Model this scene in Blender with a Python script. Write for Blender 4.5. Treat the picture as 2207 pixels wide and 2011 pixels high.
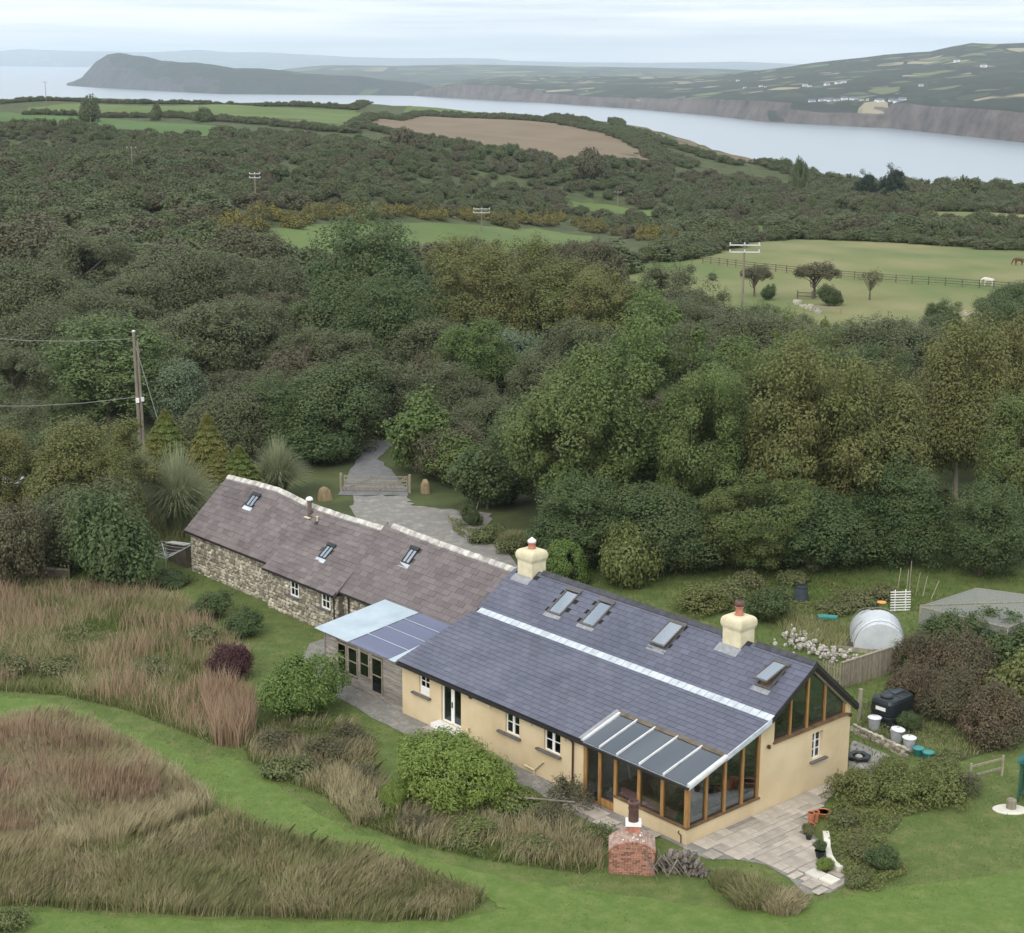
import bpy, math, random
import numpy as np
from mathutils import Matrix, Vector

SC = bpy.context.scene
COL = SC.collection
for o in list(bpy.data.objects):
    bpy.data.objects.remove(o)

# ------------------------------------------------------------------ camera
F, PT, RL, YAW, X0, Y0, CH = 3600.0, .238, -.005, -.843, 7.976, 69.49, 34.532
IW, IH = 2207.0, 2011.0
cp, sp, cr, sr = math.cos(PT), math.sin(PT), math.cos(RL), math.sin(RL)
FW = np.array([0, cp, -sp]); UP0 = np.array([0, sp, cp]); RT0 = np.array([1., 0, 0])
RT = RT0 * cr - UP0 * sr; UP = RT0 * sr + UP0 * cr
CAM = np.array([0, 0, CH])
cam = bpy.data.cameras.new('camera')
camo = bpy.data.objects.new('camera', cam); COL.objects.link(camo)
M = Matrix(((RT[0], UP[0], -FW[0], 0), (RT[1], UP[1], -FW[1], 0), (RT[2], UP[2], -FW[2], CH), (0, 0, 0, 1)))
camo.matrix_world = M
cam.sensor_fit = 'HORIZONTAL'; cam.sensor_width = 36; cam.lens = 36 * F / IW
cam.clip_start = .5; cam.clip_end = 90000
SC.camera = camo

# ------------------------------------------------------------------ world, sun, exposure
SUN_EL, SUN_AZ = math.radians(42), math.radians(205)     # azimuth clockwise from +Y
w = bpy.data.worlds.new('World'); SC.world = w; w.use_nodes = True
nt = w.node_tree; nt.nodes.clear()
def N(t, kind, **kw):
    n = t.nodes.new(kind)
    for k, v in kw.items(): setattr(n, k, v)
    return n
out = N(nt, 'ShaderNodeOutputWorld'); bg = N(nt, 'ShaderNodeBackground')
sky = N(nt, 'ShaderNodeTexSky', sky_type='NISHITA', sun_disc=False)
sky.sun_elevation = SUN_EL; sky.sun_rotation = SUN_AZ; sky.air_density = 1.0; sky.dust_density = 1.5
sk = N(nt, 'ShaderNodeVectorMath', operation='SCALE'); sk.inputs['Scale'].default_value = .10
nt.links.new(sky.outputs[0], sk.inputs[0])
tc = N(nt, 'ShaderNodeTexCoord'); mp = N(nt, 'ShaderNodeMapping'); mp.inputs['Scale'].default_value = (3.2, 3.2, 75)
n1 = N(nt, 'ShaderNodeTexNoise'); n1.inputs['Scale'].default_value = 1.7; n1.inputs['Detail'].default_value = 7; n1.inputs['Roughness'].default_value = .55
rp = N(nt, 'ShaderNodeValToRGB')
rp.color_ramp.elements[0].position = .34; rp.color_ramp.elements[0].color = (.70, .77, .83, 1)
rp.color_ramp.elements[1].position = .60; rp.color_ramp.elements[1].color = (1.12, 1.12, 1.11, 1)
e = rp.color_ramp.elements.new(.46); e.color = (.88, .93, .96, 1)
mx = N(nt, 'ShaderNodeMix', data_type='RGBA'); mx.inputs[0].default_value = .90
nt.links.new(tc.outputs['Generated'], mp.inputs[0]); nt.links.new(mp.outputs[0], n1.inputs['Vector'])
nt.links.new(n1.outputs[0], rp.inputs[0]); nt.links.new(sk.outputs[0], mx.inputs[6]); nt.links.new(rp.outputs[0], mx.inputs[7])
nt.links.new(mx.outputs[2], bg.inputs[0]); bg.inputs[1].default_value = 1.0
nt.links.new(bg.outputs[0], out.inputs[0])
sl = bpy.data.lights.new('sun', 'SUN'); sl.energy = 1.5; sl.angle = math.radians(40); sl.color = (1, .95, .87)
so = bpy.data.objects.new('sun', sl); COL.objects.link(so)
sd = Vector((math.sin(SUN_AZ) * math.cos(SUN_EL), math.cos(SUN_AZ) * math.cos(SUN_EL), math.sin(SUN_EL)))
so.rotation_euler = sd.to_track_quat('Z', 'Y').to_euler(); so.location = (0, -20, 80)
vs = SC.view_settings; vs.view_transform = 'Standard'; vs.look = 'None'; vs.gamma = 1; vs.use_curve_mapping = False; vs.exposure = 0.42
SC.cycles.max_bounces = 6; SC.cycles.diffuse_bounces = 2; SC.cycles.glossy_bounces = 3; SC.cycles.transmission_bounces = 4
SC.cycles.transparent_max_bounces = 10; SC.cycles.volume_bounces = 2; SC.cycles.use_denoising = True
SC.cycles.caustics_reflective = False; SC.cycles.caustics_refractive = False

# ------------------------------------------------------------------ photograph rays -> real places
def ray(u, v):
    d = FW + RT * (u - IW / 2) / F + UP * (IH / 2 - v) / F
    return d
def atz(u, v, z=0.): d = ray(u, v); t = (z - CH) / d[2]; return CAM + t * d
def atD(u, v, D): d = ray(u, v); return CAM + d * (D / d[1])
cY, sY = math.cos(YAW), math.sin(YAW)
def h2w(x, y, z=0.): return np.array([X0 + cY * x - sY * y, Y0 + sY * x + cY * y, z])
def w2h(P): x, y = P[0] - X0, P[1] - Y0; return np.array([cY * x + sY * y, -sY * x + cY * y, P[2]])
CAMH = w2h(CAM)
K = 2207 / 2016.

# ------------------------------------------------------------------ mesh helpers
class MB:
    def __init__(s): s.v = []; s.f = []
    def add(s, vs, fs):
        b = len(s.v); s.v.extend([tuple(float(c) for c in p) for p in vs]); s.f.extend([tuple(b + i for i in f) for f in fs]); return s
    def box(s, c, d, rz=0., m=None):
        x, y, z = (q / 2 for q in d); ca, sa = math.cos(rz), math.sin(rz); P = []
        for sx, sy, sz in ((-1,-1,-1),(1,-1,-1),(1,1,-1),(-1,1,-1),(-1,-1,1),(1,-1,1),(1,1,1),(-1,1,1)):
            a, b = sx * x, sy * y; P.append((c[0] + a * ca - b * sa, c[1] + a * sa + b * ca, c[2] + sz * z))
        return s.add(P, BOXF)
    def bb(s, x0, x1, y0, y1, z0, z1): return s.box(((x0+x1)/2, (y0+y1)/2, (z0+z1)/2), (abs(x1-x0), abs(y1-y0), abs(z1-z0)))
    def hexa(s, P): return s.add(P, BOXF)
    def bar(s, a, b, wx, wz, up=(0, 0, 1)):
        a = Vector(a); b = Vector(b); d = (b - a).normalized(); u = Vector(up); r = d.cross(u)
        if r.length < 1e-4: r = d.cross(Vector((1, 0, 0)))
        r.normalize(); u = r.cross(d); P = []
        for q in (a, b):
            for i, j in ((-1,-1),(1,-1),(1,1),(-1,1)): P.append(q + r * (i * wx / 2) + u * (j * wz / 2))
        return s.add(P, [(0,3,2,1),(4,5,6,7),(0,1,5,4),(1,2,6,5),(2,3,7,6),(3,0,4,7)])
    def tube(s, pts, rad, n=6, cap=True):
        pts = [Vector(p) for p in pts]; m = len(pts); P = []
        if not hasattr(rad, '__len__'): rad = [rad] * m
        for i, p in enumerate(pts):
            d = (pts[min(i+1, m-1)] - pts[max(i-1, 0)]).normalized()
            r = d.cross(Vector((0, 0, 1)))
            if r.length < .05: r = d.cross(Vector((0, 1, 0)))
            r.normalize(); u = r.cross(d)
            for k in range(n):
                a = 2 * math.pi * k / n; P.append(p + (r * math.cos(a) + u * math.sin(a)) * rad[i])
        fs = []
        for i in range(m - 1):
            for k in range(n): fs.append((i*n+k, i*n+(k+1) % n, (i+1)*n+(k+1) % n, (i+1)*n+k))
        if cap: fs.append(tuple(range(n-1, -1, -1))); fs.append(tuple((m-1)*n+k for k in range(n)))
        return s.add(P, fs)
    def lathe(s, prof, c=(0, 0, 0), n=16, sx=1., sy=1.):
        P = []; fs = []
        for r, z in prof:
            for k in range(n):
                a = 2 * math.pi * k / n; P.append((c[0] + r * math.cos(a) * sx, c[1] + r * math.sin(a) * sy, c[2] + z))
        m = len(prof)
        for i in range(m - 1):
            for k in range(n): fs.append((i*n+k, i*n+(k+1) % n, (i+1)*n+(k+1) % n, (i+1)*n+k))
        fs.append(tuple(range(n-1, -1, -1))); fs.append(tuple((m-1)*n+k for k in range(n)))
        return s.add(P, fs)
    def prism(s, poly, fn0, fn1):      # poly: 2d points; fn0/fn1 map to 3d
        n = len(poly); P = [fn0(*p) for p in poly] + [fn1(*p) for p in poly]
        fs = [tuple(range(n-1, -1, -1)), tuple(range(n, 2*n))] + [(i, (i+1) % n, n+(i+1) % n, n+i) for i in range(n)]
        return s.add(P, fs)
    def mesh(s, name, smooth=False):
        me = bpy.data.meshes.new(name); me.from_pydata(s.v, [], s.f); me.update()
        if smooth: me.polygons.foreach_set('use_smooth', [True] * len(me.polygons))
        return me
BOXF = [(0,3,2,1),(4,5,6,7),(0,1,5,4),(1,2,6,5),(2,3,7,6),(3,0,4,7)]

def obj(name, me, mat, parent=None, loc=None, smooth=False, kind=None, mtx=None):
    if isinstance(me, MB): me = me.mesh(name, smooth)
    if mat is not None and not me.materials: me.materials.append(mat)
    o = bpy.data.objects.new(name, me); COL.objects.link(o)
    if parent is not None: o.parent = parent
    if loc is not None: o.location = loc
    if mtx is not None: o.matrix_basis = mtx
    if kind: o['kind'] = kind
    return o
def tag(o, label, cat, group=None, kind=None):
    o['label'] = label; o['category'] = cat
    if group: o['group'] = group
    if kind: o['kind'] = kind
    return o
def thing(name, label, cat, loc=(0, 0, 0), rz=0., group=None):
    o = bpy.data.objects.new(name, None); COL.objects.link(o); o.empty_display_size = .3
    o.location = tuple(float(c) for c in loc); o.rotation_euler = (0, 0, rz)
    return tag(o, label, cat, group)
def struct(name, me, mat, parent=None): return obj(name, me, mat, parent, kind='structure')
def bevel(o, wd=.02, seg=2):
    m = o.modifiers.new('bevel', 'BEVEL'); m.width = wd; m.segments = seg; m.limit_method = 'ANGLE'; return o

def pieces(parent, name, tv, tf, mats, mat, limit=300, stuff='rest', rootm=None, label=None):
    """alike pieces: the nearest `limit` as objects sharing one mesh, the rest joined into one part"""
    if rootm is None: rootm = Matrix.Identity(4)
    cm = Vector(CAM)
    order = sorted(range(len(mats)), key=lambda i: ((rootm @ mats[i]).translation - cm).length)
    me = bpy.data.meshes.new(name); me.from_pydata(tv, [], tf); me.update(); me.materials.append(mat)
    for i in order[:limit]:
        o = bpy.data.objects.new(name, me); COL.objects.link(o); o.parent = parent; o.matrix_basis = mats[i]
    if len(order) > limit:
        T = np.array(tv); V = []; Fc = []
        for j, i in enumerate(order[limit:]):
            A = np.array(mats[i]); V.append(T @ A[:3, :3].T + A[:3, 3]); b = j * len(tv)
            Fc.extend([tuple(b + k for k in f) for f in tf])
        me2 = bpy.data.meshes.new(stuff); me2.from_pydata(np.concatenate(V).tolist(), [], Fc); me2.update(); me2.materials.append(mat)
        o = bpy.data.objects.new(stuff, me2); COL.objects.link(o); o.parent = parent; o['kind'] = 'stuff'
def frame(o, ex, ey, ez, s=(1, 1, 1)):
    ex, ey, ez = Vector(ex), Vector(ey), Vector(ez)
    return Matrix(((ex.x*s[0], ey.x*s[1], ez.x*s[2], o[0]), (ex.y*s[0], ey.y*s[1], ez.y*s[2], o[1]), (ex.z*s[0], ey.z*s[1], ez.z*s[2], o[2]), (0, 0, 0, 1)))
UBOX = [(x, y, z) for z in (0, 1) for x, y in ((-.5, 0), (.5, 0), (.5, 1), (-.5, 1))]
UBOXF = [(0,3,2,1),(4,5,6,7),(0,1,5,4),(1,2,6,5),(2,3,7,6),(3,0,4,7)]

# ------------------------------------------------------------------ materials
def mat(name, c1, c2=None, scale=4., rough=.8, bump=0., rnd=0., spec=.3, detail=5., metal=0., bscale=None, stretch=None, c3=None, nr=.55):
    m = bpy.data.materials.new(name); m.use_nodes = True; t = m.node_tree; b = t.nodes['Principled BSDF']
    b.inputs['Roughness'].default_value = rough; b.inputs['Specular IOR Level'].default_value = spec; b.inputs['Metallic'].default_value = metal
    c2 = c2 or tuple(min(1, x * 1.25) for x in c1)
    co = N(t, 'ShaderNodeTexCoord'); src = co.outputs['Object']
    if stretch:
        mpp = N(t, 'ShaderNodeMapping'); mpp.inputs['Scale'].default_value = stretch; t.links.new(src, mpp.inputs[0]); src = mpp.outputs[0]
    no = N(t, 'ShaderNodeTexNoise'); no.inputs['Scale'].default_value = scale; no.inputs['Detail'].default_value = detail; no.inputs['Roughness'].default_value = nr; t.links.new(src, no.inputs['Vector'])
    ra = N(t, 'ShaderNodeValToRGB'); ra.color_ramp.elements[0].position = .33; ra.color_ramp.elements[1].position = .67
    ra.color_ramp.elements[0].color = (*c1, 1); ra.color_ramp.elements[1].color = (*c2, 1)
    if c3: q = ra.color_ramp.elements.new(.5); q.color = (*c3, 1)
    t.links.new(no.outputs[0], ra.inputs[0]); colour = ra.outputs[0]
    if rnd:
        g = N(t, 'ShaderNodeNewGeometry'); oi = N(t, 'ShaderNodeObjectInfo'); ad = N(t, 'ShaderNodeMath', operation='ADD'); fr = N(t, 'ShaderNodeMath', operation='FRACT')
        t.links.new(g.outputs['Random Per Island'], ad.inputs[0]); t.links.new(oi.outputs['Random'], ad.inputs[1]); t.links.new(ad.outputs[0], fr.inputs[0])
        mr = N(t, 'ShaderNodeMapRange'); mr.inputs['To Min'].default_value = 1 - rnd; mr.inputs['To Max'].default_value = 1 + rnd; t.links.new(fr.outputs[0], mr.inputs['Value'])
        hs = N(t, 'ShaderNodeVectorMath', operation='SCALE'); t.links.new(colour, hs.inputs[0]); t.links.new(mr.outputs[0], hs.inputs['Scale']); colour = hs.outputs[0]
    t.links.new(colour, b.inputs['Base Color'])
    if bump:
        n2 = N(t, 'ShaderNodeTexNoise'); n2.inputs['Scale'].default_value = bscale or scale * 4; n2.inputs['Detail'].default_value = 4; t.links.new(src, n2.inputs['Vector'])
        bu = N(t, 'ShaderNodeBump'); bu.inputs['Strength'].default_value = 1; bu.inputs['Distance'].default_value = bump
        t.links.new(n2.outputs[0], bu.inputs['Height']); t.links.new(bu.outputs[0], b.inputs['Normal'])
    return m
def leafmat(name, a, b, c, trans=.25, objvar=.35):
    """leaf colour varies leaf by leaf (a..b) and plant by plant (towards c)"""
    m = bpy.data.materials.new(name); m.use_nodes = True; t = m.node_tree; t.nodes.clear()
    o = N(t, 'ShaderNodeOutputMaterial'); g = N(t, 'ShaderNodeNewGeometry'); oi = N(t, 'ShaderNodeObjectInfo')
    m1 = N(t, 'ShaderNodeMix', data_type='RGBA'); m1.inputs[6].default_value = (*a, 1); m1.inputs[7].default_value = (*b, 1)
    t.links.new(g.outputs['Random Per Island'], m1.inputs[0])
    mr = N(t, 'ShaderNodeMath', operation='MULTIPLY'); mr.inputs[1].default_value = objvar; t.links.new(oi.outputs['Random'], mr.inputs[0])
    tcn = N(t, 'ShaderNodeTexCoord'); nn = N(t, 'ShaderNodeTexNoise'); nn.inputs['Scale'].default_value = .35; nn.inputs['Detail'].default_value = 2
    t.links.new(tcn.outputs['Object'], nn.inputs['Vector'])
    ad = N(t, 'ShaderNodeMath', operation='MULTIPLY_ADD'); ad.inputs[1].default_value = 1.5; ad.inputs[2].default_value = -.55
    t.links.new(nn.outputs[0], ad.inputs[0]); a2 = N(t, 'ShaderNodeMath', operation='ADD'); a2.use_clamp = True
    t.links.new(ad.outputs[0], a2.inputs[0]); t.links.new(mr.outputs[0], a2.inputs[1])
    m2 = N(t, 'ShaderNodeMix', data_type='RGBA'); m2.inputs[7].default_value = (*c, 1)
    t.links.new(a2.outputs[0], m2.inputs[0]); t.links.new(m1.outputs[2], m2.inputs[6])
    d = N(t, 'ShaderNodeBsdfPrincipled'); d.inputs['Roughness'].default_value = .55; d.inputs['Specular IOR Level'].default_value = .25
    tr = N(t, 'ShaderNodeBsdfTranslucent'); ms = N(t, 'ShaderNodeMixShader'); ms.inputs[0].default_value = trans
    t.links.new(m2.outputs[2], d.inputs['Base Color']); t.links.new(m2.outputs[2], tr.inputs[0])
    t.links.new(d.outputs[0], ms.inputs[1]); t.links.new(tr.outputs[0], ms.inputs[2]); t.links.new(ms.outputs[0], o.inputs[0])
    return m
def glassmat(name, tint, base=.12, rough=.03, amt=1.):
    m = bpy.data.materials.new(name); m.use_nodes = True; t = m.node_tree; t.nodes.clear()
    o = N(t, 'ShaderNodeOutputMaterial'); tr = N(t, 'ShaderNodeBsdfTransparent'); tr.inputs[0].default_value = (*tint, 1)
    gl = N(t, 'ShaderNodeBsdfGlossy'); gl.inputs['Roughness'].default_value = rough; gl.inputs[0].default_value = (.80, .89, 1, 1)
    fr = N(t, 'ShaderNodeFresnel'); fr.inputs[0].default_value = 1.5; ad = N(t, 'ShaderNodeMath', operation='MULTIPLY_ADD')
    ad.inputs[1].default_value = amt; ad.inputs[2].default_value = base; ad.use_clamp = True
    ms = N(t, 'ShaderNodeMixShader'); t.links.new(fr.outputs[0], ad.inputs[0]); t.links.new(ad.outputs[0], ms.inputs[0])
    t.links.new(tr.outputs[0], ms.inputs[1]); t.links.new(gl.outputs[0], ms.inputs[2]); t.links.new(ms.outputs[0], o.inputs[0])
    return m
def landmat(name, cols, cell, rock, rocklim=.72, moor=None):
    """far land: patchwork of fields with dark hedges, bare rock where it is steep"""
    m = bpy.data.materials.new(name); m.use_nodes = True; t = m.node_tree; b = t.nodes['Principled BSDF']
    b.inputs['Roughness'].default_value = .95; b.inputs['Specular IOR Level'].default_value = .05
    g = N(t, 'ShaderNodeNewGeometry'); mpp = N(t, 'ShaderNodeMapping'); mpp.inputs['Scale'].default_value = (1 / cell, .6 / cell, 0)
    t.links.new(g.outputs['Position'], mpp.inputs[0])
    v = N(t, 'ShaderNodeTexVoronoi', feature='F1'); v.inputs['Scale'].default_value = 1; t.links.new(mpp.outputs[0], v.inputs['Vector'])
    sx = N(t, 'ShaderNodeSeparateColor'); t.links.new(v.outputs['Color'], sx.inputs[0])
    ra = N(t, 'ShaderNodeValToRGB'); ra.color_ramp.interpolation = 'CONSTANT'
    els = ra.color_ramp.elements
    while len(els) < len(cols): els.new(.5)
    for i, (p, c) in enumerate(cols): els[i].position = p; els[i].color = (*c, 1)
    t.links.new(sx.outputs[0], ra.inputs[0])
    v2 = N(t, 'ShaderNodeTexVoronoi', feature='DISTANCE_TO_EDGE'); v2.inputs['Scale'].default_value = 1; t.links.new(mpp.outputs[0], v2.inputs['Vector'])
    lt = N(t, 'ShaderNodeMath', operation='LESS_THAN'); lt.inputs[1].default_value = .07; t.links.new(v2.outputs[0], lt.inputs[0])
    m1 = N(t, 'ShaderNodeMix', data_type='RGBA'); m1.inputs[7].default_value = (.025, .032, .018, 1); t.links.new(lt.outputs[0], m1.inputs[0]); t.links.new(ra.outputs[0], m1.inputs[6])
    no = N(t, 'ShaderNodeTexNoise'); no.inputs['Scale'].default_value = .0045; no.inputs['Detail'].default_value = 9; t.links.new(g.outputs['Position'], no.inputs['Vector'])
    rw = N(t, 'ShaderNodeValToRGB'); rw.color_ramp.elements[0].position = .47; rw.color_ramp.elements[1].position = .53; t.links.new(no.outputs[0], rw.inputs[0])
    m2 = N(t, 'ShaderNodeMix', data_type='RGBA'); m2.inputs[7].default_value = (*(moor or (.03, .036, .022)), 1); t.links.new(rw.outputs[0], m2.inputs[0]); t.links.new(m1.outputs[2], m2.inputs[6])
    sn = N(t, 'ShaderNodeSeparateXYZ'); t.links.new(g.outputs['Normal'], sn.inputs[0])
    n3 = N(t, 'ShaderNodeTexNoise'); n3.inputs['Scale'].default_value = .02; n3.inputs['Detail'].default_value = 10; n3.inputs['Roughness'].default_value = .7; t.links.new(g.outputs['Position'], n3.inputs['Vector'])
    rr = N(t, 'ShaderNodeValToRGB'); rr.color_ramp.elements[0].position = .35; rr.color_ramp.elements[1].position = .65
    rr.color_ramp.elements[0].color = (*[x * .55 for x in rock], 1); rr.color_ramp.elements[1].color = (*[x * 1.5 for x in rock], 1); t.links.new(n3.outputs[0], rr.inputs[0])
    ma = N(t, 'ShaderNodeMath', operation='MULTIPLY_ADD'); ma.inputs[1].default_value = .3; t.links.new(n3.outputs[0], ma.inputs[0]); t.links.new(sn.outputs[2], ma.inputs[2])
    l2 = N(t, 'ShaderNodeMath', operation='LESS_THAN'); l2.inputs[1].default_value = rocklim; t.links.new(ma.outputs[0], l2.inputs[0])
    m3 = N(t, 'ShaderNodeMix', data_type='RGBA'); t.links.new(l2.outputs[0], m3.inputs[0]); t.links.new(m2.outputs[2], m3.inputs[6]); t.links.new(rr.outputs[0], m3.inputs[7])
    t.links.new(m3.outputs[2], b.inputs['Base Color'])
    return m

MT = dict(
    ground=mat('ground', (.040, .055, .020), (.085, .105, .034), .25, .95, .05, detail=8, bscale=3, c3=(.06, .075, .026)),
    lawn=mat('lawn', (.068, .108, .024), (.175, .180, .068), .8, .9, .06, detail=13, bscale=9, nr=.78, c3=(.100, .140, .036)),
    mown=mat('mown', (.082, .140, .026), (.165, .205, .062), 1.1, .9, .05, detail=13, bscale=10, nr=.78, c3=(.108, .168, .036)),
    field=mat('field', (.085, .130, .030), (.115, .165, .045), .02, .95, .0, detail=6),
    field_rough=mat('field_rough', (.095, .145, .040), (.230, .215, .100), .045, .95, .05, detail=8, c3=(.16, .175, .065), stretch=(1, .45, 1)),
    field_lush=mat('field_lush', (.060, .115, .025), (.085, .150, .035), .03, .95),
    field_brown=mat('field_brown', (.165, .125, .080), (.200, .155, .105), .03, .95, .0, detail=6),
    bracken=mat('bracken', (.120, .090, .048), (.200, .155, .095), .04, .95, .3, detail=8, bscale=.3),
    gravel=mat('gravel', (.20, .185, .17), (.38, .36, .335), 1.2, .9, .004, detail=13, bscale=60, nr=.8, c3=(.22, .21, .195)),
    tarmac=mat('tarmac', (.15, .15, .155), (.21, .21, .215), 1.5, .85, .01, detail=8),
    soil=mat('soil', (.05, .042, .032), (.10, .085, .062), 2, .95, .04, detail=8),
    render_yellow=mat('render_yellow', (.56, .44, .27), (.68, .555, .37), .5, .85, .006, detail=10, bscale=14, c3=(.63, .505, .32)),
    chimney_cream=mat('chimney_cream', (.56, .50, .33), (.70, .64, .46), 2, .8, .008, detail=7),
    slate=mat('slate', (.085, .092, .132), (.118, .125, .170), .5, .5, .004, .11, .4, bscale=20),
    slate_deck=mat('slate_deck', (.02, .02, .024), (.03, .03, .035)),
    old_slate=mat('old_slate', (.120, .100, .098), (.180, .152, .148), .45, .62, .006, .17, .3, bscale=12, c3=(.15, .128, .128)),
    deck_old=mat('deck_old', (.075, .064, .062), (.10, .088, .085)),
    ridge_old=mat('ridge_old', (.30, .285, .26), (.62, .60, .56), 2.2, .85, .02, .25, bscale=18),
    ridge_dark=mat('ridge_dark', (.045, .045, .052), (.075, .075, .085), 3, .6, 0, .12),
    lead=mat('lead', (.38, .43, .48), (.56, .60, .65), 2.5, .45, .01, .08, .5, bscale=8),
    lead_dull=mat('lead_dull', (.22, .23, .25), (.32, .33, .35), 4, .6),
    stone_mortar=mat('stone_mortar', (.13, .115, .09), (.24, .215, .175), 3, .95, .03),
    stone=mat('stone', (.24, .215, .165), (.55, .50, .40), 2.0, .9, .02, .5, bscale=12, c3=(.38, .345, .275)),
    quoin=mat('quoin', (.30, .28, .22), (.46, .43, .36), 2, .9, .02, .15),
    white_paint=mat('white_paint', (.78, .78, .76), (.84, .84, .82), 3, .5),
    sill_slate=mat('sill_slate', (.10, .095, .095), (.15, .14, .14), 3, .6),
    oak=mat('oak', (.26, .135, .045), (.40, .225, .085), 2, .6, .004, .12, stretch=(6, 6, .8)),
    oak_dark=mat('oak_dark', (.10, .062, .032), (.19, .115, .06), 2, .65, .004, .1),
    gutter=mat('gutter', (.022, .02, .02), (.035, .032, .03), 2, .5),
    gutter_brown=mat('gutter_brown', (.055, .028, .02), (.085, .045, .03), 2, .5),
    alu=mat('alu', (.55, .56, .57), (.68, .69, .70), 3, .45, 0, 0, .5),
    frame_grey=mat('frame_grey', (.085, .080, .078), (.13, .12, .115), 3, .5),
    boards=mat('boards', (.165, .145, .125), (.32, .295, .265), 1.5, .9, .006, .22, stretch=(1.2, 6, 9)),
    timber=mat('timber', (.21, .185, .14), (.34, .30, .235), 2, .9, .006, .18, stretch=(4, 4, 1)),
    timber_dark=mat('timber_dark', (.09, .075, .058), (.16, .135, .105), 2, .9, .006, .15),
    pole_wood=mat('pole_wood', (.17, .145, .115), (.27, .235, .19), 2, .9, .006, .1, stretch=(3, 3, .5)),
    roof_sheet=mat('roof_sheet', (.36, .44, .50), (.46, .54, .60), .7, .4, .0, 0, .5),
    interior=mat('interior', (.52, .48, .40), (.60, .56, .48), 1, .9),
    interior_floor=mat('interior_floor', (.14, .085, .05), (.20, .125, .075), 1.5, .6),
    pink=mat('pink', (.70, .30, .31), (.78, .36, .36), 3, .9),
    brick=mat('brick', (.24, .095, .065), (.44, .22, .155), 4, .9, .008, .4, c3=(.34, .15, .105)),
    brick_pale=mat('brick_pale', (.34, .21, .165), (.55, .46, .40), 3, .9, .008, .3, c3=(.42, .29, .24)),
    mortar=mat('mortar', (.46, .40, .33), (.60, .54, .46), 6, .95, .01),
    terracotta=mat('terracotta', (.42, .155, .075), (.54, .22, .115), 4, .8, 0, .1),
    pot_brown=mat('pot_brown', (.075, .040, .034), (.13, .075, .062), 4, .45),
    chimney_pot=mat('chimney_pot', (.38, .15, .095), (.47, .20, .13), 4, .75),
    plastic_black=mat('plastic_black', (.012, .016, .020), (.022, .028, .034), 2, .42, 0, 0, .4),
    plastic_slate=mat('plastic_slate', (.035, .05, .06), (.055, .07, .08), 2, .5),
    zinc=mat('zinc', (.30, .31, .33), (.42, .43, .45), 3, .5, .01, 0, .5),
    zinc_lid=mat('zinc_lid', (.60, .62, .66), (.74, .76, .80), 3, .4, .01),
    teal=mat('teal', (.045, .22, .21), (.07, .30, .28), 2, .45),
    teal_dark=mat('teal_dark', (.02, .11, .11), (.035, .16, .15), 2, .5),
    paving=mat('paving', (.33, .29, .245), (.50, .45, .385), 1.1, .88, .012, .17, detail=9, bscale=9, c3=(.42, .375, .32)),
    paving_pale=mat('paving_pale', (.56, .54, .47), (.68, .66, .58), 1.4, .85, .01, .06),
    white_stone=mat('white_stone', (.26, .24, .20), (.62, .59, .54), 2, .9, .02, .2),
    boulder=mat('boulder', (.20, .15, .085), (.34, .265, .16), 1.8, .9, .05, bscale=6),
    bark=mat('bark', (.085, .070, .052), (.16, .135, .10), 2, .95, .03, .2, stretch=(3, 3, .6)),
    bark_pale=mat('bark_pale', (.21, .185, .14), (.33, .29, .225), 2, .95, .03, .2, stretch=(3, 3, .6)),
    log=mat('log', (.12, .10, .085), (.27, .235, .20), 3, .95, .02, .4),
    arbour=mat('arbour', (.022, .085, .052), (.035, .12, .075), 2, .6),
    poly=mat('poly', (.50, .54, .57), (.62, .66, .69), 1.2, .45, .02),
    poly_grey=mat('poly_grey', (.40, .43, .44), (.48, .51, .52), 1.2, .6),
    wire=mat('wire', (.20, .20, .19), (.26, .26, .25), 2, .6),
    wire_dark=mat('wire_dark', (.05, .05, .05), (.07, .07, .07), 2, .6),
    insulator=mat('insulator', (.55, .58, .60), (.68, .70, .72), 2, .4),
    horse_white=mat('horse_white', (.60, .56, .49), (.72, .69, .62), 2, .8),
    horse_brown=mat('horse_brown', (.10, .05, .028), (.15, .08, .045), 2, .7),
    far_white=mat('far_white', (.75, .75, .73), (.82, .82, .80), 1, .8),
    orange=mat('orange', (.62, .28, .08), (.72, .36, .12), 3, .7),
    glass=glassmat('glass', (.97, .98, .97), .02, .02, .8),
    glass_roof=glassmat('glass_roof', (.96, .98, .99), .14, .04, 1.),
    blind=mat('blind', (.50, .54, .54), (.58, .62, .62), 2),
    glass_velux=glassmat('glass_velux', (.62, .70, .72), .42, .04, 1.),
    glass_dark=glassmat('glass_dark', (.30, .32, .32), .05, .03, .9),
)
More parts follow.
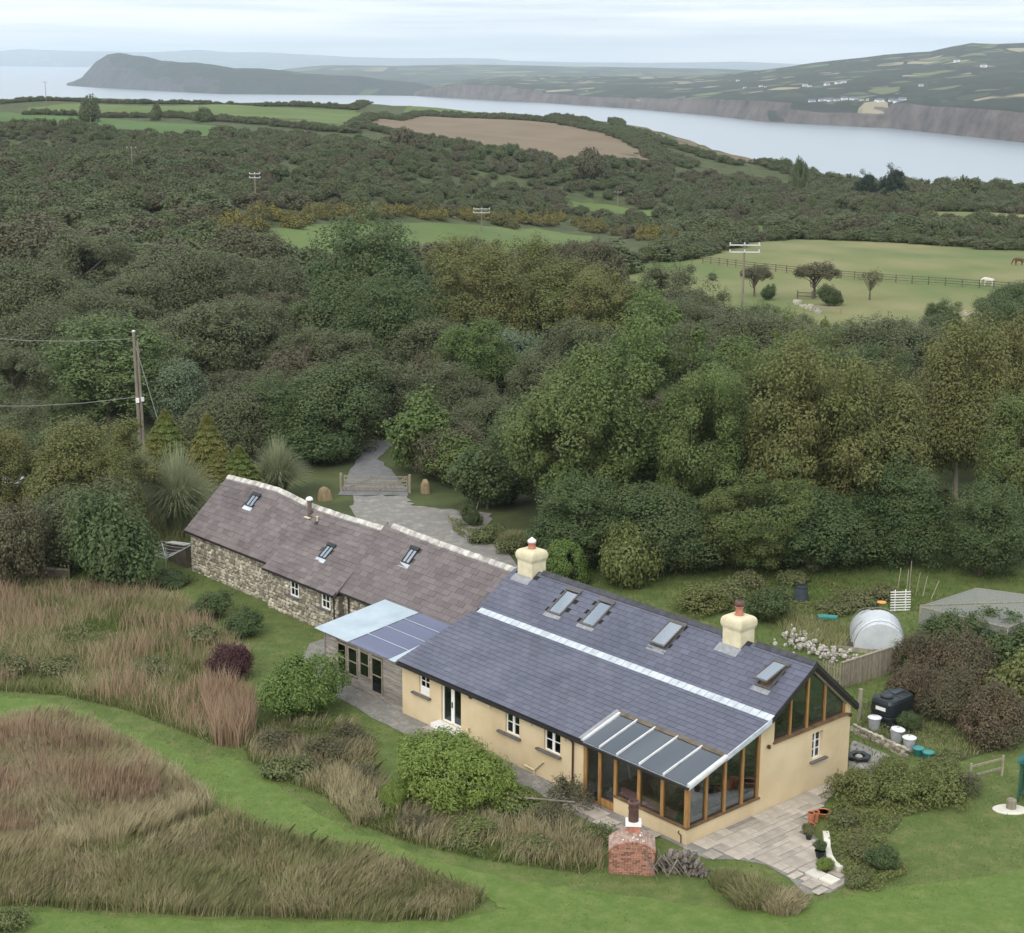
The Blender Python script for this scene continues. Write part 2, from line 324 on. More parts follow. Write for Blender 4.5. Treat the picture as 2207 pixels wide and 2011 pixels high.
# clear corrugated sheet with a violet cast
def polycarb():
    m = bpy.data.materials.new('polycarbonate'); m.use_nodes = True; t = m.node_tree; t.nodes.clear()
    o = N(t, 'ShaderNodeOutputMaterial'); d = N(t, 'ShaderNodeBsdfPrincipled'); d.inputs['Base Color'].default_value = (.30, .33, .46, 1); d.inputs['Roughness'].default_value = .3
    tr = N(t, 'ShaderNodeBsdfTransparent'); tr.inputs[0].default_value = (.75, .77, .88, 1); ms = N(t, 'ShaderNodeMixShader'); ms.inputs[0].default_value = .45
    t.links.new(tr.outputs[0], ms.inputs[1]); t.links.new(d.outputs[0], ms.inputs[2]); t.links.new(ms.outputs[0], o.inputs[0]); return m
MT['polycarb'] = polycarb()
def netmat():
    m = bpy.data.materials.new('netting'); m.use_nodes = True; t = m.node_tree; t.nodes.clear()
    o = N(t, 'ShaderNodeOutputMaterial'); d = N(t, 'ShaderNodeBsdfDiffuse'); d.inputs[0].default_value = (.32, .33, .32, 1)
    tr = N(t, 'ShaderNodeBsdfTransparent'); ms = N(t, 'ShaderNodeMixShader'); ms.inputs[0].default_value = .5
    t.links.new(tr.outputs[0], ms.inputs[1]); t.links.new(d.outputs[0], ms.inputs[2]); t.links.new(ms.outputs[0], o.inputs[0]); return m
MT['net'] = netmat()
LF = dict(
    ash=leafmat('leaf_ash', (.070, .125, .036), (.170, .240, .072), (.150, .165, .058), .32),
    ash_dark=leafmat('leaf_ash_dark', (.050, .095, .036), (.125, .180, .068), (.125, .140, .056), .32),
    olive=leafmat('leaf_olive', (.090, .120, .034), (.205, .225, .075), (.180, .165, .062), .32),
    willow=leafmat('leaf_willow', (.074, .100, .046), (.185, .210, .105), (.135, .140, .074), .32),
    willow_green=leafmat('leaf_willow_green', (.075, .120, .040), (.185, .245, .095), (.150, .185, .075), .32),
    willow_grey=leafmat('leaf_willow_grey', (.110, .145, .085), (.250, .300, .195), (.130, .185, .085), .32),
    thorn=leafmat('leaf_thorn', (.072, .080, .040), (.165, .165, .088), (.140, .115, .070), .3),
    scrub=leafmat('leaf_scrub', (.062, .092, .040), (.155, .190, .082), (.130, .150, .068), .3, objvar=.8),
    yew=leafmat('leaf_yew', (.075, .120, .030), (.180, .220, .055), (.250, .190, .055), objvar=.5),
    fresh=leafmat('leaf_fresh', (.075, .140, .030), (.200, .280, .075), (.115, .170, .045), objvar=.1),
    lime=leafmat('leaf_lime', (.110, .175, .030), (.260, .335, .080), (.180, .230, .050), objvar=.1),
    purple=leafmat('leaf_purple', (.055, .022, .028), (.120, .046, .050), (.080, .036, .038), objvar=.1),
    fuchsia=leafmat('leaf_fuchsia', (.100, .072, .046), (.210, .150, .095), (.090, .105, .052), objvar=.3),
    rose=leafmat('leaf_rose', (.075, .120, .034), (.230, .265, .085), (.170, .170, .062)),
    pine=leafmat('leaf_pine', (.016, .034, .022), (.040, .064, .038), (.030, .048, .028)),
    herb=leafmat('leaf_herb', (.085, .120, .042), (.200, .225, .092), (.170, .150, .078)),
    gorse=leafmat('leaf_gorse', (.090, .105, .036), (.400, .320, .070), (.130, .130, .052), objvar=.8),
    straw=leafmat('blade_straw', (.420, .370, .230), (.720, .640, .440), (.400, .340, .190), .45),
    straw_green=leafmat('blade_straw_green', (.240, .260, .110), (.560, .500, .290), (.200, .235, .090), .45),
    rust=leafmat('blade_rust', (.260, .165, .110), (.560, .420, .300), (.420, .330, .210), .4),
    green=leafmat('blade_green', (.100, .160, .038), (.210, .280, .080), (.190, .200, .075), .45),
    pampas=leafmat('blade_pampas', (.220, .260, .140), (.440, .470, .310), (.300, .310, .170), .45),
)

# ================================================================== TERRAIN
SEA = CH - 120.0
_ctl = [  # (lateral x/y, distance, height)
    *[(a, d, 0.) for a in (-.5, -.2, .1, .4) for d in (12, 50, 85, 115, 145)],
    (-.33, 230, .5), (-.1, 230, 0), (.14, 230, 0), (.35, 230, 1),
    (-.30, 380, 3), (-.15, 380, 1.7), (-.02, 430, -8), (.10, 400, -6), (.25, 340, -2.5), (.40, 340, -1),
    (-.23, 460, 3.5), (.063, 600, -17), (.15, 560, -13), (.30, 600, -11.5), (.42, 560, -9),
    (-.28, 760, 6), (-.15, 740, 5.5), (-.05, 700, 2), (.06, 690, -6), (.09, 850, -2), (-.03, 900, 1), (.13, 800, -10), (.2, 700, -13),
    (-.3, 1080, 7), (-.12, 1100, 6.5), (0, 1050, 2), (.05, 1000, 0.), (-.45, 1000, 8), (.45, 900, -12), (.11, 860, -7.5)]
_cx = np.array([(a * 7, math.log(d) * 1.6) for a, d, _ in _ctl]); _cz = np.array([c[2] for c in _ctl], float)
def _phi(r2): return .5 * r2 * np.log(r2 + 1e-9)
def _tps(P, Z, lam=.02):
    n = len(P); d2 = ((P[:, None] - P[None]) ** 2).sum(-1); A = np.zeros((n + 3, n + 3))
    A[:n, :n] = _phi(d2) + lam * np.eye(n); A[:n, n] = 1; A[:n, n+1:] = P; A[n, :n] = 1; A[n+1:, :n] = P.T
    return np.linalg.solve(A, np.concatenate([Z, np.zeros(3)]))
_w = _tps(_cx, _cz)
_coast = np.array([(-.7, 1250), (-.4, 1200), (-.1, 1150), (.03, 1085), (.07, 960), (.10, 890), (.13, 830), (.155, 770), (.2, 690), (.3, 630), (.42, 590), (.8, 520)])
def gz(x, y):
    x = np.asarray(x, float); y = np.asarray(y, float); sh = np.broadcast(x, y).shape
    x = np.broadcast_to(x, sh).ravel(); y = np.maximum(np.broadcast_to(y, sh).ravel(), 8.); a = np.clip(x / y, -.7, .7); L = np.log(y) * 1.6
    q = np.stack([a * 7, L], 1); d2 = ((q[:, None] - _cx[None]) ** 2).sum(-1)
    z = _phi(d2) @ _w[:len(_cx)] + _w[len(_cx)] + q @ _w[len(_cx)+1:]
    f = np.clip((y - 140) / 60, 0, 1); z = z * f
    z += np.clip((y - 200) / 300, 0, 1) * 1.3 * (np.sin(x * .03 + 1) * np.sin(y * .021) + .5 * np.sin(x * .07 + y * .05))
    z += .05 * np.sin(x * .5 + .7 * y) * np.sin(.31 * x - .4 * y) * np.clip((85 - y) / 20, 0, 1)
    cb = np.interp(a, _coast[:, 0], _coast[:, 1]); t = np.maximum(0, y - cb)
    z = z - np.where(t < 90, t * t / 110, 73.6 + (t - 90) * 1.0)
    z = np.maximum(z, SEA - 6)
    return z.reshape(sh) if sh else float(z[0])
def g1(x, y): return float(gz(np.array([x]), np.array([y]))[0])
_Dm = np.exp(np.linspace(math.log(30), math.log(1400), 900))
def hit(u, v):
    """where the line of sight meets the ground"""
    d = ray(u, v); t = _Dm / d[1]; P = CAM[None] + t[:, None] * d[None]
    g = gz(P[:, 0], P[:, 1]); k = np.argmax(P[:, 2] <= g)
    if P[k, 2] > g[k]: k = len(P) - 1
    if k == 0: return P[0]
    a, b = P[k-1], P[k]; fa, fb = a[2] - g[k-1], b[2] - g[k]; s = fa / (fa - fb + 1e-9)
    q = a + (b - a) * s; q[2] = g1(q[0], q[1]); return q
def hk(x, y): return hit(x * K, y * K)          # same, in the coordinates of the 2016 px wide view
def gridmesh(name, X, Y, Z, smooth=True):
    r, c = X.shape; me = bpy.data.meshes.new(name)
    idx = np.arange(r * c).reshape(r, c); q = np.stack([idx[:-1, :-1], idx[:-1, 1:], idx[1:, 1:], idx[1:, :-1]], -1).reshape(-1, 4)
    me.vertices.add(r * c); me.vertices.foreach_set('co', np.stack([X, Y, Z], -1).ravel())
    me.loops.add(q.size); me.loops.foreach_set('vertex_index', q.ravel().astype(np.int32))
    me.polygons.add(len(q)); me.polygons.foreach_set('loop_start', (np.arange(len(q)) * 4).astype(np.int32))
    me.update(calc_edges=True); me.validate()
    if smooth: me.polygons.foreach_set('use_smooth', [True] * len(q))
    return me
_D = np.exp(np.linspace(math.log(12), math.log(1480), 190)); _A = np.linspace(-.62, .62, 150)
DD, AA = np.meshgrid(_D, _A, indexing='ij'); XX = DD * AA + np.sign(AA) * np.maximum(0, 60 - DD) * np.abs(AA)
struct('ground', gridmesh('ground', XX, DD, gz(XX, DD)), MT['ground'])

# ---- sheets that lie on the ground
def inpoly(P, poly):
    x, y = P[:, 0], P[:, 1]; r = np.zeros(len(P), bool); n = len(poly)
    for i in range(n):
        x1, y1 = poly[i][:2]; x2, y2 = poly[(i+1) % n][:2]
        c = ((y1 > y) != (y2 > y)) & (x < (x2 - x1) * (y - y1) / (y2 - y1 + 1e-12) + x1); r ^= c
    return r
import bmesh
def sheet(name, poly, m, lift, step):
    """a ground-following sheet cut to a polygon of ground points"""
    poly = [(float(p[0]), float(p[1])) for p in poly]
    bm = bmesh.new(); f = bm.faces.new([bm.verts.new((x, y, 0)) for x, y in poly])
    xs = [p[0] for p in poly]; ys = [p[1] for p in poly]
    for ax, (lo, hi) in enumerate(((min(xs), max(xs)), (min(ys), max(ys)))):
        n = int((hi - lo) / step)
        for i in range(1, n + 1):
            pl = [0, 0, 0]; no = [0, 0, 0]; pl[ax] = lo + i * (hi - lo) / (n + 1); no[ax] = 1
            bmesh.ops.bisect_plane(bm, geom=bm.verts[:] + bm.edges[:] + bm.faces[:], plane_co=pl, plane_no=no)
    bmesh.ops.triangulate(bm, faces=bm.faces[:])
    V = np.array([v.co[:] for v in bm.verts]); Z = gz(V[:, 0], V[:, 1]) + lift
    for v, z in zip(bm.verts, Z): v.co.z = z
    bm.normal_update()
    if sum(f.normal.z for f in bm.faces) < 0: bmesh.ops.reverse_faces(bm, faces=bm.faces[:])
    me = bpy.data.meshes.new(name); bm.to_mesh(me); bm.free()
    me.polygons.foreach_set('use_smooth', [True] * len(me.polygons))
    return struct(name, me, m)
def rough(poly, amp, n=5, seed=1):
    r = random.Random(seed); out = []
    for i in range(len(poly)):
        a = poly[i]; b = poly[(i+1) % len(poly)]
        for k in range(n):
            t = k / n; out.append((a[0] + (b[0]-a[0]) * t + r.uniform(-amp, amp), a[1] + (b[1]-a[1]) * t + r.uniform(-amp, amp)))
    return out
def hp(*pts): return [hk(x, y)[:2] for x, y in pts]
FIELDS = dict(
    far=hp((60, 213), (200, 206), (350, 209), (560, 213), (700, 219), (718, 232), (690, 254), (640, 256), (500, 240), (330, 227), (60, 224)),
    low=hp((-60, 222), (100, 228), (260, 237), (430, 250), (500, 262), (400, 270), (240, 262), (90, 240), (-60, 236)),
    strip=hp((800, 221), (920, 219), (1060, 229), (1075, 238), (950, 233), (810, 227)),
    brown=hp((738, 236), (830, 227), (960, 232), (1110, 246), (1200, 268), (1270, 300), (1290, 322), (1200, 322), (1060, 312), (930, 292), (800, 268), (725, 250)),
    mid=hp((462, 462), (560, 447), (700, 440), (900, 441), (1050, 449), (1170, 466), (1150, 482), (1060, 505), (900, 520), (600, 520), (480, 500)),
    patch=hp((1128, 398), (1200, 402), (1290, 416), (1310, 428), (1210, 422), (1130, 412)),
    pale=hp((1838, 418), (1960, 420), (2080, 428), (2080, 448), (1960, 442), (1860, 432)),
    corner=hp((1452, 438), (1530, 448), (1560, 462), (1480, 474), (1440, 466)),
    pasture=hp((1235, 525), (1330, 512), (1440, 485), (1560, 472), (1720, 476), (1900, 487), (2140, 500), (2140, 665), (1900, 665), (1700, 655), (1500, 640), (1330, 590), (1240, 560)),
    lanefield=hp((-80, 700), (20, 712), (45, 740), (30, 800), (-80, 820)))
for k_, m_, l_, s_ in (('far', 'field', .25, 25), ('low', 'field_lush', .25, 25), ('strip', 'field', .25, 25), ('brown', 'field_brown', .25, 20), ('mid', 'field', .12, 12),
                       ('patch', 'field', .2, 15), ('pale', 'field_rough', .2, 15), ('corner', 'field_lush', .15, 12), ('pasture', 'field_rough', .1, 8), ('lanefield', 'field_lush', .05, 6)):
    sheet('field', rough(FIELDS[k_], {'far': 3, 'low': 3, 'strip': 3, 'brown': 2.5, 'patch': 2}.get(k_, 1.), 6), MT[m_], l_, s_)
sheet('headland_slope', rough(hp((1150, 228), (1230, 232), (1290, 243), (1370, 258), (1430, 275), (1470, 296), (1500, 320), (1440, 324), (1380, 306), (1300, 285), (1220, 256)), 2), MT['bracken'], .25, 20)
LAWN = [(-45, 38), (45, 38), (45, 70), (34, 86), (h2w(2.5, 16)[0], h2w(2.5, 16)[1]), tuple(h2w(-52, 14)[:2]), tuple(h2w(-60, 0)[:2]), (-45, 96), (-48, 70)]
sheet('lawn', LAWN, MT['lawn'], .02, 2.5)
PATH = hp((-20, 1372), (60, 1376), (170, 1400), (300, 1455), (395, 1505), (450, 1488), (480, 1510), (560, 1560), (690, 1640), (850, 1690), (1010, 1735), (1190, 1760), (1500, 1800), (2060, 1700), (2060, 1860), (1400, 1880), (880, 1860), (400, 1850), (-20, 1845), (-20, 1800), (400, 1810), (880, 1818), (990, 1790), (950, 1762), (820, 1710), (640, 1668), (500, 1625), (430, 1580), (330, 1500), (200, 1425), (90, 1408), (-20, 1420))
GG = [tuple(h2w(-19, 12.2)[:2]), tuple(h2w(.4, 12.2)[:2]), (33.5, 86.2), (40, 100), (34, 118), (2, 121)]
sheet('garden_grass', GG, MT['lawn'], .02, 2.5)
sheet('mown_path', rough(PATH, .22, 7), MT['mown'], .045, 2.)
YARD = [hk(x, y)[:2] for x, y in ((700, 978), (800, 976), (812, 995), (885, 1003), (965, 1012), (962, 1050))] + [h2w(-17, 12.6)[:2], h2w(-38, 12.6)[:2], hk(690, 1010)[:2]]
sheet('gravel_yard', rough(YARD, .3, 6), MT['gravel'], .05, 2)
LANE = [hk(x, y)[:2] for x, y in ((668, 976), (808, 976), (775, 930), (745, 905), (765, 885), (775, 868), (690, 868), (715, 890), (690, 925))]
sheet('lane', rough(LANE, .2, 4), MT['tarmac'], .04, 2)
STRIP = [h2w(*p)[:2] for p in ((-33.5, 4.9), (-33.5, 2.6), (-30, -.6), (-21.5, -1.5), (-15, -1.5), (-10, -1.3), (-6.4, -1.2), (-6.4, .3), (-28, .5), (-28, 4.9))]
sheet('gravel_strip', rough(STRIP, .15, 5), MT['gravel'], .05, 1)

# ================================================================== SEA, FAR LAND, HAZE
def watermat():
    m = bpy.data.materials.new('sea_water'); m.use_nodes = True; t = m.node_tree; b = t.nodes['Principled BSDF']
    b.inputs['Base Color'].default_value = (.24, .29, .34, 1); b.inputs['Roughness'].default_value = .28; b.inputs['IOR'].default_value = 1.33
    g = N(t, 'ShaderNodeNewGeometry'); mp_ = N(t, 'ShaderNodeMapping'); mp_.inputs['Scale'].default_value = (1, .35, 1); t.links.new(g.outputs['Position'], mp_.inputs[0])
    n = N(t, 'ShaderNodeTexNoise'); n.inputs['Scale'].default_value = .03; n.inputs['Detail'].default_value = 8; t.links.new(mp_.outputs[0], n.inputs['Vector'])
    bu = N(t, 'ShaderNodeBump'); bu.inputs['Strength'].default_value = .35; bu.inputs['Distance'].default_value = 2.5; t.links.new(n.outputs[0], bu.inputs['Height']); t.links.new(bu.outputs[0], b.inputs['Normal'])
    return m
_x = np.linspace(-16000, 16000, 9); _y = np.linspace(450, 30000, 9); SX, SY = np.meshgrid(_x, _y)
struct('sea', gridmesh('sea', SX, SY, SX * 0 + SEA), watermat())

def vnoise(x, y, seed=0):
    r = np.random.RandomState(seed); T = r.rand(64, 64); xi = np.floor(x).astype(int); yi = np.floor(y).astype(int); fx = x - xi; fy = y - yi
    fx = fx * fx * (3 - 2 * fx); fy = fy * fy * (3 - 2 * fy); g = lambda i, j: T[i % 64, j % 64]
    return (g(xi, yi) * (1-fx) + g(xi+1, yi) * fx) * (1-fy) + (g(xi, yi+1) * (1-fx) + g(xi+1, yi+1) * fx) * fy
def fbm(x, y, seed=0, o=4): return sum(vnoise(x * 2**i, y * 2**i, seed + i) * .5**(i+1) for i in range(o))
def depr(u, v): d = ray(u, v); return -d[2] / d[1]
def landstrip(name, us, rows, m, namp=6., seed=3, nscale=300.):
    """rows: list of functions u -> (D, z)"""
    X = []; Y = []; Z = []
    for fn in rows:
        D, z = fn(us); X.append(D * ((us - IW / 2) / F - .00115) / 1.0259); Y.append(D); Z.append(z)
    X, Y, Z = map(np.array, (X, Y, Z))
    # refine between rows
    t0 = np.arange(len(rows)); t1 = np.linspace(0, len(rows) - 1, (len(rows) - 1) * 8 + 1)
    up = lambda A: np.array([np.interp(t1, t0, A[:, j]) for j in range(A.shape[1])]).T
    X, Y, Z = up(X), up(Y), up(Z)
    nz = (fbm(X / nscale, Y / nscale, seed, 5) - .47) * namp * 2
    k = np.clip((Z - SEA) / 25, 0, 1); Y = Y + (fbm(X / 130, Z / 60, seed + 9, 4) - .47) * 160 * k * (np.arange(len(t1)) < len(t1) * .45)[:, None] * .6
    Z = Z + nz * k
    return struct(name, gridmesh(name, X, Y, Z), m)
def I(pts): a = np.array(pts, float); return lambda u: np.interp(u, a[:, 0], a[:, 1])
def zof(u, v, D): return np.array([CH - D[i] * depr(u[i], v[i]) for i in range(len(u))])
def Dsea(u, v): return np.array([(CH - SEA) / max(depr(a, b), .002) for a, b in zip(u, v)])
# the long headland across the bay
ht = I([(138, 184), (142, 183), (175, 169), (207, 134), (235, 117), (262, 115), (305, 120), (349, 130), (436, 136), (507, 148), (562, 146), (611, 152), (709, 162), (780, 165), (835, 172), (895, 177), (930, 186), (960, 195)])
hb_ = I([(138, 185), (295, 194), (475, 203), (655, 204.6), (818, 206), (960, 208)])
us = np.linspace(138, 960, 240); Db = Dsea(us, hb_(us)); Dt = Db + 420
zt = zof(us, ht(us), Dt)
hm = landmat('far_headland', [(0, (.036, .044, .028)), (.6, (.045, .055, .030)), (.85, (.07, .075, .04)), (.94, (.075, .10, .045))], 160, (.060, .055, .052), .80)
landstrip('far_headland', us, [lambda u: (Db, Db * 0 + SEA - 6), lambda u: (Db + 120, SEA + (zt - SEA) * .52), lambda u: (Db + 270, SEA + (zt - SEA) * .86), lambda u: (Dt, zt), lambda u: (Dt + 500, SEA + (zt - SEA) * .6), lambda u: (Dt + 1100, zt * 0 + SEA - 6)], hm, 5, 4, 160)
# the mainland hill and cliffs on the right
ct = I([(880, 200), (917, 192), (960, 183), (1009, 182), (1100, 187), (1232, 206), (1363, 209), (1594, 214), (1748, 220), (1956, 220), (2033, 230), (2207, 243), (2500, 262)])
cb_ = I([(880, 206), (1100, 219), (1177, 222), (1380, 236), (1539, 250), (1660, 264), (1923, 277), (2207, 307), (2500, 335)])
cr_ = I([(880, 196), (922, 187), (1009, 172), (1100, 165), (1320, 165), (1484, 165), (1567, 161), (1622, 154), (1759, 134), (1902, 118), (2000, 112), (2044, 101), (2088, 93), (2143, 94), (2207, 92), (2500, 88)])
us2 = np.linspace(880, 2500, 300); Db2 = Dsea(us2, cb_(us2)); Dc2 = Db2 + 45; zc2 = zof(us2, ct(us2), Dc2); Dr2 = Db2 * .55 + 3900; zr2 = zof(us2, cr_(us2), Dr2)
cm_ = landmat('mainland', [(0, (.036, .046, .026)), (.36, (.050, .060, .030)), (.50, (.13, .145, .07)), (.70, (.30, .26, .17)), (.85, (.13, .17, .07))], 80, (.115, .092, .080), .80)
def midrow(t, bulge):
    def fn(u):
        D = Dc2 + (Dr2 - Dc2) * t; v = ct(u) + (cr_(u) - ct(u)) * (t ** bulge); return D, zof(u, v, D)
    return fn
landstrip('mainland_hill', us2, [lambda u: (Db2, Db2 * 0 + SEA - 6), lambda u: (Db2 + 22, SEA + (zc2 - SEA) * .55), lambda u: (Dc2, zc2), midrow(.12, .6), midrow(.3, .62), midrow(.55, .68), midrow(.8, .82), lambda u: (Dr2, zr2), lambda u: (Dr2 + 900, zr2 - 60)], cm_, 4, 7, 260)
# farthest hills on the horizon
fm = landmat('far_hills', [(0, (.06, .075, .04)), (.35, (.12, .14, .065)), (.68, (.22, .21, .12)), (.84, (.14, .19, .08))], 420, (.10, .09, .07), .2, (.035, .045, .028))
ft = I([(-300, 112), (0, 111), (52, 105), (120, 109), (218, 111), (327, 113), (431, 108), (491, 113), (573, 113), (627, 116), (764, 123), (851, 125), (938, 125), (1064, 126), (1100, 131), (1265, 134), (1402, 135.6), (1594, 133), (1704, 138), (2600, 142)])
us3 = np.linspace(-300, 2600, 260); fb = I([(-300, 141), (0, 142), (330, 146), (2600, 160)])(us3); Db3 = Dsea(us3, fb) * .96; Dt3 = Db3 + 4200; zt3 = zof(us3, ft(us3), Dt3)
landstrip('far_hills', us3, [lambda u: (Db3, Db3 * 0 + SEA - 6), lambda u: (Db3 + 250, SEA + (zt3 - SEA) * .25), lambda u: (Db3 + 1500, SEA + (zt3 - SEA) * .5), lambda u: (Db3 + 3000, SEA + (zt3 - SEA) * .8), lambda u: (Dt3, zt3), lambda u: (Dt3 + 1800, zt3 * 0 + SEA)], fm, 9, 12, 900)
# rolling plain between headland and far hills
ft4 = I([(600, 150), (700, 140), (850, 142), (1000, 139), (1200, 143), (1400, 146), (1600, 150), (1750, 156)])
us4 = np.linspace(600, 1750, 160); D4 = I([(600, 8800), (1000, 8200), (1750, 8200)])(us4); zt4 = zof(us4, ft4(us4), D4 + 2600)
landstrip('far_plain', us4, [lambda u: (D4, D4 * 0 + SEA - 5), lambda u: (D4 + 150, SEA + (zt4 - SEA) * .3), lambda u: (D4 + 1300, SEA + (zt4 - SEA) * .62), lambda u: (D4 + 2600, zt4), lambda u: (D4 + 3600, zt4 - 70)], fm, 6, 15, 500)
# haze: one closed box of even air round everything
hb = MB(); hb.bb(-17000, 17000, -60, 31000, SEA - 8, 420)
ho = obj('haze', hb, None, kind='stuff'); hm_ = bpy.data.materials.new('haze_air'); hm_.use_nodes = True; t = hm_.node_tree; t.nodes.clear()
o_ = N(t, 'ShaderNodeOutputMaterial'); pv = N(t, 'ShaderNodeVolumePrincipled'); pv.inputs['Color'].default_value = (.80, .90, 1, 1); pv.inputs['Density'].default_value = 6.2e-5; pv.inputs['Anisotropy'].default_value = .2
t.links.new(pv.outputs[0], o_.inputs['Volume']); ho.data.materials.append(hm_)
tag(ho, 'pale blue-grey haze fading the far hills', 'haze')

# ================================================================== THE HOUSE
R = random.Random(5)
def house_root(name, label, cat):
    return thing(name, label, cat, (X0, Y0, 0), YAW)
RM = Matrix.Translation((X0, Y0, 0)) @ Matrix.Rotation(YAW, 4, 'Z')
UPz = lambda y: 6.744 + (6.744 - 4.74) / (8.616 - 5.4) * (y - 8.616)       # upper front slope
LOz = lambda y: 4.74 + (4.74 - 3.10) / 5.545 * (y - 5.4)                    # lower front slope
BKz = lambda y: 6.744 - (6.744 - 3.80) / (12.06 - 8.616) * (y - 8.616)

def wall_holes(mb, axis, at, thick, s0, s1, z0, z1, holes):
    """upright wall slab with rectangular holes. axis 'x': wall lies in plane y=at, runs along x; 'y': plane x=at"""
    S = sorted({s0, s1, *[h[0] for h in holes], *[h[1] for h in holes]}); Z = sorted({z0, z1, *[h[2] for h in holes], *[h[3] for h in holes]})
    solid = lambda i, j: 0 <= i < len(S)-1 and 0 <= j < len(Z)-1 and not any(h[0] <= (S[i]+S[i+1])/2 <= h[1] and h[2] <= (Z[j]+Z[j+1])/2 <= h[3] for h in holes)
    def P(s, d, z): return (s, at + d, z) if axis == 'x' else (at - d, s, z)
    for i in range(len(S)-1):
        for j in range(len(Z)-1):
            if not solid(i, j): continue
            a, b, c, d = S[i], S[i+1], Z[j], Z[j+1]
            fs = [[P(a, 0, c), P(b, 0, c), P(b, 0, d), P(a, 0, d)], [P(a, thick, d), P(b, thick, d), P(b, thick, c), P(a, thick, c)]]
            if not solid(i-1, j): fs.append([P(a, 0, d), P(a, thick, d), P(a, thick, c), P(a, 0, c)])
            if not solid(i+1, j): fs.append([P(b, 0, c), P(b, thick, c), P(b, thick, d), P(b, 0, d)])
            if not solid(i, j-1): fs.append([P(a, 0, c), P(a, thick, c), P(b, thick, c), P(b, 0, c)])
            if not solid(i, j+1): fs.append([P(a, 0, d), P(b, 0, d), P(b, thick, d), P(a, thick, d)])
            for q in fs: mb.add(q, [(0, 1, 2, 3)])
def window(parent, axis, at, s0, s1, z0, z1, cols, rows, bar=.07, fr=.09, rec=.10, name='window', glass='glass_dark', m='white_paint', mid=None):
    """framed window set `rec` behind the wall face; frame mesh with a pane in each light"""
    mb = MB(); dep = .07
    def bx(a, b, c, d, o0, o1):
        if axis == 'x': mb2 = (a, b, at + o0, at + o1, c, d)
        else: mb2 = (at - o1, at - o0, a, b, c, d)
        return mb2
    q = lambda a, b, c, d: mb.bb(*bx(a, b, c, d, rec, rec + dep))
    q(s0, s0+fr, z0, z1); q(s1-fr, s1, z0, z1); q(s0+fr, s1-fr, z0, z0+fr); q(s0+fr, s1-fr, z1-fr, z1)
    xs = np.linspace(s0+fr, s1-fr, cols+1); zs = np.linspace(z0+fr, z1-fr, rows+1)
    for i, x in enumerate(xs[1:-1]):
        bw = mid if (mid and cols % 2 == 0 and i == cols//2 - 1) else bar
        q(x-bw/2, x+bw/2, z0+fr, z1-fr)
    o = obj(name, mb, MT[m], parent)
    for i in range(cols):
        for z in zs[1:-1]: obj('glazing_bar', MB().bb(*bx(xs[i], xs[i+1], z-bar/2, z+bar/2, rec+.01, rec+dep-.01)), MT[m], o)
    for i in range(cols):
        for j in range(rows):
            obj('pane', MB().bb(*bx(xs[i], xs[i+1], zs[j], zs[j+1], rec+.03, rec+.042)), MT[glass], o)
    return o

hs = house_root('rendered_house', 'long cream-yellow rendered house with blue-grey slate roof and glazed corner room', 'house')
# --- walls
WIN = [(-19.48, -18.6, 1.62, 2.78), (-17.62, -16.0, .62, 2.80), (-12.5, -11.45, 1.60, 2.80), (-9.62, -8.46, 1.58, 2.76)]
wb = MB(); wall_holes(wb, 'x', .10, .35, -20.95, -6.7, -.4, 2.96, WIN); obj('wall', wb, MT['render_yellow'], hs)
GW = (8.86, 9.66, 1.62, 3.02)
wb = MB(); wall_holes(wb, 'y', 0, .35, 4.98, 11.8, -.4, 3.33, [GW])
for poly in ([(4.98, 3.33), (5.92, 3.33), (5.92, UPz(5.92) - .16), (5.4, 4.74 - .16), (4.98, LOz(4.98) - .16)], [(11.45, 3.33), (11.8, 3.33), (11.8, BKz(11.8) - .16), (11.45, BKz(11.45) - .16)]):
    wb.prism(poly, lambda y, z: (-.35, y, z), lambda y, z: (0, y, z))
obj('wall', wb, MT['render_yellow'], hs)
obj('wall', MB().bb(-20.95, -.36, 11.45, 11.8, -.4, 3.75), MT['render_yellow'], hs)
obj('wall', MB().bb(-20.93, -20.6, .46, 11.44, -.4, 3.0), MT['render_yellow'], hs)
dw = MB(); dw.bb(-4.65, 0, 0, .28, -.3, .82); dw.bb(-.28, 0, .28, 4.97, -.3, .82); obj('dwarf_wall', dw, MT['render_yellow'], hs)
obj('wall', MB().bb(-7.1, -6.72, -.02, .09, -.3, 2.9), MT['render_yellow'], hs)
# --- inside the glazed room
obj('inner_wall', MB().bb(-20.5, -.4, 5.25, 5.45, .0, 4.5), MT['interior'], hs)
obj('inner_wall', MB().bb(-6.95, -6.8, .5, 5.2, .0, 3.3), MT['interior'], hs)
obj('room_floor', MB().bb(-20.5, -.3, .46, 11.4, -.05, .06), MT['interior_floor'], hs)
obj('upper_floor', MB().bb(-20.5, -.36, 5.5, 11.4, 3.05, 3.25), MT['interior_floor'], hs)
obj('inner_wall', MB().prism([(5.5, 3.25), (11.4, 3.25), (11.4, 4.0), (8.616, 6.4), (5.5, 4.5)], lambda y, z: (-5.4, y, z), lambda y, z: (-5.25, y, z)), MT['interior'], hs)
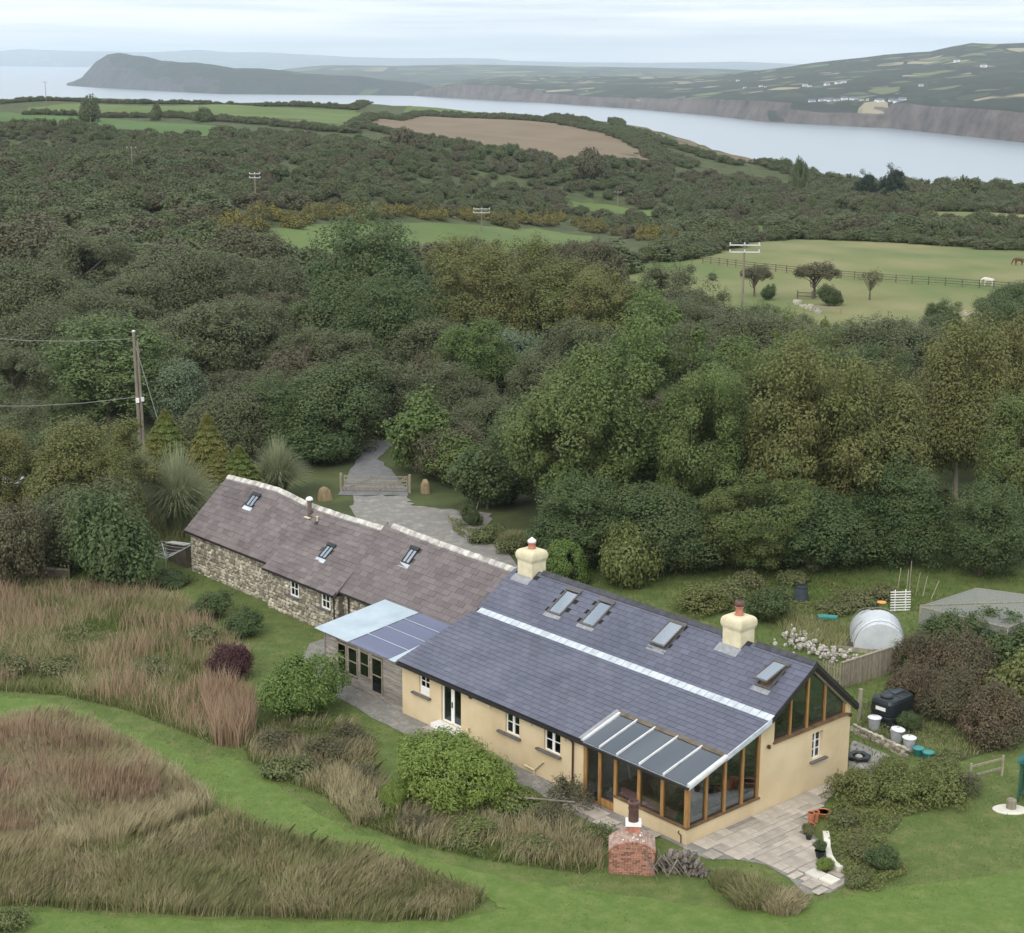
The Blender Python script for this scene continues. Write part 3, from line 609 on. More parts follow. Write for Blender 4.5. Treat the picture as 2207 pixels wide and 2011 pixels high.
# --- windows and doors
def sill(axis, at, s0, s1, z, d=.2, h=.09):
    if axis == 'x': mb = MB().bb(s0, s1, at - d, at + .12, z - h, z)
    else: mb = MB().bb(at - .12, at + d, s0, s1, z - h, z)
    return bevel(obj('sill', mb, MT['sill_slate'], hs), .015, 1)
window(hs, 'x', .10, *WIN[0], 2, 3, .05, .08); sill('x', .10, -20.0, -18.45, 1.615)
obj('sash_panel', MB().bb(WIN[0][0]+.09, WIN[0][1]-.09, .17, .22, 1.72, 2.02), MT['white_paint'], hs)
window(hs, 'x', .10, *WIN[2], 2, 2, .05, .07, mid=.16); sill('x', .10, -13.0, -11.3, 1.595)
window(hs, 'x', .10, *WIN[3], 2, 2, .05, .07, mid=.17); sill('x', .10, -10.1, -8.35, 1.575)
window(hs, 'y', 0, *GW, 2, 3, .05, .07, rec=.16, mid=.12); sill('y', 0, 8.72, 9.95, 1.615)
d_ = window(hs, 'x', .10, *WIN[1], 2, 1, .06, .10, rec=.12, name='french_door', mid=.26)
obj('handle', MB().bb(-16.86, -16.80, .17, .22, 1.55, 1.85), MT['gutter'], d_)
obj('curtain', MB().bb(-16.72, -16.1, .36, .39, .7, 2.7), MT['blind'], hs); obj('curtain', MB().bb(-17.5, -17.2, .36, .39, .7, 2.7), MT['blind'], hs)
obj('door_step', MB().bb(-17.8, -15.8, -.5, .44, .40, .61), MT['white_paint'], hs)
obj('door_step', MB().bb(-18.0, -15.6, -.9, .09, -.3, .39), MT['paving'], hs)
# --- oak posts, sills and panes of the glazed room
def pz(y): return LOz(y) - .2
for x in (-6.62, -5.66, -4.62, -3.08, -1.60):
    obj('post', MB().bb(x-.09, x+.09, .02, .18, .83 if x > -4.4 else .0, 2.98), MT['oak'], hs)
obj('post', MB().bb(-.19, .01, -.01, .19, .83, 2.98), MT['oak'], hs)
for y in (1.31, 2.57, 3.80, 4.9):
    y0, y1 = y - .07, y + .07
    obj('post', MB().hexa([(-.17, y0, .83), (-.01, y0, .83), (-.01, y1, .83), (-.17, y1, .83), (-.17, y0, pz(y0)), (-.01, y0, pz(y0)), (-.01, y1, pz(y1)), (-.17, y1, pz(y1))]), MT['oak'], hs)
obj('oak_sill', MB().bb(-4.66, .07, -.07, .26, .825, .90), MT['oak_dark'], hs)
obj('oak_sill', MB().bb(-.24, .07, .262, 5.02, .825, .90), MT['oak_dark'], hs)
fx = [-6.53, -5.75, -5.57, -4.71, -4.53, -3.17, -2.99, -1.69, -1.51, -.19]
for a, b in zip(fx[::2], fx[1::2]):
    z0 = .90 if a > -4.6 else .12
    obj('pane', MB().bb(a, b, .09, .102, z0, 2.97), MT['glass'], hs)
obj('door_rail', MB().bb(-6.53, -4.71, .05, .16, .02, .115), MT['oak'], hs)
obj('door_rail', MB().bb(-5.57, -4.71, .05, .16, .12, .42), MT['oak'], hs)
fy = [.19, 1.24, 1.38, 2.50, 2.64, 3.73, 3.87, 4.83]
for a, b in zip(fy[::2], fy[1::2]):
    obj('pane', MB().hexa([(-.10, a, .90), (-.088, a, .90), (-.088, b, .90), (-.10, b, .90), (-.10, a, pz(a)), (-.088, a, pz(a)), (-.088, b, pz(b)), (-.10, b, pz(b))]), MT['glass'], hs)
# --- gable window
gt = lambda y: (UPz(y) if y < 8.616 else BKz(y)) - .42
for y, w_ in ((5.97, .12), (7.22, .11), (8.48, .13), (9.82, .11), (11.37, .12)):
    y0, y1 = y - w_/2, y + w_/2
    obj('mullion', MB().hexa([(-.22, y0, 3.42), (-.06, y0, 3.42), (-.06, y1, 3.42), (-.22, y1, 3.42), (-.22, y0, gt(y0)), (-.06, y0, gt(y0)), (-.06, y1, gt(y1)), (-.22, y1, gt(y1))]), MT['oak'], hs)
gy = [6.03, 7.165, 7.275, 8.415, 8.545, 9.765, 9.875, 11.31]
for a, b in zip(gy[::2], gy[1::2]):
    ys = [a, b] if not a < 8.616 < b else [a, 8.616, b]
    poly = [(a, 3.42), (b, 3.42)] + [(y, gt(y)) for y in reversed(ys)]
    obj('pane', MB().prism(poly, lambda y, z: (-.15, y, z), lambda y, z: (-.138, y, z)), MT['glass'], hs)
obj('oak_sill', MB().bb(-.30, .09, 5.86, 11.55, 3.335, 3.43), MT['oak_dark'], hs)
for ya, yb in ((5.95, 8.616), (8.616, 11.45)):
    f = UPz if ya < 8 else BKz
    P = [(x, y, f(y) - d) for d in (.44, .17) for x, y in ((-.2, ya), (.0, ya), (.0, yb), (-.2, yb))]
    obj('gable_board', MB().hexa(P), MT['timber'], hs)
# --- roof: decks, slates, flashings, ridge
rf = obj('roof', MB().hexa([(-21.0, 5.4, 4.56), (.2, 5.4, 4.56), (.2, 8.616, 6.56), (-21.0, 8.616, 6.56), (-21.0, 5.4, 4.72), (.2, 5.4, 4.72), (.2, 8.616, 6.72), (-21.0, 8.616, 6.72)]), MT['slate_deck'], hs)
dk = lambda x0, x1, ya, yb: MB().hexa([(x0, ya, LOz(ya)-.18), (x1, ya, LOz(ya)-.18), (x1, yb, LOz(yb)-.18), (x0, yb, LOz(yb)-.18), (x0, ya, LOz(ya)-.02), (x1, ya, LOz(ya)-.02), (x1, yb, LOz(yb)-.02), (x0, yb, LOz(yb)-.02)])
obj('roof_deck', dk(-21.0, -6.72, -.145, 5.398), MT['slate_deck'], rf)
obj('roof_deck', dk(-6.718, .2, 2.36, 5.398), MT['slate_deck'], rf)
obj('back_slope', MB().hexa([(-21.0, 12.06, 3.62), (-21.0, 8.618, 6.56), (.2, 8.618, 6.56), (.2, 12.06, 3.62), (-21.0, 12.06, 3.80), (-21.0, 8.618, 6.74), (.2, 8.618, 6.74), (.2, 12.06, 3.80)]), MT['slate'], rf)
def slate_field(zf, y0, y1, x0, x1, wd, ex, skip=(), zoff=0., jit=.01):
    dy = y1 - y0; dz = zf(0, y1) - zf(0, y0); L = math.hypot(dy, dz); n = int(round(L / ex)); out = []
    for i in range(n):
        off = (i % 2) * .5 * wd; x = x0 - off; yy = y0 + dy * i / n; y2 = y0 + dy * min(1., (i + 1.12) / n)
        while x < x1 - .05:
            a = max(x, x0); b = min(x + wd, x1); x += wd
            if x1 - b < .2: b = x1; x = x1
            if b - a < .08: continue
            xm = (a + b) / 2; ym = (yy + y2) / 2
            if any(s[0] < xm < s[1] and s[2] < ym < s[3] for s in skip): continue
            p0 = Vector((xm, yy, zf(xm, yy))); p1 = Vector((xm, y2, zf(xm, y2))); ey = p1 - p0; l = ey.length; ey.normalize()
            xl = Vector((1, 0, zf(xm + .2, yy) / .4 - zf(xm - .2, yy) / .4)).normalized(); ez = xl.cross(ey).normalized()
            o = p0 + ez * (.026 + zoff + R.uniform(-jit, jit) * .4)
            ey2 = (p1 + ez * (.004 + zoff) - o).normalized(); ez2 = xl.cross(ey2).normalized()
            rz = R.uniform(-.006, .006); ex_ = (xl + ey2 * rz).normalized()
            out.append(frame(o, ex_, ey2, ez2, (b - a - .016, l, .02)))
    return out
SKY = [(-16.5, -15.45, 6.62, 8.17), (-13.95, -12.9, 6.62, 8.17), (-8.95, -7.85, 6.80, 8.28), (-1.88, -.96, 6.65, 8.05)]
ch1 = (-20.75, -19.05); ch2 = (-5.45, -3.88)
sm = slate_field(lambda x, y: UPz(y), 5.52, 8.58, -21.05, .22, .62, .34, SKY + [(ch1[0], ch1[1], 8.1, 9), (ch2[0], ch2[1], 8.1, 9)])
sm += slate_field(lambda x, y: LOz(y), -.19, 5.36, -21.05, -6.78, .62, .34)
sm += slate_field(lambda x, y: LOz(y), 2.34, 5.36, -6.78, .22, .62, .34)
pieces(rf, 'slate', UBOX, UBOXF, sm, MT['slate'], 300, 'slates', RM)
# lead band in lapped sheets
x = -20.75
while x < .25:
    L = min(.47, .28 - x); xm = x + L / 2
    obj('lead_sheet', MB().hexa([(x, 5.22, LOz(5.22)+.045), (x+L-.02, 5.22, LOz(5.22)+.045), (x+L-.02, 5.58, UPz(5.58)+.045), (x, 5.58, UPz(5.58)+.045), (x, 5.22, LOz(5.22)+.065), (x+L-.02, 5.22, LOz(5.22)+.075), (x+L-.02, 5.58, UPz(5.58)+.075), (x, 5.58, UPz(5.58)+.065)]), MT['lead'], rf)
    x += .47
x = -18.95
while x < .1:
    L = min(.5, .24 - x)
    if not (ch2[0] < x + .25 < ch2[1] + .3):
        P = [(x, 8.30), (x, 8.616), (x, 8.93)]
        obj('ridge_tile', MB().prism([(8.40, UPz(8.40)+.03), (8.616, 6.80), (8.83, BKz(8.83)+.03), (8.83, BKz(8.83)+.09), (8.616, 6.90), (8.40, UPz(8.40)+.09)], lambda y, z: (x, y, z), lambda y, z: (x+L-.012, y, z)), MT['ridge_dark'], rf)
    x += .5
# verge trims on the gable
for ya, yb, f, m_, w_ in ((2.3, 5.4, LOz, 'lead', .06), (5.4, 8.616, UPz, 'gutter', .05), (8.616, 12.1, BKz, 'gutter', .05)):
    P = [(x, y, f(y) + d) for d in (-.20, .05) for x, y in ((.225, ya), (.225+w_, ya), (.225+w_, yb), (.225, yb))]
    obj('verge', MB().hexa(P), MT[m_], rf)
    P = [(x, y, f(y) + d) for d in (-.30, -.19) for x, y in ((.003, ya), (.222, ya), (.222, yb), (.003, yb))]
    obj('soffit', MB().hexa(P), MT['lead_dull'] if m_ == 'lead' else MT['gutter'], rf)
# roof windows
def rooflight(parent, zf, x0, x1, ya, yb, m='frame_grey', glass='glass_velux', fw=.10, rise=.10, open_=0., bars=0):
    p0 = Vector((0, ya, zf(ya))); p1 = Vector((0, yb, zf(yb))); ey = (p1 - p0); L = ey.length; ey.normalize(); ez = Vector((1, 0, 0)).cross(ey)
    root = obj('roof_window', MB(), MT[m], parent, mtx=frame((0, ya, zf(ya)), (1, 0, 0), ey, ez))
    mb = MB(); h = rise
    mb.bb(x0, x0+fw, 0, L, .0, h); mb.bb(x1-fw, x1, 0, L, .0, h); mb.bb(x0+fw, x1-fw, 0, fw, .0, h); mb.bb(x0+fw, x1-fw, L-fw, L, .0, h)
    root.data = mb.mesh('roof_window'); root.data.materials.append(MT[m])
    if open_:
        obj('light_shaft', MB().bb(x0+fw+.005, x1-fw-.005, fw+.005, L-fw-.005, .002, .012), MT['oak_dark'], root)
        sb = MB(); sb.bb(x0+fw*.3, x0+fw, -L, 0, 0, .06); sb.bb(x1-fw, x1-fw*.3, -L, 0, 0, .06); sb.bb(x0+fw, x1-fw, -L, -L+fw, 0, .06); sb.bb(x0+fw, x1-fw, -fw, 0, 0, .06)
        mt_ = Matrix.Translation((0, L, h + .015)) @ Matrix.Rotation(-open_, 4, 'X')
        s_ = obj('sash', sb, MT[m], root, mtx=mt_); obj('pane', MB().bb(x0+fw, x1-fw, -L+fw, -fw, .02, .035), MT[glass], root, mtx=mt_)
    else:
        obj('pane', MB().bb(x0+fw, x1-fw, fw, L-fw, h*.55, h*.55+.015), MT[glass], root)
        obj('blind', MB().bb(x0+fw+.004, x1-fw-.004, fw+.004, L-fw-.004, .012, .024), MT['blind'], root)
        for k in range(bars):
            xm = x0 + fw + (x1 - x0 - 2*fw) * (k+1) / (bars+1); obj('glazing_bar', MB().bb(xm-.02, xm+.02, fw, L-fw, h*.55+.016, h), MT['plastic_black'], root)
    obj('apron', MB().bb(x0-.08, x1+.08, -.30, -.01, .03, .042), MT['lead_dull'] if m == 'frame_grey' else MT['lead'], root)
    obj('hood', MB().bb(x0-.05, x1+.05, L-.12, L+.10, h+.002, h+.06), MT[m], root)
    return root
for k_, (a, b, c, d) in enumerate(SKY):
    rooflight(rf, UPz, a, b, c, d, open_=(.0, 0, .06, .24)[k_])
# chimneys
def chimney(parent, xm, wx, pot, cowl):
    y0, y1 = 8.616 - .62, 8.616 + .62; h = [(.0, 5.9), (.0, 7.22), (.02, 7.30), (.06, 7.38), (.09, 7.48), (.095, 7.60), (.08, 7.72), (.03, 7.83), (-.06, 7.90), (-.20, 7.94)]
    mb = MB(); P = []; fs = []
    for ov, z in h:
        for sx, sy in ((-1, -1), (1, -1), (1, 1), (-1, 1)): P.append((xm + sx * (wx/2 + ov), 8.616 + sy * (.55 + ov), z))
    for i in range(len(h)-1):
        for k in range(4): fs.append((i*4+k, i*4+(k+1) % 4, (i+1)*4+(k+1) % 4, (i+1)*4+k))
    fs.append(tuple((len(h)-1)*4+k for k in range(4))); mb.add(P, fs)
    c = obj('chimney', mb, MT['chimney_cream'], parent); bevel(c, .05, 3)
    pm = MB()
    if cowl:
        pm.lathe([(.21, 7.90), (.23, 7.96), (.21, 8.02), (.20, 8.22), (.24, 8.24), (.24, 8.30)], (xm, 8.616, 0), 20); obj('pot', pm, MT['chimney_pot'], c, smooth=False)
        obj('cowl', MB().lathe([(.22, 8.301), (.25, 8.34), (.24, 8.42), (.15, 8.50), (.08, 8.53), (.07, 8.58), (.02, 8.60)], (xm, 8.616, 0), 20), MT['white_paint'], c, smooth=True)
    else:
        pm.lathe([(.24, 7.90), (.25, 7.98), (.19, 8.02), (.18, 8.30), (.23, 8.33), (.23, 8.40)], (xm, 8.616, 0), 20); obj('pot', pm, MT['chimney_pot'], c)
        obj('pot_rim', MB().lathe([(.22, 8.401), (.26, 8.46), (.25, 8.56), (.21, 8.66), (.16, 8.67), (.15, 8.60)], (xm, 8.616, 0), 20), MT['pot_brown'], c, smooth=True)
    ya = 7.60
    obj('flashing', MB().hexa([(xm-wx/2-.12, ya, UPz(ya)+.04), (xm+wx/2+.12, ya, UPz(ya)+.04), (xm+wx/2+.12, 8.06, UPz(8.06)+.04), (xm-wx/2-.12, 8.06, UPz(8.06)+.04), (xm-wx/2-.12, ya, UPz(ya)+.06), (xm+wx/2+.12, ya, UPz(ya)+.06), (xm+wx/2+.12, 8.06, UPz(8.06)+.06), (xm-wx/2-.12, 8.06, UPz(8.06)+.06)]), MT['lead_dull'], c)
    return c
chimney(rf, -19.95, 1.22, 1, True); chimney(rf, -4.68, 1.18, 1, False)
# --- glazed lean-to roof of the corner room
for k_, (xt, xb) in enumerate(((-6.62, -6.66), (-5.43, -5.50), (-4.24, -4.36), (-2.78, -2.9), (-1.26, -1.38), (.22, .17))):
    ya, yb = -.17, 2.30; z = lambda y: LOz(y) + .005
    w_ = .05 if 0 < k_ < 5 else .11
    obj('glazing_bar', MB().hexa([(xb-w_, ya, z(ya)-.05), (xb+w_, ya, z(ya)-.05), (xt+w_, yb, z(yb)-.05), (xt-w_, yb, z(yb)-.05), (xb-w_*.7, ya, z(ya)+.05), (xb+w_*.7, ya, z(ya)+.05), (xt+w_*.7, yb, z(yb)+.05), (xt-w_*.7, yb, z(yb)+.05)]), MT['alu'], rf)
bx_ = [-6.6, -5.47, -4.30, -2.84, -1.32, .17]
for a, b in zip(bx_[:-1], bx_[1:]):
    ya, yb = -.20, 2.25
    obj('pane', MB().hexa([(a+.04, ya, LOz(ya)-.03), (b-.04, ya, LOz(ya)-.03), (b-.04, yb, LOz(yb)-.03), (a+.04, yb, LOz(yb)-.03), (a+.04, ya, LOz(ya)-.015), (b-.04, ya, LOz(ya)-.015), (b-.04, yb, LOz(yb)-.015), (a+.04, yb, LOz(yb)-.015)]), MT['glass_roof'], rf)
obj('lead_upstand', MB().hexa([(-6.72, 2.18, LOz(2.18)+.0), (.2, 2.18, LOz(2.18)+.0), (.2, 2.37, LOz(2.37)+.06), (-6.72, 2.37, LOz(2.37)+.06), (-6.72, 2.18, LOz(2.18)+.02), (.2, 2.18, LOz(2.18)+.02), (.2, 2.37, LOz(2.37)+.08), (-6.72, 2.37, LOz(2.37)+.08)]), MT['timber_dark'], rf)
obj('lead_upstand', MB().hexa([(-6.9, -.2, LOz(-.2)+.04), (-6.69, -.2, LOz(-.2)+.04), (-6.69, 2.36, LOz(2.36)+.04), (-6.9, 2.36, LOz(2.36)+.04), (-6.9, -.2, LOz(-.2)+.075), (-6.69, -.2, LOz(-.2)+.075), (-6.69, 2.36, LOz(2.36)+.075), (-6.9, 2.36, LOz(2.36)+.075)]), MT['lead_dull'], rf)
P = [(x, y, LOz(y) + d) for d in (-.22, -.06) for x, y in ((.075, -.2), (.24, -.2), (.24, 2.4), (.075, 2.4))]
obj('verge', MB().hexa(P), MT['alu'], rf)
obj('gutter', MB().bb(-6.6, .25, -.30, -.19, 2.90, 3.01), MT['gutter'], rf)
obj('gutter', MB().bb(-21.0, -6.62, -.29, -.19, 2.88, 3.0), MT['gutter'], rf)
obj('eaves_board', MB().bb(-6.6, .2, -.18, .0, 2.985, 3.045), MT['lead'], rf)
obj('eaves_beam', MB().bb(-6.72, -.02, .02, .2, 2.985, 3.02), MT['oak_dark'], hs)
obj('downpipe', MB().tube([(-7.5, -.24, 2.9), (-7.5, -.05, 2.72), (-7.5, .02, 2.6), (-7.5, .02, -.2)], .05, 8), MT['gutter_brown'], hs)
obj('waste_pipe', MB().tube([(-9.6, .03, .95), (-10.25, .03, .30), (-10.25, .03, -.2)], .05, 8).tube([(-10.95, .03, .32), (-10.26, .03, .28)], .05, 8), MT['chimney_cream'], hs)
for x in (-13.7, -10.6, -8.15): obj('wall_vent', MB().bb(x-.1, x+.1, .02, .10, 2.55, 2.77), MT['chimney_cream'], hs)
obj('wall_lamp', MB().bb(-15.26, -15.08, -.02, .10, 2.62, 2.88), MT['gutter_brown'], hs)
obj('overflow_pipe', MB().tube([(-15.3, .1, .92), (-15.3, -.05, .95), (-15.3, -.07, .80)], .06, 8), MT['chimney_cream'], hs)
for y in (5.47, 11.66): obj('wall_lamp', MB().lathe([(.02, -.1), (.08, -.08), (.09, .06), (.03, .1)], (.10, y, 3.30 if y > 6 else 3.34), 10), MT['gutter_brown'], hs)
obj('overflow_pipe', MB().tube([(-.45, -.02, .62), (-.45, -.08, .55), (-.3, -.05, .45), (-.3, -.03, .0)], .03, 6), MT['gutter_brown'], hs)

# things kept in the glazed rooms
sf = thing('sofa', 'pink upholstered sofa standing inside the glazed corner room', 'sofa', h2w(-3.0, 1.0, .06), YAW)
obj('seat', MB().bb(-1.55, 1.45, -.45, .45, .12, .5), MT['pink'], sf); obj('backrest', MB().bb(-1.55, 1.45, -.66, -.46, .12, 1.12), MT['pink'], sf)
for x in (-1.45, 1.35):
    for y in (-.55, .35): obj('leg', MB().bb(x-.04, x+.04, y-.04, y+.04, 0, .12), MT['oak_dark'], sf)
vs_ = thing('floor_vase', 'tall pale green vase on the upper floor behind the gable window', 'vase', h2w(-.75, 6.35, 3.25), YAW)
obj('vase', MB().lathe([(.12, 0), (.22, .2), (.32, .6), (.30, .95), (.16, 1.15), (.18, 1.22)], n=18), mat('vase_glaze', (.42, .46, .30), (.50, .54, .36), 2, .4), vs_, smooth=True)

# ================================================================== STONE COTTAGE RANGE
st = house_root('stone_cottage', 'long low rubble-stone cottage range with worn brown-grey slate roof', 'cottage')
RID = [(-51.5, 6.16), (-48, 6.36), (-45, 6.45), (-43, 6.26), (-41.65, 6.13), (-38, 6.12), (-33.3, 6.24)]
rz_ = lambda x: float(np.interp(x, [a for a, _ in RID], [b for _, b in RID])) if x < -33.2 else float(np.interp(x, [-33.2, -28, -21], [6.64, 6.48, 6.42]))
BL = [dict(x0=-51.55, x1=-41.0, ye=4.95, ze=2.93, yw=5.22), dict(x0=-41.0, x1=-33.25, ye=4.42, ze=2.78, yw=4.72), dict(x0=-33.25, x1=-21.06, ye=4.85, ze=2.98, yw=5.15)]
ro = obj('roof', MB(), MT['deck_old'], st); rb = MB(); allm = []
for i_, B in enumerate(BL):
    zf = lambda x, y, B=B: B['ze'] + (rz_(min(max(x, B['x0'] + .06), B['x1'] - .06)) - B['ze']) * (y - B['ye']) / (8.6 - B['ye'])
    xs = np.linspace(B['x0'], B['x1'] - .003, 9)
    for a, b in zip(xs[:-1], xs[1:]):
        for sgn in (0, 1):
            ya, yb = (B['ye'], 8.6) if sgn == 0 else (12.3, 8.6)
            za = B['ze']; P = [(a, ya, za-.2), (b, ya, za-.2), (b, yb, rz_(b - .001)-.2), (a, yb, rz_(a + .001)-.2), (a, ya, za), (b, ya, za), (b, yb, rz_(b-.001)), (a, yb, rz_(a+.001))]
            rb.hexa(P if sgn == 0 else [P[i] for i in (3, 2, 1, 0, 7, 6, 5, 4)])
    sk_ = {0: [(-47.35, -46.5, 7.2, 8.0)], 1: [(-37.05, -36.25, 5.95, 6.85)], 2: [(-29.95, -29.2, 7.1, 7.95)]}[i_]
    if i_ == 1: sk_ += [(-41, -40.6, 7.7, 8.2)]
    allm += slate_field(zf, B['ye'] - .05, 8.52, B['x0'], B['x1'], .66, .37, sk_, jit=.03)
for k_ in range(8):
    ya, yb = 4.6 + k_ * .5, 5.1 + k_ * .5; zz = lambda y, b: BL[b]['ze'] + ((6.24 if b == 1 else 6.64) - BL[b]['ze']) * (y - BL[b]['ye']) / (8.6 - BL[b]['ye'])
    obj('verge_slate', MB().hexa([(-33.30, ya, zz(ya, 1) - .1), (-33.15, ya, zz(ya, 1) - .1), (-33.15, yb, zz(yb, 1) - .1), (-33.30, yb, zz(yb, 1) - .1), (-33.30, ya, max(zz(ya, 1), zz(ya, 2)) + .055), (-33.15, ya, max(zz(ya, 1), zz(ya, 2)) + .055), (-33.15, yb, max(zz(yb, 1), zz(yb, 2)) + .055), (-33.30, yb, max(zz(yb, 1), zz(yb, 2)) + .055)]), MT['old_slate'], ro)
ro.data = rb.mesh('roof'); ro.data.materials.append(MT['deck_old'])
pieces(ro, 'slate', UBOX, UBOXF, allm, MT['old_slate'], 300, 'slates', RM)
zw = lambda B: (lambda y: B['ze'] + (rz_((B['a'] + B['b'])/2) - B['ze']) * (y - B['ye']) / (8.6 - B['ye']))
for B, a, b, c, d in ((BL[0], -47.35, -46.5, 7.25, 7.98), (BL[1], -37.05, -36.27, 5.99, 6.82), (BL[2], -29.96, -29.2, 7.12, 7.92)):
    B['a'], B['b'] = a, b; rooflight(ro, zw(B), a, b, c, d, 'plastic_black', 'glass_velux', .07, .10, bars=1)
x = -51.5
while x < -20.9:
    L = .46; zr = rz_(x + L/2); z0, z1 = rz_(x + .001), rz_(min(x + L, -21)); dz = R.uniform(-.012, .012)
    if not (-33.6 < x < -33.0):
        sl_ = .84
        obj('ridge_tile', MB().prism([(8.36, -.17), (8.6, .03), (8.84, -.17), (8.84, -.09), (8.6, .12), (8.36, -.09)], lambda y, z: (x, y, z0 + z + dz), lambda y, z: (x+L-.02, y, z1 + z + dz)), MT['ridge_old'], ro)
    x += L
# walls with every stone built
W1 = (-41.85, -41.02, 1.85, 2.70); W2 = (-38.42, -37.45, 1.46, 2.60); W3 = (-35.0, -34.05, 1.50, 2.60)
for B, holes, top in ((BL[0], [W1], 2.78), (BL[1], [W2, W3], 2.62), (BL[2], [], 2.82)):
    mb = MB(); wall_holes(mb, 'x', B['yw'], .5, B['x0'] + .3 if B is BL[0] else B['x0'], B['x1'] - .002, -.4, top, holes)
    B['wall'] = obj('wall', mb, MT['stone_mortar'], st)
obj('wall', MB().bb(-51.25, -21.1, 11.6, 12.1, -.4, 2.8), MT['stone_mortar'], st)
gb = MB().prism([(5.73, -.4), (11.59, -.4), (11.59, 2.8), (8.6, 5.9), (5.73, 2.8)], lambda y, z: (-51.25, y, z), lambda y, z: (-50.8, y, z)); obj('wall', gb, MT['stone_mortar'], st)
obj('wall', MB().bb(-40.995, -40.5, 4.725, 5.22, -.4, 2.6), MT['stone_mortar'], st)
# one rounded lump, scaled into every stone
lump = []; nl = 8
for r_, z_ in ((1., 0), (.96, .55), (.68, 1.)):
    for k in range(nl): a = 2 * math.pi * (k + .5) / nl; q = 1.12 if k % 2 == 0 else 1.0; lump.append((.5 * r_ * q * math.cos(a), .5 * r_ * q * math.sin(a), z_))
lf = [(i*nl+k, i*nl+(k+1) % nl, (i+1)*nl+(k+1) % nl, (i+1)*nl+k) for i in range(2) for k in range(nl)] + [tuple(2*nl+k for k in range(nl))]
def rubble(x0, x1, z0, z1, yw, holes, r):
    out = []; z = z0
    while z < z1:
        h = r.uniform(.15, .30); h = min(h, z1 - z + .05); x = x0 + r.uniform(-.1, .1)
        while x < x1:
            wd = r.uniform(.16, .48) * (1.2 if r.random() < .1 else 1)
            xm, zm = x + wd/2, z + h/2 + r.uniform(-.04, .04); x += wd
            if xm > x1 or any(hh[0]-.08 < xm < hh[1]+.08 and hh[2]-.06 < zm < hh[3]+.04 for hh in holes): continue
            a = r.uniform(-.22, .22); ex = Vector((math.cos(a), 0, math.sin(a))); ey = Vector((-math.sin(a), 0, math.cos(a)))
            out.append(frame((xm, yw + .01, zm), ex, ey, (0, -1, 0), (wd * .98, h * r.uniform(.85, 1.05), r.uniform(.04, .09))))
        z += h * .97
    return out
rr_ = random.Random(11)
for B, holes, top, x0, lim in ((BL[0], [W1], 2.78, -51.2, 120), (BL[1], [W2, W3], 2.62, -40.95, 140), (BL[2], [], 2.8, -33.2, 40)):
    pieces(B['wall'], 'stone', lump, lf, rubble(x0, min(B['x1'], -27), -.25, top, B['yw'], holes, rr_), MT['stone'], lim, 'stones', RM)
qm = [frame((-50.9 if k % 2 else -51.0, 5.2, -.1 + .26 * k + .12), (1, 0, 0), (0, 0, 1), (0, -1, 0), (.5 if k % 2 else .34, .25, .10)) for k in range(11)]
pieces(BL[0]['wall'], 'quoin', lump, lf, qm, MT['quoin'], 300)
window(st, 'x', BL[0]['yw'], *W1, 1, 2, .06, .13, .02); window(st, 'x', BL[1]['yw'], *W2, 2, 2, .06, .13, .02); window(st, 'x', BL[1]['yw'], *W3, 2, 2, .06, .13, .02)
for a, b, z, yw in ((-38.9, -37.4, 1.475, BL[1]['yw']), (-35.5, -34.0, 1.515, BL[1]['yw']), (-41.9, -41.02, 1.89, BL[0]['yw'])): obj('sill', MB().bb(a, b, yw-.16, yw+.15, z-.10, z), MT['sill_slate'], st)
for B, a, b in ((BL[0], -51.5, -41.05), (BL[1], -41.0, -33.3), (BL[2], -33.2, -21.1)): obj('gutter', MB().bb(a, b, B['ye']-.10, B['ye']+.0, B['ze']-.16, B['ze']-.05), MT['gutter'], ro)
for x, y, z0 in ((-33.55, 4.62, 2.65), (-32.6, 5.05, 2.85)): obj('downpipe', MB().tube([(x, y-.15, z0), (x, y, z0-.25), (x, y, -.2)], .05, 8), MT['gutter'], st)
fl = obj('flue', MB().lathe([(.14, 5.5), (.14, 6.55), (.17, 6.57), (.17, 6.63)], (-40.8, 8.0, 0), 14), MT['timber_dark'], ro)
obj('cowl', MB().lathe([(.16, 6.64), (.24, 6.68), (.24, 6.76), (.17, 6.86), (.05, 6.91)], (-40.8, 8.0, 0), 14), MT['white_paint'], fl, smooth=True)
obj('flashing', MB().bb(-41.05, -40.5, 7.7, 8.1, 5.50, 5.56), MT['chimney_cream'], fl)
vp = obj('vent_pipe', MB().lathe([(.05, 5.35), (.05, 5.80), (.09, 5.81), (.09, 5.87)], (-39.6, 7.75, 0), 10), MT['chimney_cream'], ro)
obj('flashing', MB().lathe([(.2, 5.40), (.12, 5.5), (.06, 5.55)], (-39.6, 7.72, 0), 12), MT['gutter'], vp)

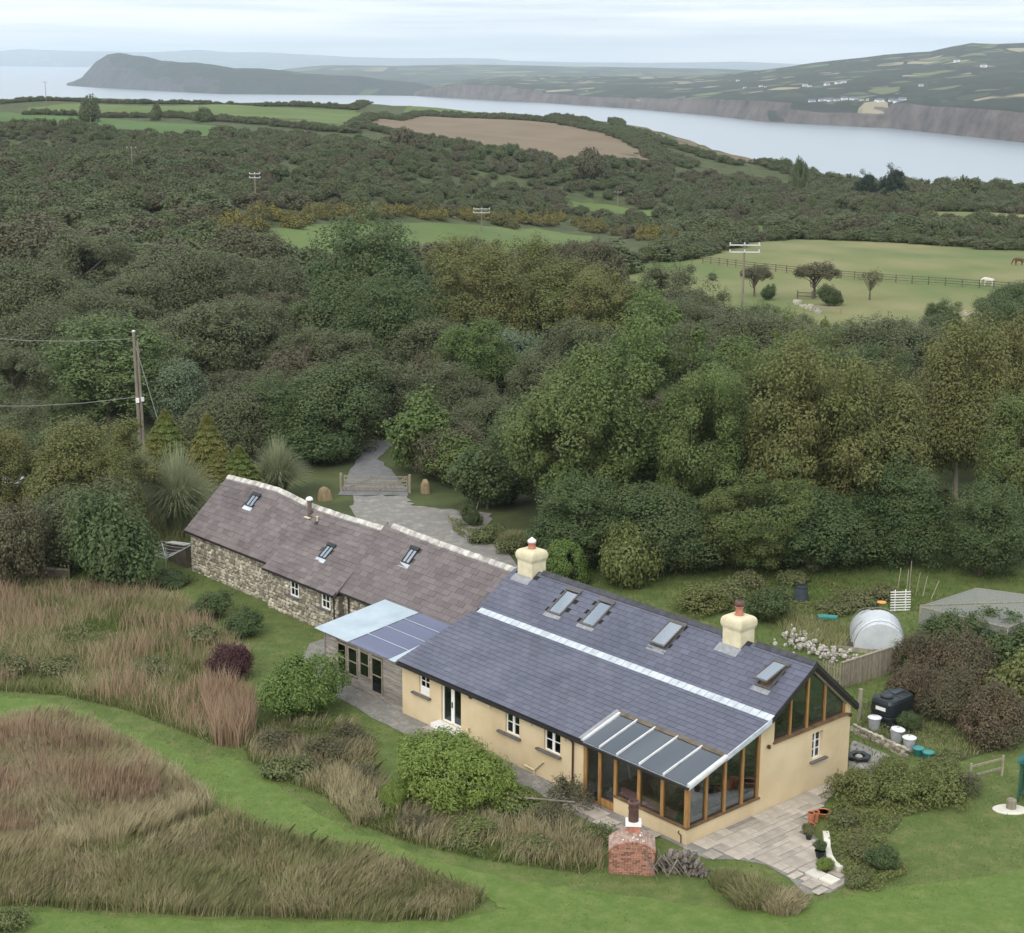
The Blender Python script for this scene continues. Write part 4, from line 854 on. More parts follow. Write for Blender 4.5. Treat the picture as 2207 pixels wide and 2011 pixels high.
# ================================================================== TIMBER LEAN-TO
sh = house_root('timber_lean_to', 'weathered board lean-to with pale and clear corrugated sheet roof', 'lean-to')
SW = [(-27.15, -26.3, .75, 2.45), (-26.15, -25.25, .75, 2.45), (-25.05, -24.15, 1.0, 2.50), (-23.95, -22.95, .35, 2.45)]
core = MB(); wall_holes(core, 'x', .33, .08, -28.35, -21.1, -.3, 2.62, SW); obj('wall', core, MT['timber_dark'], sh)
obj('wall', MB().bb(-28.35, -28.27, .42, 4.9, -.3, 2.75), MT['boards'], sh)
z = -.1; k_ = 0
while z < 2.62:
    for a, b in ((-28.4, -27.2), (-27.15, -22.9), (-22.9, -21.12)):
        segs = [(a, b)]
        for h in SW:
            ns = []
            for s0, s1 in segs:
                if h[2] - .07 < z + .07 < h[3] + .05 and h[0] < s1 and h[1] > s0:
                    if s0 < h[0]: ns.append((s0, h[0]))
                    if s1 > h[1]: ns.append((h[1], s1))
                else: ns.append((s0, s1))
            segs = ns
        for s0, s1 in segs:
            if s1 - s0 < .06: continue
            t_ = R.uniform(-.01, .012)
            obj('board', MB().hexa([(s0, .27+t_, z), (s1-.01, .27+t_, z), (s1-.01, .325, z), (s0, .325, z), (s0, .305+t_, z+.155), (s1-.01, .305+t_, z+.155), (s1-.01, .325, z+.155), (s0, .325, z+.155)]), MT['boards'], sh)
    z += .148
for h in SW: window(sh, 'x', .25, *h, 1, 2, .06, .08, .0, glass='glass_dark', m='timber')
obj('corner_post', MB().bb(-28.42, -28.3, .24, .36, -.3, 2.62), MT['boards'], sh)
sz = lambda y: 2.8 + .6 / 5.1 * y
def corr(x0, x1, ya, yb, z0, pitch=.09, amp=.016):
    mb = MB(); n = int((x1 - x0) / (pitch/2)); P = []; fs = []
    for i in range(n+1):
        x = x0 + (x1-x0) * i / n; a = amp * (1 if i % 2 else -1)
        for dz in (0, .008):
            P.append((x, ya, sz(ya) + z0 + a + dz)); P.append((x, yb, sz(yb) + z0 + a + dz))
    for i in range(n):
        b = i * 4; fs += [(b+1, b, b+4, b+5), (b+2, b+3, b+7, b+6), (b, b+2, b+6, b+4), (b+3, b+1, b+5, b+7)]
    fs += [(0, 1, 3, 2), (n*4, n*4+2, n*4+3, n*4+1)]
    return mb.add(P, fs)
sro = obj('roof', corr(-29.0, -25.76, -.02, 5.1, .03), MT['roof_sheet'], sh)
for a, b in ((-25.75, -24.4), (-24.39, -23.0), (-22.99, -21.72)): obj('roof_sheet', corr(a, b, .04, 5.08, .02), MT['polycarb'], sro)
obj('roof_flashing', MB().hexa([(-22.0, -.02, sz(0)+.03), (-21.45, -.02, sz(0)+.03), (-22.0, 2.75, sz(2.75)+.05), (-22.1, 2.75, sz(2.75)+.05), (-22.0, -.02, sz(0)+.05), (-21.45, -.02, sz(0)+.05), (-22.0, 2.75, sz(2.75)+.07), (-22.1, 2.75, sz(2.75)+.07)]), MT['roof_sheet'], sro)
for y in (.35, 1.5, 2.65, 3.8, 4.85): obj('purlin', MB().bb(-28.3, -21.4, y-.05, y+.05, sz(y)-.10, sz(y)-.012), MT['white_paint'], sro)
for x in (-25.76, -24.4, -23.0): obj('rafter', MB().hexa([(x-.03, .3, sz(.3)-.30), (x+.03, .3, sz(.3)-.30), (x+.03, 4.9, sz(4.9)-.30), (x-.03, 4.9, sz(4.9)-.30), (x-.03, .3, sz(.3)-.15), (x+.03, .3, sz(.3)-.15), (x+.03, 4.9, sz(4.9)-.15), (x-.03, 4.9, sz(4.9)-.15)]), MT['timber_dark'], sro)
for y in (1.4, 2.7, 4.0): obj('batten', MB().bb(-25.74, -21.9 - y*.12, y-.03, y+.03, sz(y)+.05, sz(y)+.065), MT['roof_sheet'], sro)
obj('floor', MB().bb(-28.2, -21.2, .45, 4.6, -.2, .05), MT['gravel'], sh)

# ================================================================== VEGETATION
def quads(name, P, m):
    """P: (n,4,3) array of quad corners -> mesh"""
    n = len(P); me = bpy.data.meshes.new(name)
    me.vertices.add(n * 4); me.vertices.foreach_set('co', P.astype(np.float32).ravel())
    me.loops.add(n * 4); me.loops.foreach_set('vertex_index', np.arange(n * 4, dtype=np.int32))
    me.polygons.add(n); me.polygons.foreach_set('loop_start', (np.arange(n) * 4).astype(np.int32))
    me.update(calc_edges=True); me.materials.append(m); return me
def tris(name, P, m):
    n = len(P); me = bpy.data.meshes.new(name)
    me.vertices.add(n * 3); me.vertices.foreach_set('co', P.astype(np.float32).ravel())
    me.loops.add(n * 3); me.loops.foreach_set('vertex_index', np.arange(n * 3, dtype=np.int32))
    me.polygons.add(n); me.polygons.foreach_set('loop_start', (np.arange(n) * 3).astype(np.int32))
    me.update(calc_edges=True); me.materials.append(m); return me
def nrm(a): return a / (np.linalg.norm(a, axis=-1, keepdims=True) + 1e-9)
def leaves(C, Nn, L, Wd, rs, along=None):
    """kite-shaped leaves at C facing Nn"""
    n = len(C); t = nrm(np.cross(Nn, rs.normal(size=(n, 3)))) if along is None else nrm(along - Nn * (along * Nn).sum(1, keepdims=True)); b = np.cross(Nn, t)
    L = (L * rs.uniform(.7, 1.3, n))[:, None]; W_ = (Wd * rs.uniform(.7, 1.3, n))[:, None]
    return np.stack([C - t * L * .5, C + b * W_ * .5 - t * L * .08, C + t * L * .5, C - b * W_ * .5 - t * L * .08], 1)
def lobes(rs, k, amp=1.):
    D = nrm(rs.normal(size=(k, 3))); A = rs.uniform(.12, .30, k) * amp; S = rs.uniform(2, 5, k)
    def f(d): return 1 + ((np.exp(-S[None] * (1 - d @ D.T)) * A[None]).sum(1) - A.sum() * .18)
    return f
def crown_pts(rs, nc, lp, rad, cr, zc, zmin=-.45, inner=.5, flat=1., skirt=True, amp=1.3):
    """leaf places and facings: clumps spread over an uneven ellipsoid"""
    d = nrm(rs.normal(size=(nc * 3, 3))); d = d[d[:, 2] > zmin][:nc]; nc = len(d)
    f = lobes(rs, 9, amp)(d); rr = (rs.uniform(inner, 1., nc) ** .6) * f
    cc = d * rr[:, None] * np.array(rad)
    if skirt: cc[:, 2] = np.where(cc[:, 2] < 0, cc[:, 2] * (zc - cr * .5) / rad[2] / .9, cc[:, 2]); cc[:, :2] *= np.where(d[:, 2:] < 0, 1 + .12 * -d[:, 2:], 1)
    cc[:, 2] += zc
    cs = cr * rs.uniform(.5, 1.5, nc)
    q = nrm(rs.normal(size=(nc, lp, 3))); u = rs.uniform(.25, 1, (nc, lp, 1)) ** .5
    P = cc[:, None] + q * u * cs[:, None, None] * np.array([1, 1, flat])
    nn = q * 1.0 + d[:, None] * .3 + np.array([0, 0, .5]) + rs.normal(size=q.shape) * .4
    return P.reshape(-1, 3), nrm(nn.reshape(-1, 3)), cc
def trunk_mesh(name, rs, H, r, zc, rad, tips, m, nlimb=9, lean=.1):
    mb = MB(); dx, dy = rs.uniform(-lean, lean, 2) * H
    top = np.array([dx * .5, dy * .5, zc]); base = [(0, 0, -.3), (dx * .1, dy * .1, zc * .35), tuple(top)]
    mb.tube(base, [r * 1.25, r * .85, r * .55], 7)
    for k in range(min(nlimb, len(tips))):
        e = tips[k]; s = np.array([dx * .3, dy * .3, zc * rs.uniform(.35, .85)]); mid = (s + e) / 2 + rs.normal(size=3) * .12 * np.linalg.norm(e - s) + np.array([0, 0, .15 * H * .3])
        mb.tube([s, mid, e], [r * .42, r * .26, r * .06], 5)
    return mb.mesh(name)
PROTO = {}
def make_tree(key, seed, leaf, H=10., wd=9., nc=170, lp=150, L=.30, Wd=.19, cr=.95, r=.22, zmin=-.88, bark='bark', zc=.56, shoots=0, inner=.45, nlimb=10, bare=0, skirt=True, amp=1.3):
    rs = np.random.RandomState(seed); rad = (wd/2 - cr*.6, wd/2 - cr*.6, H * (1 - zc) - cr * .5)
    P, nn, cc = crown_pts(rs, nc, lp, rad, cr, H * zc, zmin, inner, 1., skirt, amp)
    Q = leaves(P, nn, L, Wd, rs)
    if shoots:      # upright leafy shoots on top of the crown
        s = cc[cc[:, 2] > H * zc][:shoots]; n = 16; hgt = rs.uniform(.4, 1.4, (len(s), 1)) * H * (.09 if H > 4 else .16)
        t = np.linspace(0, 1, n)[None, :, None]; dirs = nrm(rs.normal(size=(len(s), 3)) * .3 + np.array([0, 0, 1]))
        B = s + np.array([0, 0, cr * .4]); PP = B[:, None] + dirs[:, None] * t * hgt[:, None] + rs.normal(size=(len(s), n, 3)) * .07
        nn2 = nrm(rs.normal(size=PP.shape)); al = np.repeat(dirs[:, None], n, 1) + rs.normal(size=PP.shape) * .4
        Q = np.concatenate([Q, leaves(PP.reshape(-1, 3), nn2.reshape(-1, 3), L * 1.1, Wd * .6, rs, nrm(al.reshape(-1, 3)))])
    tips = cc[rs.permutation(len(cc))][:nlimb + bare] * np.array([.85, .85, .92])
    tm = trunk_mesh('trunk', rs, H, r, H * zc, rad, tips, MT[bark], nlimb + bare); tm.materials.append(MT[bark])
    PROTO[key] = (quads('crown', Q, LF[leaf]), tm, H, wd)
for k in range(3): make_tree(f'ash{k}', 20 + k, 'ash', 12, 10.5, 170, 330, .25, .13, 1.1, .25, shoots=70, zc=.5, amp=1.9)
for k in range(2): make_tree(f'ashd{k}', 30 + k, 'ash_dark', 12, 11, 170, 320, .25, .14, 1.15, .3, zc=.48, amp=1.9, shoots=40)
for k in range(2): make_tree(f'olive{k}', 40 + k, 'olive', 11, 10, 170, 310, .23, .125, 1.05, .22, zc=.5, amp=1.9, shoots=40, bark='bark_pale', bare=8)
for k in range(3): make_tree(f'willow{k}', 50 + k, 'willow', 7.5, 8.5, 160, 230, .22, .09, .85, .18, zc=.45, shoots=150, amp=1.8)
make_tree('sallow', 60, 'willow_grey', 8, 6.5, 150, 130, .27, .10, .75, .16, zc=.5, shoots=110, bark='bark_pale')
make_tree('pale_willow', 61, 'willow_green', 9, 8, 190, 130, .27, .11, .8, .2, zc=.52, shoots=120, bark='bark_pale')
for k in range(2): make_tree(f'thorn{k}', 70 + k, 'thorn', 5.5, 7, 130, 110, .25, .13, .75, .15, zc=.5, shoots=30, bare=10)
make_tree('sapling', 75, 'ash', 6.5, 5.0, 90, 130, .26, .17, .7, .12, zc=.5, inner=.3)
for k in range(4): make_tree(f'scrub{k}', 80 + k, 'scrub' if k < 3 else 'thorn', 4.2, 6.2, 84, 62, .46, .26, .8, .12, zc=.42, inner=.6, nlimb=4, shoots=30, amp=2.)
make_tree('hawthorn', 90, 'thorn', 6, 6.5, 60, 110, .24, .15, .75, .2, zc=.68, zmin=-.15, nlimb=12, bare=12, skirt=False)
make_tree('hawthorn_bare', 91, 'thorn', 5.5, 6., 34, 26, .22, .13, .8, .15, zc=.6, zmin=-.1, nlimb=14, bare=18, skirt=False)
make_tree('pine', 92, 'pine', 10, 8, 120, 90, .45, .22, .9, .28, zc=.5, inner=.15)
make_tree('gorse', 93, 'gorse', 2.2, 3.6, 50, 40, .30, .20, .5, .07, zc=.4, nlimb=3, shoots=30, amp=2.)
make_tree('twiggy', 94, 'thorn', 2.0, 2.6, 40, 50, .13, .07, .42, .05, zc=.5, nlimb=14, bare=26, shoots=40, amp=2., inner=.2)
make_tree('fresh_bush', 95, 'fresh', 2.9, 4.6, 200, 110, .13, .08, .42, .08, zc=.46, inner=.6, shoots=70, amp=1.6)
make_tree('lime_bush', 96, 'lime', 2.9, 5.4, 210, 170, .17, .06, .50, .09, zc=.46, inner=.6, amp=1.2)
make_tree('purple_bush', 97, 'purple', 2.2, 3.4, 100, 120, .13, .07, .42, .06, zc=.5, shoots=40, amp=1.8)
make_tree('fuchsia', 98, 'fuchsia', 3.2, 4.4, 150, 130, .13, .075, .5, .07, zc=.46, inner=.5, shoots=80, amp=2.)
make_tree('rose', 99, 'rose', 1.7, 2.6, 90, 110, .13, .085, .36, .05, zc=.45, shoots=50, amp=2.2, inner=.25)
make_tree('dense_shrub', 100, 'ash_dark', 2.6, 3.8, 120, 120, .16, .10, .48, .07, zc=.46, shoots=50, amp=2.2, inner=.3)
make_tree('herb', 101, 'herb', 1.0, 1.9, 50, 60, .12, .07, .3, .03, zc=.42, nlimb=3, shoots=40, amp=2.2, inner=.2)
make_tree('ball', 102, 'fresh', 3.0, 3.2, 190, 90, .12, .08, .32, .08, zc=.48, inner=.85)

def conifer(key, seed, H, wd):
    rs = np.random.RandomState(seed); n = 26000; t = rs.uniform(0, 1, n) ** .8; tier = np.floor(t * 13) / 13; fr = t * 13 - np.floor(t * 13)
    z = H * (.03 + .97 * t); rad = wd / 2 * (1 - t ** 1.5) * (1.06 - .30 * fr) + .06; a = rs.uniform(0, 2 * math.pi, n)
    rad *= 1 + .12 * np.sin(a * 7 + tier * 31) * rs.uniform(.4, 1, n); rr = rad * rs.uniform(.62, 1.04, n) ** .6
    P = np.stack([rr * np.cos(a), rr * np.sin(a), z - .10 * rr], 1); out_ = np.stack([np.cos(a), np.sin(a), -.15 + 0 * a], 1)
    nn = nrm(np.stack([np.cos(a) * .5, np.sin(a) * .5, .8 + 0 * a], 1) + rs.normal(size=(n, 3)) * .35)
    Q = leaves(P, nn, .20, .07, rs, out_ + rs.normal(size=(n, 3)) * .25)
    mb = MB().tube([(0, 0, -.2), (0, 0, H * .9)], [.12, .02], 6); tm = mb.mesh('trunk'); tm.materials.append(MT['bark'])
    PROTO[key] = (quads('crown', Q, LF['yew']), tm, H, wd)
conifer('conifer0', 1, 5., 4.2); conifer('conifer1', 2, 5., 3.4)
def blades(rs, base, hgt, wid, lean, ld=None, bend=.35):
    """two-piece bent grass blades -> triangles; lean: amount, ld: lean direction"""
    n = len(base); a = rs.uniform(0, 2*math.pi, n); ld = np.stack([np.cos(a), np.sin(a)], 1) if ld is None else ld * (.4 + .9 * fbm(base[:, 0] / 1.5, base[:, 1] / 1.5, 3, 2))[:, None] + rs.normal(size=(n, 2)) * .6 + .7 * np.stack([np.sin(base[:, 0] * .9 + base[:, 1] * .5), np.cos(base[:, 1] * .8 - base[:, 0] * .4)], 1)
    ld = ld / np.maximum(1., np.linalg.norm(ld, axis=1, keepdims=True))
    l3 = np.concatenate([ld, np.zeros((n, 1))], 1) * (lean * hgt)[:, None]; up = np.zeros((n, 3)); up[:, 2] = hgt
    s = nrm(np.stack([-np.sin(a + 1.3), np.cos(a + 1.3), 0 * a], 1)) * wid[:, None] * .5
    mid = base + up * .6 + l3 * bend; tip = base + up * np.sqrt(np.clip(1 - (lean * .5) ** 2, .3, 1))[:, None] + l3
    return np.stack([base - s, base + s, mid + s * .8, tip, mid - s * .8], 1)
def pent(name, P, m):
    n = len(P); me = bpy.data.meshes.new(name); me.vertices.add(n * 5); me.vertices.foreach_set('co', P.astype(np.float32).ravel())
    me.loops.add(n * 5); me.loops.foreach_set('vertex_index', np.arange(n * 5, dtype=np.int32))
    me.polygons.add(n); me.polygons.foreach_set('loop_start', (np.arange(n) * 5).astype(np.int32)); me.update(calc_edges=True); me.materials.append(m); return me
def pampas(key, seed, H, wd, n=2600):
    rs = np.random.RandomState(seed); a = rs.uniform(0, 2*math.pi, n); r = rs.uniform(0, .35, n); base = np.stack([r*np.cos(a), r*np.sin(a), 0*a - .05], 1)
    h = H * rs.uniform(.55, 1., n); ln = rs.uniform(.1, 1.15, n); P = []
    d = np.stack([np.cos(a), np.sin(a), 0 * a], 1); s = np.stack([-np.sin(a), np.cos(a), 0 * a], 1) * .022
    k = np.linspace(0, 1, 5); R_ = (wd / 2) * ln
    pts = [base + d * (R_ * (t ** 1.5))[:, None] + np.array([0, 0, 1.]) * (h * (1.75 * t - (.35 + .75 * ln) * t * t))[:, None] for t in k]
    tr = []
    for i in range(4):
        w0, w1 = 1 - i * .22, 1 - (i + 1) * .22; tr.append(np.stack([pts[i] - s * w0, pts[i] + s * w0, pts[i+1] + s * w1, pts[i+1] - s * w1], 1))
    PROTO[key] = (quads('blades', np.stack(tr, 1).reshape(-1, 4, 3), LF['pampas']), None, H, wd)
pampas('pampas', 3, 2.6, 4.4)
def mound(key, seed, leaf, H=.9, wd=2.6, n=2600):
    rs = np.random.RandomState(seed); a = rs.uniform(0, 2*math.pi, n); r = wd/2*.75*np.sqrt(rs.uniform(0, 1, n)); b = np.stack([r*np.cos(a), r*np.sin(a), 0*a - .03], 1)
    h = H * rs.uniform(.6, 1.05, n) * (1 - .5*(r/(wd/2))**2); ld = np.stack([np.cos(a), np.sin(a)], 1) * (.3 + r/(wd/2))[:, None]
    PROTO[key] = (pent('blades', blades(rs, b, h, np.full(n, .035), rs.uniform(.2, .8, n), ld), LF[leaf]), None, H, wd)
mound('mound_green', 5, 'straw_green'); mound('mound_straw', 6, 'straw')

def plant(key, P, H, wd, name, label, cat, group=None, rz=None, rnd=random.Random(77), part='crown'):
    me, tm, h0, w0 = PROTO[key]; sx = wd / w0; sz_ = H / h0
    o = thing(name, label, cat, (P[0], P[1], g1(P[0], P[1]) if len(P) < 3 else P[2]), rnd.uniform(0, 6.28) if rz is None else rz, group)
    k = rnd.uniform(.94, 1.06); o.scale = (sx * k, sx / k, sz_)
    c = bpy.data.objects.new(part, me); COL.objects.link(c); c.parent = o
    if tm is not None: t = bpy.data.objects.new('trunk', tm); COL.objects.link(t); t.parent = o
    return o
def ptree(key, cx, ytop, wpx, D, name, label, cat='tree', group=None, clip=None):
    """a tree standing D metres off whose top shows at (cx, ytop) and that shows wpx wide (2016 px view)"""
    P = atD(cx * K, ytop * K, D); g = g1(P[0], P[1]); H = max(1., (P[2] - g)) * 1.06; wd = wpx * K / F * D * 1.03
    return plant(key, (P[0], P[1], g), H, wd, name, label, cat, group)
G1 = 'broadleaved trees in the wood behind the house'; G2 = 'grey-olive willows in the wood'; G3 = 'brownish thorn bushes in the wood'
L1 = 'mid-green feathery broadleaved tree in the wood behind the house'; L2 = 'dull grey-olive willow in the thick of the wood'; L3 = 'brownish olive thorn bush among the willows of the wood'
L4 = 'dark green round-headed tree in the wood'; L5 = 'yellowish olive broadleaved tree with pale limbs in the wood'; G4 = 'dark green trees in the wood'; G5 = 'yellowish olive trees in the wood'
NEAR = [  # key, centre x, top y, width, distance
    ('ash0', 1090, 722, 300, 122), ('ash1', 1235, 690, 330, 126), ('ash2', 1385, 760, 230, 121), ('ashd0', 1010, 810, 210, 130), ('ashd1', 1330, 930, 260, 112), ('ashd0', 1130, 950, 250, 113), ('ash1', 1480, 960, 220, 111),
    ('olive0', 1570, 735, 300, 119), ('olive1', 1720, 745, 300, 120), ('ashd1', 1620, 930, 280, 113), ('ashd0', 1800, 930, 240, 114), ('olive0', 1900, 690, 270, 132), ('ash2', 2010, 800, 230, 118), ('olive1', 1970, 640, 220, 142), ('ashd0', 1940, 960, 220, 111),
    ('ash1', 1500, 735, 240, 136), ('ash0', 1420, 700, 230, 140),
    ('ashd1', 640, 688, 280, 148), ('ashd0', 560, 760, 190, 146), ('willow0', 450, 752, 230, 165), ('willow1', 730, 700, 230, 160), ('willow2', 860, 720, 200, 158), ('willow1', 940, 770, 170, 150), ('thorn0', 880, 830, 170, 150),
    ('willow0', 430, 575, 270, 205), ('willow1', 330, 610, 220, 198), ('willow2', 520, 600, 210, 200), ('willow0', 200, 560, 230, 210), ('willow1', 60, 590, 240, 200), ('willow2', 20, 680, 180, 180), ('thorn1', 560, 690, 150, 178), ('willow2', 590, 650, 180, 180),
    ('ashd0', 760, 450, 300, 245), ('ashd1', 680, 520, 260, 225), ('ashd0', 800, 560, 240, 215), ('willow0', 690, 640, 200, 185), ('willow1', 850, 610, 220, 190), ('olive0', 985, 530, 240, 218), ('sallow', 1010, 640, 170, 186), ('ash0', 960, 640, 190, 184), ('olive1', 1110, 525, 240, 225), ('ash2', 1260, 585, 200, 190), ('olive0', 1200, 560, 220, 200), ('willow2', 1150, 630, 210, 178), ('willow0', 1080, 690, 200, 160),
    ('willow1', 1370, 560, 190, 200), ('willow2', 1340, 640, 180, 172), ('willow0', 1450, 600, 210, 186), ('willow1', 1560, 612, 220, 184), ('willow2', 1680, 632, 250, 176), ('ash1', 1590, 680, 210, 156), ('ashd0', 1690, 700, 230, 150), ('willow0', 1800, 622, 240, 182), ('willow1', 1880, 650, 200, 168), ('ashd1', 1995, 540, 150, 205), ('ashd0', 1990, 600, 170, 180), ('olive1', 1840, 720, 200, 150),
    ('willow2', 150, 455, 250, 262), ('willow0', 320, 478, 260, 258), ('willow1', 440, 490, 210, 250), ('willow2', 560, 510, 190, 240), ('thorn0', 40, 430, 230, 290), ('willow0', 60, 500, 240, 240), ('willow1', 250, 520, 230, 232), ('thorn1', 480, 455, 180, 285),
    ('willow1', 1470, 612, 150, 212), ('willow2', 1545, 622, 160, 208), ('willow0', 1625, 632, 170, 200), ('willow1', 1740, 618, 170, 205), ('willow2', 1850, 626, 180, 200), ('thorn0', 1930, 634, 150, 196), ('willow0', 1390, 590, 170, 215), ('willow2', 1310, 580, 160, 215), ('olive1', 900, 480, 220, 260), ('willow0', 1010, 480, 190, 262), ('olive0', 1060, 500, 180, 250), ('thorn0', 1130, 470, 110, 300), ('thorn1', 1190, 480, 120, 295), ('willow2', 1300, 520, 170, 240)]
KIND = {'ash': ('ash_tree', L1, 'tree', G1), 'ashd': ('broadleaved_tree', L4, 'tree', G4), 'olive': ('broadleaved_tree', L5, 'tree', G5), 'willow': ('willow_tree', L2, 'tree', G2), 'sallow': ('willow_tree', 'silvery grey-green willow with upright shoots among greener trees', 'tree', None), 'thorn': ('thorn_bush', L3, 'bush', G3)}
OWN = {'ash': ['big feathery ash right of the gravel yard', 'tallest feathery ash behind the house, its head above the others', 'feathery ash between the big ash and the olive-leaved tree', 'low ash edging the kitchen garden', 'ash crowding the right of the kitchen garden wood', 'ash rising behind the olive-leaved tree', 'ash behind the tallest ash', 'small ash deep in the wood beside the silvery willow', 'bright ash standing out among the grey willows', 'ash in the hollow below the pasture willows'], 'ashd': ['dark tree where the gravel yard meets the wood', 'dark tree at the back of the kitchen garden, behind the compost bin', 'dark tree behind the clipped round shrub', 'dark tree behind the bean canes', 'dark tree behind the fruit cage', 'dark tree at the end of the fruit cage', 'large dark tree overhanging the left of the gate', 'dark tree beside the conifers', 'tallest dark dome breaking the line of the middle field', 'dark tree just below the tallest dome', 'dark tree right of the tallest dome, lower down', 'dark tree in the hollow behind the ashes', 'dark tree hiding the white pony', 'dark tree below the one hiding the pony'], 'olive': ['broad yellowish olive tree behind the kitchen garden', 'yellowish olive tree with browner head beside the broad one', 'yellowish olive tree with pale trunk behind the fruit cage', 'yellowish olive tree rising behind the pale-trunked one', 'pale yellowish olive tree deep in the wood', 'yellowish olive tree below the gorse end', 'yellowish olive tree beside the bright ash', 'yellowish olive tree at the wood edge below the middle field', 'yellowish olive tree touching the middle field', 'yellowish olive tree next to the one touching the middle field', 'yellowish olive tree under the far pasture corner']}
for k, cx, yt, wp, D in NEAR:
    n_, l_, c_, g_ = KIND[k.rstrip('0123456789')]
    if k[0] in 'wt' or D > 172: D = min(D * 1.05, max(D * .8, CH / ((.66 if k[0] in 'wt' else .78) * wp * K / F + depr(cx * K, yt * K))))
    q_ = OWN.get(k.rstrip('0123456789'))
    if q_: l_ = q_.pop(0)
    ptree(k, cx, yt, wp, D, n_, l_, c_, g_)
UN = 0
ru = np.random.RandomState(31)
EXC = [np.array([hk(x, y)[:2] for x, y in q]) for q in (((640, 840), (850, 840), (850, 940), (990, 990), (990, 1090), (600, 1090), (600, 960)), ((150, 800), (620, 850), (620, 1010), (150, 1010)), ((440, 720), (520, 700), (540, 740), (460, 770)), ((1290, 545), (2060, 545), (2060, 650), (1290, 650)))]
for _ in range(900):
    D = ru.uniform(112, 232); a = ru.uniform(-.40, .40); p = np.array([a * D, D])
    if D < 126 and a < .06: continue
    if any(inpoly(p[None], e)[0] for e in EXC) or any(inpoly(p[None], np.array(FIELDS[f]))[0] for f in ('pasture', 'mid', 'lanefield')): continue
    if D < 128 and a < .1: continue
    if UN >= 120: break
    k = ('willow0', 'willow1', 'willow2', 'thorn0', 'thorn1', 'ashd0')[ru.randint(6)]; h = ru.uniform(2.4, 4.6) if D < 150 else ru.uniform(3., 5.6)
    plant(k, p, h, h * ru.uniform(1.3, 1.8), 'understorey_bush', ('low grey-olive willow bush filling in under the trees of the wood' if k[0] == 'w' else 'low brown-olive thorn bush filling in under the trees of the wood' if k[0] == 't' else 'low dark green bush filling in under the trees of the wood'), 'bush', 'understorey ' + {'w': 'willow', 't': 'thorn', 'a': 'dark green'}[k[0]] + ' bushes of the wood'); UN += 1
ptree('willow2', 40, 795, 170, 142, 'willow_tree', 'grey-green willow left of the fresh-green willow, beside the small field'); ptree('ashd0', 110, 850, 150, 134, 'broadleaved_tree', 'low dark tree between the apple tree and the fresh-green willow')
# particular trees
ptree('pale_willow', 205, 645, 300, 160, 'willow_tree', 'tall fresh-green willow with feathery top beside the near utility pole')
ptree('sallow', 335, 700, 150, 158, 'willow_tree', 'silvery willow with upright shoots just behind the near utility pole')
ptree('sallow', 245, 620, 120, 170, 'willow_tree', 'silvery willow shoots rising above the fresh-green willow')
ptree('sapling', 832, 770, 150, 140, 'young_tree', 'small bright-leaved tree beside the lane and gate')
ptree('sapling', 905, 850, 130, 136, 'young_tree', 'low bright-leaved young tree right of the gate, edging the big ash')
ptree('dense_shrub', 960, 900, 170, 128, 'shrub', 'dark leafy shrub under the big ash at the edge of the gravel yard', 'shrub')
ptree('dense_shrub', 620, 850, 170, 143, 'shrub', 'dark leafy shrub under the tree on the left of the gate', 'shrub')
for cx, yt, wp, D, lb in ((130, 865, 280, 118, 'twiggy grey-green apple tree above the long grass by the cottage end'), (-10, 850, 190, 122, 'leafy grey-green tree behind the wire-roofed pen'), (230, 915, 170, 116, 'twiggy grey-green tree nearest the pampas grass')):
    ptree('olive1' if cx < 100 else 'olive0', cx, yt, wp, D, 'orchard_tree', lb)
ptree('thorn0', 25, 985, 160, 108, 'thorn_bush', 'russet-brown bush at the end of the long garden wall', 'bush'); ptree('willow1', 150, 930, 270, 112, 'thorn_bush', 'wide grey-green willow thicket below the twiggy apple tree', 'bush')
ptree('dense_shrub', 210, 1010, 190, 107, 'shrub', 'dark green thicket edging the grass beside the cottage end', 'shrub')
for i_, (k, cx, yt, wp, D, lb) in enumerate((('conifer0', 325, 816, 150, 133, 'bronze-tipped pointed conifer beside the utility pole'), ('conifer1', 408, 824, 125, 131, 'greenest pointed conifer, between two bronze-tipped ones'), ('conifer0', 232, 858, 120, 136, 'golden-brown low conifer left of the utility pole'), ('conifer1', 470, 884, 130, 128, 'round-shouldered conifer next to the pampas by the cottage ridge'), ('conifer0', 432, 892, 150, 129, 'spreading low conifer below the greenest pointed one'))):
    ptree(k, cx, yt, wp, D, 'conifer', lb, 'conifer')
for cx, yt, wp, D, lb in ((345, 912, 190, 121, 'largest pampas grass clump, just behind the cottage end'), (545, 885, 140, 131, 'pampas grass clump behind the cottage roof near the gate'), (272, 900, 130, 126, 'pampas grass clump at the foot of the utility pole')):
    ptree('pampas', cx, yt, wp, D, 'pampas_grass', lb, 'pampas grass')
